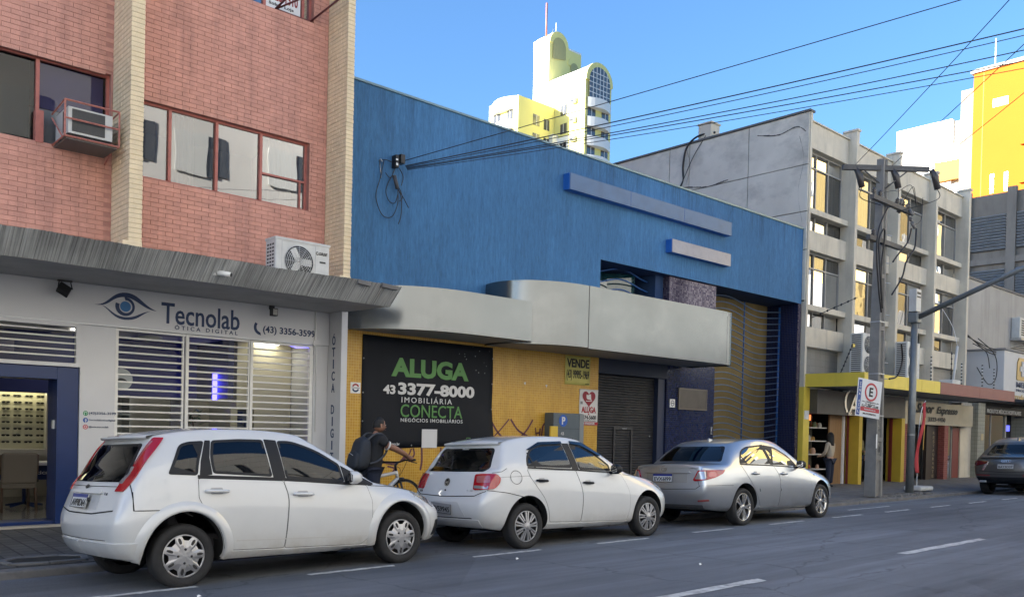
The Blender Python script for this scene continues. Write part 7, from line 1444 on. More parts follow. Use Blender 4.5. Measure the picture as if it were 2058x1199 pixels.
# ---- silver saloon
co = dict(name='silver_saloon', label='silver saloon with alloy wheels, third in the parked row before the pole', paint=m_silver, wb=2.60, wr=.318, tw=.2, track=.845, wheel='alloy', arch=(.375, .37, .03), cab=(2, 7), deck=True, rbow=.09,
  low=[[(-.88, .62, .32), (-.95, .74, .42), (-.97, .79, .64), (-.95, .78, .80), (-.93, .70, 1.01)],
       [(-.70, .74, .28), (-.72, .845, .38), (-.72, .87, .62), (-.70, .86, .84), (-.66, .76, 1.03)],
       [(-.42, .74, .26), (-.42, .86, .34), (-.42, .882, .60), (-.42, .875, .84), (-.40, .79, 1.035)],
       [(.05, .74, .24), (.05, .855, .31), (.05, .88, .60), (.05, .875, .84), (.05, .81, 1.02)],
       [(.55, .74, .23), (.55, .85, .28), (.55, .88, .58), (.55, .87, .82), (.55, .82, 1.005)],
       [(1.1, .74, .22), (1.1, .85, .27), (1.1, .88, .57), (1.1, .87, .80), (1.1, .82, .985)],
       [(1.7, .74, .22), (1.7, .85, .27), (1.7, .88, .56), (1.7, .865, .78), (1.7, .81, .96)],
       [(2.15, .74, .22), (2.15, .85, .27), (2.15, .88, .56), (2.15, .86, .77), (2.15, .79, .935)],
       [(2.65, .74, .22), (2.65, .85, .28), (2.65, .88, .55), (2.65, .85, .75), (2.65, .74, .865)],
       [(3.1, .68, .22), (3.12, .78, .30), (3.14, .80, .50), (3.12, .78, .66), (3.05, .68, .78)],
       [(3.36, .5, .24), (3.40, .56, .32), (3.42, .57, .48), (3.38, .55, .60), (3.26, .5, .69)]],
  roof=[(.0, .57, 1.37), (.22, .60, 1.43), (.6, .625, 1.465), (.95, .625, 1.465), (1.25, .61, 1.435), (1.42, .59, 1.40)],
  cavity=((-.1, 2.0), .42, .94, (.2, 1.2), 1.35, .73, .51), seats=[(1.1, 1.13), (.25, 1.08)], dash=.93, mirror=(1.76, .965), mirror_mat=m_trim, recess=(.2, .2, .19), handle_mat=m_silver,
  glass=carglass('saloon_glass', (.06, .07, .08), 3.4), glass_r=carglass('saloon_rear_glass', (.03, .032, .036), 1.5),
  windows=[('rear', rpoly([(-.05, 1.055), (.03, 1.17, .05), (.13, 1.27, .06), (.30, 1.33, .1), (.74, 1.365), (.86, 1.03)], .03)), ('front', rpoly([(.965, 1.02), (.85, 1.365), (1.22, 1.325, .1), (1.58, 1.175, .1), (1.80, .985)], .03))],
  pillars=[rpoly([(.87, 1.025), (.75, 1.37), (.845, 1.37), (.96, 1.015)], .008), rpoly([(-.05, 1.03), (-.05, 1.05), (.9, 1.015), (1.82, .97), (1.82, .955)], .004)],
  doors=[('rear', rpoly([(-.03, 1.02), (.06, .88), (.18, .74, .1), (.36, .52, .1), (.45, .38, .05), (.50, .315), (1.07, .29), (1.105, .82, .1), (.96, .995)], .02)), ('front', rpoly([(.972, .995), (1.117, .82, .1), (1.082, .29), (2.03, .255), (2.16, .32, .06), (2.20, .55, .1), (2.18, .76, .1), (1.98, .93)], .02))],
  handles={'rear': (.33, .875, .2), 'front': (1.24, .855, .2)},
  rglass=rpoly([(-.66, 1.085), (.66, 1.085), (.53, 1.34), (-.53, 1.34)], .05), rg_x=(-.9, .45), fglass=rpoly([(-.64, 1.0), (.64, 1.0), (.52, 1.365), (-.52, 1.365)], .05), fg_x=(1.1, 3.0),
  dark_runs=[([(-.98, .70), (-.7, .70), (-.36, .69)], 's', .006), ([(-.66, .70), (-.58, .645), (0, .63), (.58, .645), (.66, .70)], 'r', .01), ([(-.64, .70), (-.60, .82), (-.66, .97)], 'r', .007), ([(.64, .70), (.60, .82), (.66, .97)], 'r', .007), ([(2.0, .93), (2.4, .905), (2.9, .82)], 's', .006), ([(2.7, .70), (2.86, .62), (2.95, .62)], 's', .006), ([(-.6, .37), (.6, .37)], 'r', .02)],
  patches=[('tail_lamp', rpoly([(-.33, .785), (-.25, .945), (.21, .945), (.16, .885, .03), (.02, .825, .05), (-.13, .79), (-.30, .765)], .02), 'q', m_red, .014, .006), ('reverse_lens', rpoly([(-.30, .80), (-.24, .925), (-.14, .925), (-.14, .80)], .02), 'q', m_clear, .0205, .0), ('lamp_ring', rpoly([(-.10, .915), (.03, .915), (.03, .835), (-.10, .83)], .05, 6), 'q', m_pinkl, .0205, .003), ('lamp_split', rpoly([(-.135, .79), (-.130, .79), (-.125, .945), (-.132, .945)], .001), 'q', m_seam, .022, 0),
           ('plate_shade', rpoly([(-.42, .74), (.42, .74), (.42, .90), (-.42, .90)], .02), 'r', M('recess_shade_silver', (.36, .36, .35), .4, .6), .002, 0), ('plate_garnish', rpoly([(-.46, .90), (.46, .90), (.46, .925), (-.46, .925)], .01), 'r', m_silver, .03, 0), ('reflector', rpoly([(-.60, .435), (-.76, .45), (-.76, .475), (-.60, .465)], .01), 'r', M('reflector_red', (.22, .02, .02), .3, coat=1), .012, 0), ('bumper_lower', rpoly([(-.62, .30), (.62, .30), (.66, .385), (-.66, .385)], .02), 'r', M('bumper_dark', (.10, .10, .10), .5), .006, 0),  # shade round the plate is painted as a darker silver patch
           ('headlamp', rpoly([(2.78, .80), (3.02, .78), (3.2, .68), (3.15, .62), (2.95, .70)], .02), 's', m_clear, .006, .004), ('side_moulding', rpoly([(.44, .565), (1.085, .555), (1.085, .605), (.42, .62)], .01), 's', m_silver, .016, .0), ('side_moulding', rpoly([(1.105, .555), (2.12, .53), (2.12, .575), (1.105, .605)], .01), 's', m_silver, .016, .0), ('sill', rpoly([(.48, .24), (2.1, .215), (2.1, .25), (.48, .305)], .008), 's', m_silver, .010, .0), ('spoiler_lip', rpoly([(-.62, .985), (.62, .985), (.60, 1.005), (-.60, 1.005)], .006), 'r', m_silver, .012, 0), ('lamp_repeater', rpoly([(2.35, .80), (2.42, .795), (2.42, .825), (2.35, .83)], .01), 's', m_clear, .005, 0)],
  patches_m=[('tail_lamp', rpoly([(-.33, .785), (-.25, .945), (.21, .945), (.16, .885, .03), (.02, .825, .05), (-.13, .79), (-.30, .765)], .02), 'q', m_red, .014, .006), ('reverse_lens', rpoly([(-.30, .80), (-.24, .925), (-.14, .925), (-.14, .80)], .02), 'q', m_clear, .0205, .0), ('reflector', rpoly([(-.60, .435), (-.76, .45), (-.76, .475), (-.60, .465)], .01), 'r', MATS.get('reflector_red') or M('reflector_red', (.22, .02, .02), .3, coat=1), .012, 0)],
  place=(12.68, 8.93, -.05, .0, R(-2.4), 0))
def co_extra(root, sk_):
    plate(root, sk_, 'EVX6I99', (.05, .815), .40, .13, m_plate)
    rear_emblem(root, sk_, 0.05, .965, [ringp(0, 0, .07, .048, .009), ringp(0, .01, .045, .018, .007), ringp(0, -.003, .02, .042, .007)], m_chr); rear_text(root, sk_, 'COROLLA', -.52, .975, .16, .022, m_chr, .005); rear_text(root, sk_, 'XEi', -.6, .95, .06, .02, m_chr, .0); rear_text(root, sk_, 'FLEX', .58, .97, .09, .022, m_chr, .0)
    obj('quarter_bar', sk_.seam([(.05, 1.18), (.165, 1.045)], .016, 's', .007), m_trim, root); obj('roof_fin', MB().prism([(.18, 1.445), (.32, 1.46), (.2, 1.49)], 'y', -.015, .015), m_silver, root)
co['extra'] = co_extra; car(co)
# ---- dark crossover at the edge of the picture
au = dict(name='grey_crossover', label='dark grey crossover seen from behind at the edge of the picture', paint=m_graph, wb=2.82, wr=.37, tw=.25, track=.93, wheel='alloy', arch=(.44, .43, .03), cab=(1, 6), rbow=.1,
  low=[[(-.80, .72, .38), (-.90, .82, .50), (-.93, .86, .74), (-.88, .86, .92), (-.80, .80, 1.08)],
       [(-.58, .82, .34), (-.62, .93, .46), (-.62, .955, .74), (-.60, .94, .95), (-.50, .85, 1.12)],
       [(-.2, .84, .30), (-.2, .94, .42), (-.2, .965, .74), (-.2, .95, .95), (-.2, .88, 1.13)],
       [(.4, .84, .28), (.4, .93, .38), (.4, .955, .72), (.4, .945, .94), (.4, .89, 1.12)],
       [(1.1, .84, .27), (1.1, .92, .36), (1.1, .95, .70), (1.1, .94, .92), (1.1, .885, 1.10)],
       [(1.8, .84, .27), (1.8, .92, .36), (1.8, .95, .70), (1.8, .94, .92), (1.8, .88, 1.08)],
       [(2.35, .84, .27), (2.35, .92, .36), (2.35, .95, .70), (2.35, .93, .90), (2.35, .84, 1.04)],
       [(2.9, .84, .28), (2.9, .92, .38), (2.9, .95, .68), (2.9, .92, .86), (2.9, .80, .98)],
       [(3.4, .78, .30), (3.42, .86, .40), (3.44, .88, .62), (3.42, .84, .78), (3.34, .74, .88)],
       [(3.62, .6, .32), (3.66, .64, .42), (3.68, .65, .58), (3.64, .62, .70), (3.54, .56, .78)]],
  roof=[(-.1, .60, 1.50), (.2, .64, 1.58), (.6, .665, 1.64), (1.0, .67, 1.66), (1.35, .66, 1.64), (1.55, .64, 1.60)],
  cavity=((-.1, 2.1), .5, 1.02, (.2, 1.35), 1.53, .78, .54), seats=[(1.2, 1.3), (.3, 1.25)], dash=1.02, mirror=(2.0, 1.08), mirror_mat=m_graph, recess=(.06, .06, .06), handle_mat=m_graph,
  glass=carglass('crossover_glass', (.05, .052, .055), 1.6), glass_r=carglass('crossover_rear_glass', (.04, .042, .046), 1.6),
  windows=[('rear', rpoly([(.0, 1.17), (.15, 1.33), (.4, 1.48), (.9, 1.54), (.98, 1.15)], .04)), ('front', rpoly([(1.07, 1.15), (1.0, 1.545), (1.4, 1.51), (1.75, 1.33), (2.0, 1.11)], .04))], pillars=[rpoly([(.99, 1.15), (.91, 1.545), (.99, 1.545), (1.06, 1.15)], .01)],
  doors=[('rear', rpoly([(.05, 1.11), (.3, .8), (.45, .45), (1.05, .42), (1.06, 1.10)], .04)), ('front', rpoly([(1.075, 1.10), (1.065, .42), (2.2, .40), (2.25, 1.03)], .04))], handles={'rear': (.45, .98, .2), 'front': (1.3, .97, .2)},
  rglass=rpoly([(-.66, 1.13), (.66, 1.13), (.54, 1.44), (-.54, 1.44)], .05), rg_x=(-.9, .7), fglass=rpoly([(-.7, 1.12), (.7, 1.12), (.56, 1.55), (-.56, 1.55)], .05), fg_x=(1.2, 3.2),
  dark_runs=[([(-.72, .70), (0, .66), (.72, .70)], 'r', .012), ([(-.8, .60), (.8, .60)], 'r', .01)],
  patches=[('tail_lamp', rpoly([(-.46, .965), (-.86, .985), (-.90, .90), (-.78, .84), (-.52, .90)], .02), 'r', M('tail_lamp_deep', (.10, .012, .014), .15, coat=1), .012, .004), ('reverse_lens', rpoly([(-.46, .96), (-.54, .965), (-.62, .72), (-.58, .71)], .01), 'r', m_clear, .013, 0), ('reflector_strip', rpoly([(-.42, .565), (-.80, .58), (-.80, .60), (-.42, .588)], .008), 'r', M('reflector_red', (.22, .02, .02), .3, coat=1), .012, 0), ('plate_field', rpoly([(-.42, .76), (.42, .76), (.46, .90), (-.46, .90)], .02), 'r', m_graph, .004, 0), ('bumper_lower', rpoly([(-.75, .36), (.75, .36), (.8, .53), (-.8, .53)], .03), 'r', m_trim, .01, 0), ('hatch_edge', rpoly([(-.72, 1.045), (.72, 1.045), (.70, 1.07), (-.70, 1.07)], .006), 'r', m_graph, .04, 0)],
  patches_m=[('tail_lamp', rpoly([(-.46, .965), (-.86, .985), (-.90, .90), (-.78, .84), (-.52, .90)], .02), 'r', M('tail_lamp_deep', (.10, .012, .014), .15, coat=1), .012, .004), ('reverse_lens', rpoly([(-.46, .96), (-.54, .965), (-.62, .72), (-.58, .71)], .01), 'r', m_clear, .013, 0), ('reflector_strip', rpoly([(-.42, .565), (-.80, .58), (-.80, .60), (-.42, .588)], .008), 'r', MATS.get('reflector_red') or M('reflector_red', (.22, .02, .02), .3, coat=1), .012, 0)],
  place=(27.55, 8.58, -.04, 0, R(-2.0), 0))
def au_extra(root, sk_):
    plate(root, sk_, 'BAY3D37', (.0, .825), .42, .13, m_plateg, False); rear_emblem(root, sk_, 0, .98, [ringp(-.085+.057*k, 0, .037, .037, .007) for k in range(4)], m_chr); rear_text(root, sk_, 'Q5', .6, .78, .1, .035, m_chr, .0)
    obj('roof_fin', MB().prism([(.0, 1.56), (.2, 1.6), (.04, 1.65)], 'y', -.02, .02), m_graph, root); obj('rear_wiper', MB().tube([(-.62, .0, 1.17), (-.58, -.2, 1.19), (-.55, -.36, 1.2)], .012, 5), m_black, root)
    for s in (-1, 1): obj('exhaust', MB().obox((-.92, s*.62, .40), (.03, 0, 0), (0, .09, 0), (0, 0, .03)), m_steel, root, bevel=.015)
au['extra'] = au_extra; car(au)
# ================================================================ people
def skin_body(name, joints, edges, mat, parent, root=0, lv=2):
    """one continuous figure grown over a skeleton: joints = (x,y,z,rx,ry)"""
    me = bpy.data.meshes.new(name); me.from_pydata([j[:3] for j in joints], edges, []); o = bpy.data.objects.new(name, me); COL.objects.link(o); m = o.modifiers.new('skin', 'SKIN'); m.use_smooth_shade = True
    for i, j in enumerate(joints): sv = me.skin_vertices[0].data[i]; sv.radius = (j[3], j[4] if len(j) > 4 else j[3]); sv.use_root = (i == root)
    s = o.modifiers.new('s', 'SUBSURF'); s.levels = lv; s.render_levels = lv
    dg = bpy.context.evaluated_depsgraph_get(); r = bpy.data.meshes.new_from_object(o.evaluated_get(dg)); bpy.data.objects.remove(o)
    for p in r.polygons: p.use_smooth = True
    r.materials.clear(); return obj(name, r, mat, parent)
def ellipsoid(c, r, n=16, m=10, shape=None):
    V = []; F = []
    for i in range(m+1):
        th = math.pi*i/m
        for k in range(n):
            ph = 2*math.pi*k/n; d = Vector((math.sin(th)*math.cos(ph), math.sin(th)*math.sin(ph), math.cos(th))); s = shape(d) if shape else 1; V.append((c[0]+d.x*r[0]*s, c[1]+d.y*r[1]*s, c[2]+d.z*r[2]*s))
    for i in range(m):
        for k in range(n): F.append((i*n+k, i*n+(k+1) % n, (i+1)*n+(k+1) % n, (i+1)*n+k))
    return MB().add(V, F, True)
m_skin = M('skin_brown', (.25, .125, .08), .55, var=.06, vs=30); m_skinl = M('skin_light', (.42, .25, .17), .55); m_hair = M('hair_black', (.012, .010, .009), .7, bump=.4, bs=120); m_tee = M('shirt_black', (.012, .013, .016), .85, bump=.25, bs=12); m_jean = M('trousers_navy', (.015, .02, .04), .85, bump=.2, bs=20); m_shoe = M('shoe_dark', (.03, .03, .03), .6); m_pack = M('backpack_slate', (.022, .027, .036), .75, bump=.25, bs=30)
def head(parent, c, f, mats, long_hair=False, s=1.0):
    """head with face: c = centre, f = heading angle of the gaze"""
    R3 = Matrix.Rotation(f, 4, 'Z'); T = Matrix.Translation(c) @ R3 @ Matrix.Scale(s, 4)
    def put(name, mb, mt, p=None): me = mb.mesh(name); me.transform(T); return obj(name, me, mt, p or hd)
    def shp(d):
        k = 1.0
        if d.z < -.1: k *= 1-.22*(-d.z-.1)*(1.0 if d.x > 0 else 1.3)
        if d.x > .5 and d.z < -.35: k *= 1.08
        if d.x > .6 and -.1 < d.z < .35: k *= .97
        return k
    hm = ellipsoid((0, 0, 0), (.100, .078, .125), 24, 16, shp); nose = [(.094, 0, .03), (.104, 0, .0), (.122, 0, -.028), (.114, .016, -.036), (.114, -.016, -.036), (.098, 0, -.046), (.085, .018, -.03), (.085, -.018, -.03)]
    hm.add(nose, [(0, 6, 3, 2), (0, 2, 4, 7), (2, 3, 5), (2, 5, 4), (3, 6, 5), (4, 5, 7)], True)
    for sg in (-1, 1): hm.add([(-.005, sg*.076, .03), (.018, sg*.080, .02), (.014, sg*.082, -.03), (-.012, sg*.084, -.035), (-.022, sg*.088, .02)], [(0, 1, 2, 3, 4)], True)
    me = hm.mesh('head'); me.transform(T); hd = obj('head', me, mats[0], parent)
    for sg in (-1, 1):
        put('eye', ellipsoid((.089, sg*.032, .008), (.010, .013, .008), 10, 6), M('eye_white', (.5, .48, .45), .3)); put('pupil', ellipsoid((.097, sg*.032, .008), (.004, .006, .006), 8, 5), m_black); put('eyebrow', MB().obox((.096, sg*.034, .03), (.004, 0, 0), (0, .017, 0), (0, 0, .004)), mats[1])
    put('mouth', MB().obox((.098, 0, -.066), (.006, 0, 0), (0, .022, 0), (0, 0, .005)), M('lips', (.12, .045, .035), .5))
    def hs(d): return 1.06 if not (d.x > .45 and d.z < .55) else .93
    hair = MB(); V = []; F = []; n, m_ = 24, 10
    for i in range(m_+1):
        th = math.pi*(.58 if not long_hair else .66)*i/m_
        for k in range(n):
            ph = 2*math.pi*k/n; d = Vector((math.sin(th)*math.cos(ph), math.sin(th)*math.sin(ph), math.cos(th))); cut = 1
            th2 = th
            if math.cos(ph) > .2 and not long_hair: th2 = th*(1-.50*min(1, (math.cos(ph)-.2)/.45))
            d = Vector((math.sin(th2)*math.cos(ph), math.sin(th2)*math.sin(ph), math.cos(th2))); q = 1.035 if not long_hair else 1.12+.02*math.sin(k*3); V.append((d.x*.100*q, d.y*.078*q, d.z*.125*q))
    for i in range(m_):
        for k in range(n): F.append((i*n+k, i*n+(k+1) % n, (i+1)*n+(k+1) % n, (i+1)*n+k))
    put('hair', hair.add(V, F, True), mats[1])
    if long_hair:
        lh = MB(); V = []; F = []
        for i in range(7):
            z = .06-.055*i; w_ = .085+.012*i-.004*i*i*.4
            for k in range(13): a = math.pi*(.42+1.16*k/12); V.append((math.cos(a)*.105*(1+.02*i), math.sin(a)*w_*1.05+.004*math.sin(k*4+i), z+.006*math.sin(k*5)))
        for i in range(6):
            for k in range(12): F.append((i*13+k, i*13+k+1, (i+1)*13+k+1, (i+1)*13+k))
        o = put('long_hair', lh.add(V, F, True), mats[1]); o.modifiers.new('t', 'SOLIDIFY').thickness = .02
    return hd
def hand(parent, w, u, n, mat, grip=1.0, name='hand'):
    """palm and five fingers curled round a bar: w = wrist, u = direction of palm, n = back of hand normal"""
    w, u, n = Vector(w), Vector(u).normalized(), Vector(n).normalized(); s = u.cross(n).normalized(); mb = MB(); V = []
    mb.tube([w-u*.02, w+u*.025, w+u*.06, w+u*.088], [.026, .034, .037, .032], 10)
    for k, (off, ln) in enumerate(((-.028, .068), (-.010, .078), (.009, .074), (.027, .058))):
        b = w+u*.08+s*off; c1 = b+u*ln*.42-n*.006*grip; c2 = c1+(u*.35-n*.94*grip).normalized()*ln*.36; c3 = c2+(-u*.55-n*.8*grip).normalized()*ln*.28; mb.tube([b-u*.015, b, c1, c2, c3], [.010, .0105, .0095, .0085, .006], 8)
    b = w+u*.03-s*.03; mb.tube([b, b-s*.02+u*.022-n*.012, b-s*.012+u*.05-n*.03, b+s*.004+u*.066-n*.036], [.013, .012, .010, .007], 8)
    me = mb.mesh(name); return obj(name, me, mat, parent)
# ---- man in black pushing a white bicycle along the pavement
MX, MY, G0 = 6.98, 10.75, .055
man = thing('person', 'man in black shirt with a backpack pushing a white bicycle on the pavement', 'person', (MX, MY, G0))
BS = 1
def P(x, y, z, r, r2=None): return (MX+x, MY+y, G0+z, r*BS, (r2 or r)*BS)
BS = .72
J = [P(0, 0, .84, .135, .105), P(.02, 0, .98, .135, .105), P(.05, 0, 1.13, .15, .11), P(.07, 0, 1.27, .15, .105), P(.08, 0, 1.335, .075, .07), P(.10, 0, 1.40, .052, .052)]          # spine 0..5
J += [P(0, -.095, .80, .092), P(.03, -.10, .44, .062), P(-.10, -.10, .07, .04), P(.05, -.10, .035, .035)]   # near leg 6..9
J += [P(0, .095, .80, .092), P(.14, .10, .45, .062), P(.22, .10, .08, .04), P(.36, .10, .035, .035)]       # far leg 10..13
E_ = [(0, 1), (1, 2), (2, 3), (3, 4), (4, 5), (0, 6), (6, 7), (7, 8), (8, 9), (0, 10), (10, 11), (11, 12), (12, 13)]
body = skin_body('body', J, E_, m_skin, man)
# shirt over the trunk with short sleeves
BS = 1
J2 = [P(.0, 0, .66, .19, .165), P(.02, 0, .92, .185, .155), P(.05, 0, 1.12, .19, .145), P(.07, 0, 1.27, .18, .125), P(.085, 0, 1.35, .078, .072), P(.08, -.175, 1.29, .075), P(.15, -.20, 1.17, .072), P(.08, .175, 1.29, .075), P(.13, .20, 1.12, .068)]
skin_body('shirt', J2, [(0, 1), (1, 2), (2, 3), (3, 4), (3, 5), (5, 6), (3, 7), (7, 8)], m_tee, man)
J3 = [P(0, 0, .86, .145, .115), P(0, -.095, .79, .108), P(.03, -.10, .44, .078), P(-.09, -.10, .12, .062), P(0, .095, .79, .108), P(.14, .10, .45, .078), P(.215, .10, .12, .062)]
skin_body('trousers', J3, [(0, 1), (1, 2), (2, 3), (0, 4), (4, 5), (5, 6)], m_jean, man)
for (x, y) in ((-.03, -.10), (.29, .10)): obj('shoe', ellipsoid((MX+x, MY+y, G0+.045), (.135, .05, .045), 16, 8), m_shoe, man)
# arms: the near one straight out to the grip, the far one bent
HG = Vector((MX+.62, MY-.16, G0+.985)); HF = Vector((MX+.34, MY+.32, G0+.93))
el = (MX+.36, MY-.235, G0+1.10); sl = (MX+.14, MY-.205, G0+1.19)
obj('arm', MB().tube(crom([sl, (MX+.25, MY-.225, G0+1.15), el, (MX+.47, MY-.21, G0+1.055), tuple(HG+Vector((-.075, -.01, .03)))], 5), [.05]*3+[.049, .048, .047, .046, .045, .044, .043, .042, .041, .041, .04, .038, .036, .034, .032, .031, .03, .028], 12), m_skin, man)
obj('arm', MB().tube(crom([(MX+.12, MY+.2, G0+1.12), (MX+.14, MY+.25, G0+1.0), (MX+.22, MY+.30, G0+.94), tuple(HF+Vector((-.07, 0, .02)))], 5), .04, 10), m_skin, man)
cf_ = obj('sleeve_cuff', MB().lathe([(.071, -.012), (.074, 0), (.071, .014), (.06, .014)], (0, 0, 0), 'x', 20), M('cuff_white', (.6, .6, .6), .8), man)
d_ = (Vector(el)-Vector(sl)).normalized(); cf_.matrix_parent_inverse = WM[man.name]; cf_.location = Vector(sl)+d_*.02; cf_.rotation_euler = d_.to_track_quat('X', 'Z').to_euler()
hand(man, HG+Vector((-.085, -.01, .033)), (1, .05, -.35), (.25, -.15, 1), m_skin); hand(man, HF+Vector((-.085, 0, .02)), (1, 0, -.2), (.2, .1, 1), M('glove_dark', (.02, .02, .02), .8))
head(man, (MX+.145, MY+.0, G0+1.475), R(-8), (m_skin, m_hair), s=.95)
# backpack with pocket and straps
bp = thing('backpack', 'dark slate backpack worn on the back of the man in black', 'backpack', (MX-.2, MY, G0+.85))
def bag(c, rx, ry, rz, lean):
    V = []; F = []; n, m_ = 20, 10
    for i in range(m_+1):
        t = -1+2*i/m_; w_ = (1-abs(t)**5)**.5*.98+.02
        for k in range(n): a = 2*math.pi*k/n; ca, sa = math.cos(a), math.sin(a); V.append((c[0]+lean*t*rz+rx*w_*math.copysign(abs(ca)**.6, ca)*(1-.25*max(0, t)), c[1]+ry*w_*math.copysign(abs(sa)**.6, sa)*(1-.15*max(0, t)), c[2]+t*rz))
    for i in range(m_):
        for k in range(n): F.append((i*n+k, i*n+(k+1) % n, (i+1)*n+(k+1) % n, (i+1)*n+k))
    return MB().add(V, F, True)
obj('bag_body', bag((MX-.165, MY, G0+1.06), .115, .165, .26, .14), m_pack, bp); obj('front_pocket', bag((MX-.285, MY, G0+.97), .05, .13, .14, .14), m_pack, bp)
for s in (-1, 1): obj('shoulder_strap', MB().tube(crom([(MX-.12, MY+s*.10, G0+1.26), (MX+.0, MY+s*.115, G0+1.345), (MX+.11, MY+s*.13, G0+1.345), (MX+.2, MY+s*.14, G0+1.24), (MX+.17, MY+s*.15, G0+1.08), (MX+.02, MY+s*.175, G0+.96), (MX-.1, MY+s*.14, G0+.92)], 6), .017, 6), M('strap_grey', (.05, .055, .065), .8), bp)
obj('bag_zip', MB().tube([(MX-.345, MY-.08, G0+1.04), (MX-.35, MY, G0+1.07), (MX-.345, MY+.08, G0+1.04)], .005, 4), m_steel, bp)
# bicycle
bk_ = thing('bicycle', 'white bicycle wheeled by the man in black, mostly hidden by the hatchback', 'bicycle', (MX+.2, MY+.06, G0)); BYc = MY+.06; m_bf = M('bicycle_white', (.66, .66, .66), .35, coat=.6)
rw, fwx = (MX-.42, BYc, G0+.33), (MX+.66, BYc, G0+.33)
for c in (rw, fwx):
    w_ = obj('wheel', MB().lathe([(.30, -.012), (.315, -.014), (.315, .014), (.30, .012), (.30, -.012)], c, 'y', 36), M('bike_rim', (.1, .1, .1), .4, .6), bk_); obj('tyre', MB().lathe([(.312, -.018), (.333, -.02), (.345, 0), (.333, .02), (.312, .018)], c, 'y', 36), m_tyre, w_); sp_ = MB()
    for k in range(18): a = k*math.pi/9; sp_.tube([(c[0]+.02*math.cos(a), c[1]+(.02 if k % 2 else -.02), c[2]+.02*math.sin(a)), (c[0]+.305*math.cos(a+.1), c[1], c[2]+.305*math.sin(a+.1))], .0015, 3, False)
    obj('spokes', sp_, m_steel, w_); obj('hub', MB().tube([(c[0], c[1]-.05, c[2]), (c[0], c[1]+.05, c[2])], .02, 8), m_steel, w_)
hd_ = (MX+.50, BYc, G0+.80); hb = (MX+.535, BYc, G0+.68); bb = (MX+.03, BYc, G0+.29); st2 = (MX-.1, BYc, G0+.68)
fr = MB().tube([hd_, hb], .025, 10); fr.tube([hb, bb], .032, 10); fr.tube([(MX+.505, BYc, G0+.77), st2], .026, 10); fr.tube([st2, bb], .02, 8)
for s in (-.05, .05): fr.tube([(st2[0], BYc, st2[2]-.02), (rw[0], BYc+s, rw[2])], .01, 6).tube([bb, (rw[0], BYc+s, rw[2])], .012, 6)
obj('frame', fr, m_bf, bk_); fk = MB()
for s in (-.055, .055): fk.tube([(hb[0]+.01, BYc+s, hb[2]-.04), (fwx[0], BYc+s, fwx[2])], .017, 8)
fk.tube([(hb[0], BYc-.07, hb[2]-.03), (hb[0], BYc+.07, hb[2]-.03)], .022, 8); obj('fork', fk, m_dark, bk_)
obj('stem', MB().tube([hd_, (MX+.485, BYc, G0+.88), (MX+.54, BYc, G0+.93)], .02, 8), m_dark, bk_); obj('handlebar', MB().tube(crom([(HG.x+.02, HG.y-.03, HG.z-.02), (MX+.58, MY-.08, G0+.965), (MX+.54, BYc, G0+.93), (MX+.45, MY+.2, G0+.925), (HF.x+.02, HF.y+.02, HF.z-.01)], 6), .0125, 8), m_dark, bk_)
for (a, b) in ((HG+Vector((-.0, .04, -.016)), HG+Vector((.03, -.06, -.012))), (HF+Vector((.06, -.06, -.012)), HF+Vector((.01, .05, -.008)))): obj('grip', MB().tube([a, b], .018, 8), m_black, bk_)
for (c, dx) in ((HG, .02), (HF, .03)): obj('brake_lever', MB().tube(crom([(c.x-.03, c.y+.06*(1 if c is HG else -1), c.z-.02), (c.x+.05, c.y+.02, c.z-.05), (c.x+.07, c.y-.05*(1 if c is HG else -1), c.z-.06)], 5), .007, 6), m_dark, bk_)
obj('cables', MB().tube(crom([(HG.x-.04, HG.y+.05, HG.z-.02), (MX+.62, BYc-.05, G0+.86), (MX+.57, BYc, G0+.72)], 6), .004, 4).tube(crom([(HF.x+.05, HF.y-.05, HF.z-.02), (MX+.6, BYc+.06, G0+.84), (MX+.55, BYc, G0+.7)], 6), .004, 4), m_black, bk_)
obj('saddle', MB().tube(crom([(MX-.25, BYc, G0+.82), (MX-.17, BYc, G0+.83), (MX-.02, BYc, G0+.815), (MX+.03, BYc, G0+.80)], 5), [.05]*3+[.065, .065, .06, .05, .045, .04, .036, .032, .03, .028, .026, .025, .022], 10), m_black, bk_); obj('seat_post', MB().tube([st2, (MX-.13, BYc, G0+.80)], .014, 8), m_steel, bk_)
obj('crank', MB().lathe([(.085, -.004), (.095, -.004), (.095, .004), (.085, .004), (.085, -.004)], (bb[0], BYc-.05, bb[2]), 'y', 24).tube([(bb[0], BYc-.07, bb[2]), (bb[0]+.1, BYc-.07, bb[2]-.13)], .01, 6).tube([(bb[0], BYc+.07, bb[2]), (bb[0]-.1, BYc+.07, bb[2]+.13)], .01, 6), m_dark, bk_); obj('front_mudguard', MB().tube([(hb[0]+.02, BYc, hb[2]-.01), (hb[0]+.1, BYc, hb[2]-.01)], .03, 8), m_dark, bk_)
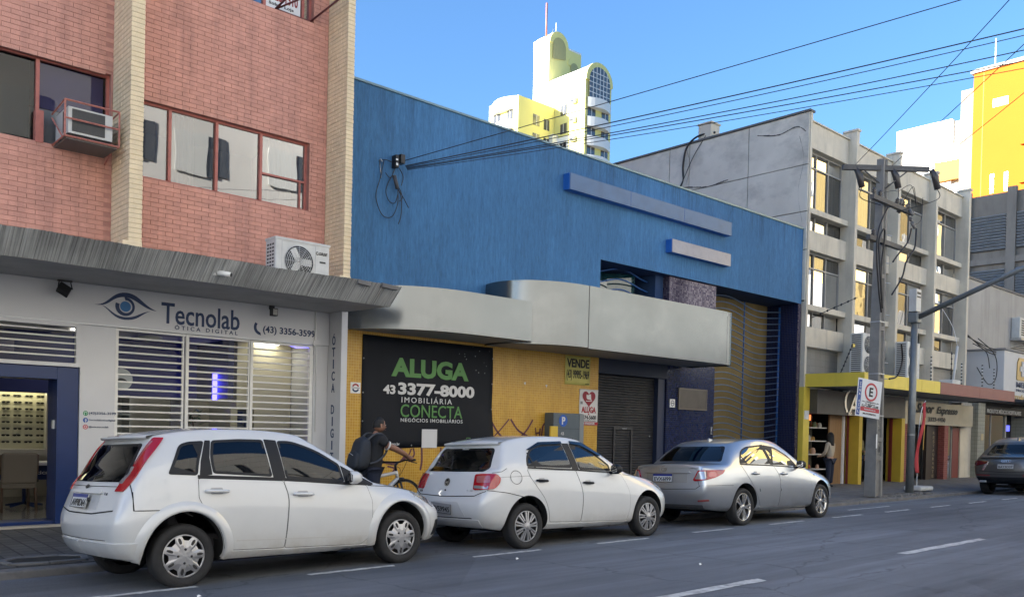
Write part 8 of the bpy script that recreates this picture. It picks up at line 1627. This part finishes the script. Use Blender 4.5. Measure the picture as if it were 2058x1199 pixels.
# ---- woman standing at the first shop, seen from behind
WX_, WY_ = 23.62, 12.3
wo = thing('person', 'woman in beige top and dark jeans facing the shop shelves under the yellow canopy', 'person', (WX_, WY_, .05))
BS = .78
def Q(x, y, z, r, r2=None): return (WX_+x, WY_+y, .05+z, r*BS, (r2 or r)*BS)
J = [Q(0, 0, .82, .13, .11), Q(0, 0, 1.0, .115, .095), Q(0, -.01, 1.22, .135, .10), Q(0, 0, 1.31, .06, .06), Q(0, 0, 1.37, .045), Q(-.085, 0, .78, .09), Q(-.085, -.01, .44, .06), Q(-.08, .0, .08, .04), Q(.085, 0, .78, .09), Q(.085, -.01, .44, .06), Q(.08, 0, .08, .04)]
skin_body('body', J, [(0, 1), (1, 2), (2, 3), (3, 4), (0, 5), (5, 6), (6, 7), (0, 8), (8, 9), (9, 10)], m_skinl, wo)
BS = 1
J = [Q(0, 0, .84, .145, .115), Q(0, 0, 1.0, .13, .105), Q(0, -.01, 1.20, .15, .112), Q(0, 0, 1.32, .07, .065), Q(-.165, 0, 1.25, .06), Q(-.22, .02, 1.02, .052), Q(-.18, .16, .90, .042), Q(.165, 0, 1.25, .06), Q(.22, .02, 1.02, .052), Q(.2, .14, .90, .042)]
skin_body('blouse', J, [(0, 1), (1, 2), (2, 3), (2, 4), (4, 5), (5, 6), (2, 7), (7, 8), (8, 9)], M('blouse_beige', (.42, .35, .26), .85, bump=.2, bs=15), wo)
J = [Q(0, 0, .84, .135, .118), Q(-.085, 0, .76, .1), Q(-.085, -.01, .44, .07), Q(-.08, 0, .1, .055), Q(.085, 0, .76, .1), Q(.085, -.01, .44, .07), Q(.08, 0, .1, .055)]
skin_body('jeans', J, [(0, 1), (1, 2), (2, 3), (0, 4), (4, 5), (5, 6)], m_jean, wo)
for x in (-.08, .08): obj('shoe', ellipsoid((WX_+x, WY_+.03, .05+.04), (.045, .12, .04), 12, 8), m_shoe, wo)
hand(wo, (WX_-.175, WY_+.175, .95), (.1, 1, 0), (0, 0, 1), m_skinl); hand(wo, (WX_+.195, WY_+.155, .95), (-.1, 1, 0), (0, 0, 1), m_skinl); head(wo, (WX_, WY_+.0, .05+1.46), R(85), (m_skinl, m_hair), True, .95)
# ---- person in the doorway behind the concrete pole
PX_, PY_ = 27.45, 13.3
pw = thing('person', 'dim figure in olive shirt standing in the doorway behind the concrete pole', 'person', (PX_, PY_, .05))
BS = .78
def Q(x, y, z, r, r2=None): return (PX_+x, PY_+y, .05+z, r*BS, (r2 or r)*BS)
J = [Q(0, 0, .86, .13, .11), Q(0, 0, 1.05, .13, .1), Q(0, 0, 1.3, .15, .105), Q(0, 0, 1.4, .06), Q(0, 0, 1.46, .048), Q(-.09, 0, .82, .09), Q(-.09, 0, .45, .06), Q(-.09, 0, .07, .045), Q(.09, 0, .82, .09), Q(.09, 0, .45, .06), Q(.09, 0, .07, .045)]
skin_body('body', J, [(0, 1), (1, 2), (2, 3), (3, 4), (0, 5), (5, 6), (6, 7), (0, 8), (8, 9), (9, 10)], m_skinl, pw)
BS = 1
J = [Q(0, 0, .88, .145, .12), Q(0, 0, 1.05, .145, .11), Q(0, 0, 1.28, .165, .115), Q(0, 0, 1.4, .07), Q(-.18, 0, 1.33, .065), Q(-.23, -.03, 1.08, .055), Q(-.16, -.2, 1.0, .042), Q(.18, 0, 1.33, .065), Q(.24, -.02, 1.08, .055), Q(.22, -.08, .85, .042)]
skin_body('shirt', J, [(0, 1), (1, 2), (2, 3), (2, 4), (4, 5), (5, 6), (2, 7), (7, 8), (8, 9)], M('shirt_olive', (.16, .14, .07), .85), pw)
J = [Q(0, 0, .88, .135, .115), Q(-.09, 0, .8, .1), Q(-.09, 0, .45, .075), Q(-.09, 0, .1, .06), Q(.09, 0, .8, .1), Q(.09, 0, .45, .075), Q(.09, 0, .1, .06)]
skin_body('trousers', J, [(0, 1), (1, 2), (2, 3), (0, 4), (4, 5), (5, 6)], m_jean, pw)
hand(pw, (PX_-.155, PY_-.22, 1.05), (.2, -1, 0), (0, 0, 1), m_skinl); hand(pw, (PX_+.22, PY_-.09, .88), (0, -.3, -1), (0, -1, .3), m_skinl); head(pw, (PX_, PY_, .05+1.57), R(250), (m_skinl, m_hair))
for x in (-.09, .09): obj('shoe', ellipsoid((PX_+x, PY_-.03, .09), (.05, .13, .045), 12, 8), m_shoe, pw)
# ================================================================ street furniture and wires
m_pole = M('pole_concrete', (.22, .212, .195), .9, var=.14, vs=4, bump=.3, bs=40, dirt=(.13, .125, .12), dsc=2, dstretch=(1.5, 1.5, .4), damt=.7); m_stl = M('crossarm_dark', (.10, .095, .09), .75, var=.2, vs=6); m_ins = M('insulator_dark', (.05, .045, .045), .35)
PXp, PYp = 21.42, 9.98
pl_ = thing('utility_pole', 'tall tapered concrete utility pole with crossarms and cables on the pavement', 'utility pole', (PXp, PYp, .05))
def sect(z):                                                     # double-T section, tapering
    t = z/8.6; return .40-.17*t, .30-.12*t
V = []; F = []; zs = [0, .35, .9, 2, 3.5, 5, 6.5, 8.0, 8.45]
for z in zs:
    w_, d_ = sect(z); a, b = w_/2, d_/2; fl, wb_ = .055, .05 if z > .34 else .05
    prof = [(-a, -b), (-a+fl*1.4, -b), (-a+fl*1.8, -b+.055), (a-fl*1.8, -b+.055), (a-fl*1.4, -b), (a, -b), (a, b), (a-fl*1.4, b), (a-fl*1.8, b-.055), (-a+fl*1.8, b-.055), (-a+fl*1.4, b), (-a, b)]
    V += [(PXp+x, PYp+y, .03+z) for x, y in prof]
k = 12
for i in range(len(zs)-1):
    for j in range(k): F.append((i*k+j, i*k+(j+1) % k, (i+1)*k+(j+1) % k, (i+1)*k+j))
F.append(tuple(range((len(zs)-1)*k, len(zs)*k))); obj('shaft', MB().add(V, F), m_pole, pl_, bevel=.008)
for z in (.95, 1.42, 2.9, 4.2, 5.5, 6.6): 
    w_, d_ = sect(z); obj('web_rib', box(PXp-w_/2+.06, PXp+w_/2-.06, PYp-d_/2+.004, PYp+d_/2-.004, z, z+.1), m_pole, pl_)
sl_ = MB(); 
for q in range(26): x, z = PXp+rng.uniform(-.07, .07), rng.choice((rng.uniform(1.1, 1.38), rng.uniform(1.55, 1.95))); s_ = rng.uniform(.01, .035); sl_.add([(x-s_, PYp-.101, z), (x+s_, PYp-.101, z+s_*.3), (x+s_*.8, PYp-.101, z+s_), (x-s_*.7, PYp-.101, z+s_*1.1)], [(0, 1, 2, 3)])
obj('torn_bill_remains', sl_, M('paper_remains', (.34, .33, .31), .9), pl_, kind='stuff')
gt_ = MB()
for l in ([(21.36, 1.12), (21.37, 1.3), (21.41, 1.18), (21.43, 1.32)], [(21.45, 1.3), (21.47, 1.15), (21.5, 1.28), (21.52, 1.13)], [(21.35, 1.6), (21.4, 1.72), (21.42, 1.6), (21.47, 1.75), (21.52, 1.62)]): gt_.strip(gpts(l), PYp-.104, .012)
obj('scrawl', gt_, M('scrawl_dark', (.05, .05, .05), .8), pl_); obj('pasted_label', box(21.17, 21.23, PYp-.16, PYp-.155, 1.25, 1.6), m_white, pl_)
for z in (2.05, 3.1, 4.4): w_, d_ = sect(z); obj('steel_strap', MB().box(PXp-w_/2-.004, PXp+w_/2+.004, PYp-d_/2-.004, PYp+d_/2+.004, z, z+.025), m_steel, pl_)
# top crossarm (diagonal) with three cut-outs
A0, A1 = Vector((20.62, 10.62, 8.25)), Vector((22.25, 9.18, 8.25)); mid = (A0+A1)/2; ux = (A1-A0).normalized(); uy = Vector((-ux.y, ux.x, 0))
obj('crossarm', MB().obox(mid, ux*(A1-A0).length/2, uy*.055, (0, 0, .06)), m_stl, pl_); obj('arm_brace', MB().tube([mid-ux*.55+Vector((0, 0, -.06)), (PXp, PYp-.1, 7.75)], .018, 5).tube([mid+ux*.55+Vector((0, 0, -.06)), (PXp, PYp-.1, 7.75)], .018, 5), m_stl, pl_)
for t in (-.7, .15, 1.06):
    c = mid+ux*(A1-A0).length/2*t; f_ = obj('fuse_cutout', MB().tube([c+Vector((0, 0, .0)), c+Vector((.1, -.06, -.2)), c+Vector((.16, -.1, -.48))], [.06, .085, .075], 8), m_ins, pl_); obj('dropper_wire', MB().tube(crom([tuple(c+Vector((.16, -.1, -.48))), tuple(c+Vector((.12, -.1, -.75))), (PXp+.5*t, PYp-.15, 7.25)], 6), .01, 4), m_black, f_)
# two lower arms along the street with insulators and looped cables
def arm(z, x0, x1, slope, n_): 
    a_ = obj('crossarm', MB().obox(((x0+x1)/2, PYp-.2, z), ((x1-x0)/2, 0, 0), (0, .05, 0), (0, 0, .055)), m_stl, pl_)
    for q in range(n_):
        x = x0+(x1-x0)*(q+.3)/n_
        if abs(x-PXp) < .25: continue
        obj('insulator', MB().lathe([(0, 0), (.05, .0), (.03, .04), (.06, .06), (.035, .1), (.06, .12), (.02, .18), (0, .18)], (x, PYp-.2, z+.05), n=12), m_ins, a_)
arm(7.35, 20.5, 22.75, 0, 7); arm(6.35, 20.35, 22.1, 0, 2)
cl_ = MB(); r2 = random.Random(5)
for q in range(7):
    c = Vector((22.1+r2.uniform(-.1, .6), PYp-.25+r2.uniform(-.1, .1), 7.3+r2.uniform(-.25, .3))); obj('connector', MB().tube([c, c+Vector((r2.uniform(-.12, .12), r2.uniform(-.1, .1), r2.uniform(-.22, .05)))], [.05, .035], 7), M('connector_grey', (.16, .155, .15), .6, .3), pl_)
cabs = [[(21.15, PYp-.3, 7.2), (20.6, PYp-.35, 6.6), (20.5, PYp-.35, 6.0), (20.75, PYp-.3, 5.2), (21.05, PYp-.25, 4.6)], [(22.5, PYp-.3, 6.9), (22.2, PYp-.35, 6.5), (21.75, PYp-.3, 6.1), (21.5, PYp-.3, 5.9)], [(22.8, PYp-.3, 6.95), (22.5, PYp-.4, 6.4), (22.15, PYp-.35, 6.0), (22.05, PYp-.3, 5.6), (21.6, PYp-.25, 5.1)], [(20.75, PYp-.3, 6.0), (20.72, PYp-.3, 6.35), (20.85, PYp-.35, 6.6), (21.0, PYp-.3, 6.4), (20.98, PYp-.25, 5.6), (21.1, PYp-.25, 4.7)], [(20.7, PYp-.3, 6.2), (20.85, PYp-.3, 5.4), (21.05, PYp-.25, 4.9)], [(22.0, PYp-.35, 3.9), (22.2, PYp-.3, 3.5), (22.05, PYp-.25, 3.1), (21.7, PYp-.2, 3.0)]]
for l in cabs: obj('pole_cable', MB().tube(crom(l, 8), .022, 6), m_black, pl_)
for l in ([(20.9, PYp-.3, 7.5), (21.3, PYp-.35, 7.62), (21.7, PYp-.3, 7.7), (22.3, PYp-.35, 7.95), (22.7, PYp-.3, 7.6)], [(22.0, PYp-.3, 7.5), (22.2, PYp-.4, 7.85), (22.5, PYp-.35, 7.9), (22.75, PYp-.3, 7.5)], [(22.9, PYp-.4, 7.75), (22.85, PYp-.4, 7.2), (22.6, PYp-.35, 7.0)]): obj('thin_wire', MB().tube(crom(l, 8), .008, 4), m_black, pl_)
for z in (3.0, 3.4, 4.6, 5.4, 5.9, 6.6): obj('step_bolt', MB().tube([(PXp+.1, PYp-.1, z), (PXp+.3, PYp-.15, z)], .012, 5), m_steel, pl_)
# parking sign strapped to the pole
sg_ = thing('parking_sign', 'tilted white parking sign with red ringed E and blue ZONA AZUL strip on the pole', 'sign', (20.65, 9.78, 2.0)); m_sr = M('sign_red', (.42, .03, .04), .45); m_sb = M('sign_blue', (.015, .06, .24), .45); m_sw = M('sign_white', (.62, .63, .64), .45, var=.04); S0 = 9.76
sgr = [obj('plate', box(-.43, .43, -.004, .004, -.46, .46), m_sw, sg_, bevel=.004), obj('blue_strip', box(-.40, -.29, -.008, -.004, -.43, .42), m_sb, sg_)]
rg = MB(); ribbon(rg, arc(.055, .16, .225, 0, 360, 36), arc(.055, .16, .175, 0, 360, 36), -.009); sgr.append(obj('red_ring', rg, m_sr, sg_))
sgr.append(wtext('E', .055, .16, -.009, m_black, sg_, (.13, .22), .03)); sgr.append(obj('red_band', box(-.27, .40, -.008, -.005, -.32, -.22), m_sr, sg_))
for tx, x, z, fit, mt in (('Uso Obrigatório do', .06, -.09, (.6, .035), m_black), ('Parquímetro', .06, -.135, (.34, .032), m_black), ('2ª a 6ª  08:00  17:30h', .06, -.17, (.6, .028), m_black), ('Sáb  08:00  12:30h', .06, -.2, (.6, .024), m_black), ('PERMANÊNCIA 2h', .06, -.27, (.4, .035), m_sw), ('MOTORISTA', .06, -.375, (.46, .04), m_black)): sgr.append(wtext(tx, x, z, -.010, mt, sg_, fit, .008))
zz = .33
for ch in 'ZONA AZUL':
    if ch != ' ': sgr.append(wtext(ch, -.345, zz, -.010, m_sw, sg_, (.05, .062), .01))
    zz -= .085
for o_ in sgr: o_.matrix_parent_inverse = Matrix.Translation(Vector((0, 0, 0)))
sg_.location = (20.58, 9.76, 2.46); sg_.rotation_euler = Euler((0, R(5.5), R(-14)), 'XYZ'); 
# lamp/traffic post with long arm
m_post = M('post_grey_paint', (.20, .215, .215), .5, .4, var=.1, vs=5, dirt=(.1, .1, .095), dsc=3, damt=.5); LX, LY = 23.55, 9.98
lp_ = thing('street_post', 'grey steel street post with a long arm reaching over the road', 'street post', (LX, LY, .05)); obj('post', MB().tube([(LX, LY, .04), (LX+.02, LY, 4.85)], [.105, .085], 16), m_post, lp_); obj('arm', MB().tube([(LX+.02, LY, 4.72), (LX+.02, 7.5, 5.72), (LX+.02, 5.2, 6.35), (LX+.02, 3.6, 6.5)], [.075, .065, .055, .05], 12), m_post, lp_); obj('arm_clamp', MB().obox((LX+.02, LY, 4.74), (.14, 0, 0), (0, .13, 0), (0, 0, .14)), m_post, lp_, bevel=.03); obj('clamp_bolt', MB().lathe([(0, -.01), (.03, -.01), (.03, .01)], (LX-.02, LY-.135, 4.74), 'y', 10), m_dark, lp_)
cb2 = obj('post_head_box', box(LX-.14, LX+.16, LY-.1, LY+.1, 4.9, 5.5), m_acw, lp_, bevel=.01); obj('box_print', MB().box(LX-.1, LX+.12, LY-.104, LY-.1, 5.36, 5.42).box(LX-.1, LX+.12, LY-.104, LY-.1, 5.27, 5.31), m_grl, cb2)
obj('weld_marks', MB().lathe([(.107, 0), (.11, .01), (.107, .02)], (LX, LY, 1.6), n=16), m_steel, lp_)
# red feather flag and its white foot
fg_ = thing('feather_flag', 'narrow faded red feather flag standing behind the steel post', 'flag', (25.0, 10.35, .05)); V = []; F = []
for i in range(25):
    t = i/24; z = .55+2.0*t; x = 24.92+.36*t*t+.03*math.sin(t*9); w_ = .13*(1-.35*t)+.02*math.sin(t*13); y = 10.35+.05*math.sin(t*7); V += [(x-w_, y, z-.05*t), (x, y-.05, z), (x+w_*.8, y+.03, z+.06*t)]
    if i: F += [(3*i-3, 3*i, 3*i+1, 3*i-2), (3*i-2, 3*i+1, 3*i+2, 3*i-1)]
o_ = obj('cloth', MB().add(V, F, True), M('flag_red', (.40, .03, .035), .7, var=.15, vs=6), fg_); o_.modifiers.new('t', 'SOLIDIFY').thickness = .004; obj('print_mark', MB().strip([(25.12, 2.1), (25.08, 1.7), (25.04, 1.2)], 10.26, .04), M('flag_yellow', (.5, .3, .05), .7), fg_)
obj('mast', MB().tube(crom([(24.98, 10.38, .1), (24.96, 10.38, 1.2), (25.1, 10.38, 2.2), (25.35, 10.36, 2.6)], 6), .012, 6), m_white, fg_); obj('foot', box(24.6, 25.45, 10.1, 10.6, .05, .17), m_acw, fg_, bevel=.04)
for k in range(2): pass
# overhead wires
def wire(name, lab, p, q, sag, r_, n_=24, grp=None):
    p, q = Vector(p), Vector(q); pts = [p.lerp(q, i/n_)-Vector((0, 0, 4*sag*(i/n_)*(1-i/n_))) for i in range(n_+1)]
    o_ = obj(name, MB().tube(pts, r_*.62, 5), M('wire_dark', (.02, .022, .028), .7)); return tag(o_, lab, 'wire', grp)
g1 = 'service wires from the blue wall over the street'; B0 = Vector((8.93, 12.85, 6.25))
def far(px, py, pz, ext): d = (Vector((px, py, pz))-B0); return B0+d*ext
wire('overhead_wire', 'single upper wire from the blue wall bracket crossing the sky above the tower', (8.95, 12.85, 6.27), far(11.64, 4.5, 7.15, 1.7), .02, .011, grp=g1)
for i, (dz, l, r_) in enumerate(((7.72, 'uppermost thick wire of the bundle from the blue wall bracket', .016), (7.68, 'second wire twisted along the bundle from the blue wall', .011), (7.52, 'middle wire of the bundle from the blue wall bracket', .013), (7.27, 'lower wire of the bundle skimming the grey roof corner', .013), (7.22, 'lowest thin wire of the bundle skimming the grey roof corner', .010))):
    wire('overhead_wire', l, (8.95+.01*i, 12.84, 6.17-.015*i), far(14.06, 4.5, dz, 1.75), .12+.05*(i % 3), r_, grp=g1)
g2 = 'three wires from the pole crossarm'; dW = Vector((-13.6, -11.9, .15))
for t, l in ((-.7, 'wire rising from the far end of the pole crossarm'), (.15, 'wire rising from the middle of the pole crossarm'), (1.06, 'wire rising from the near end of the pole crossarm')):
    c = mid+ux*(A1-A0).length/2*t+Vector((0, 0, .08)); wire('overhead_wire', l, c, c+dW, .12, .012, grp=g2)
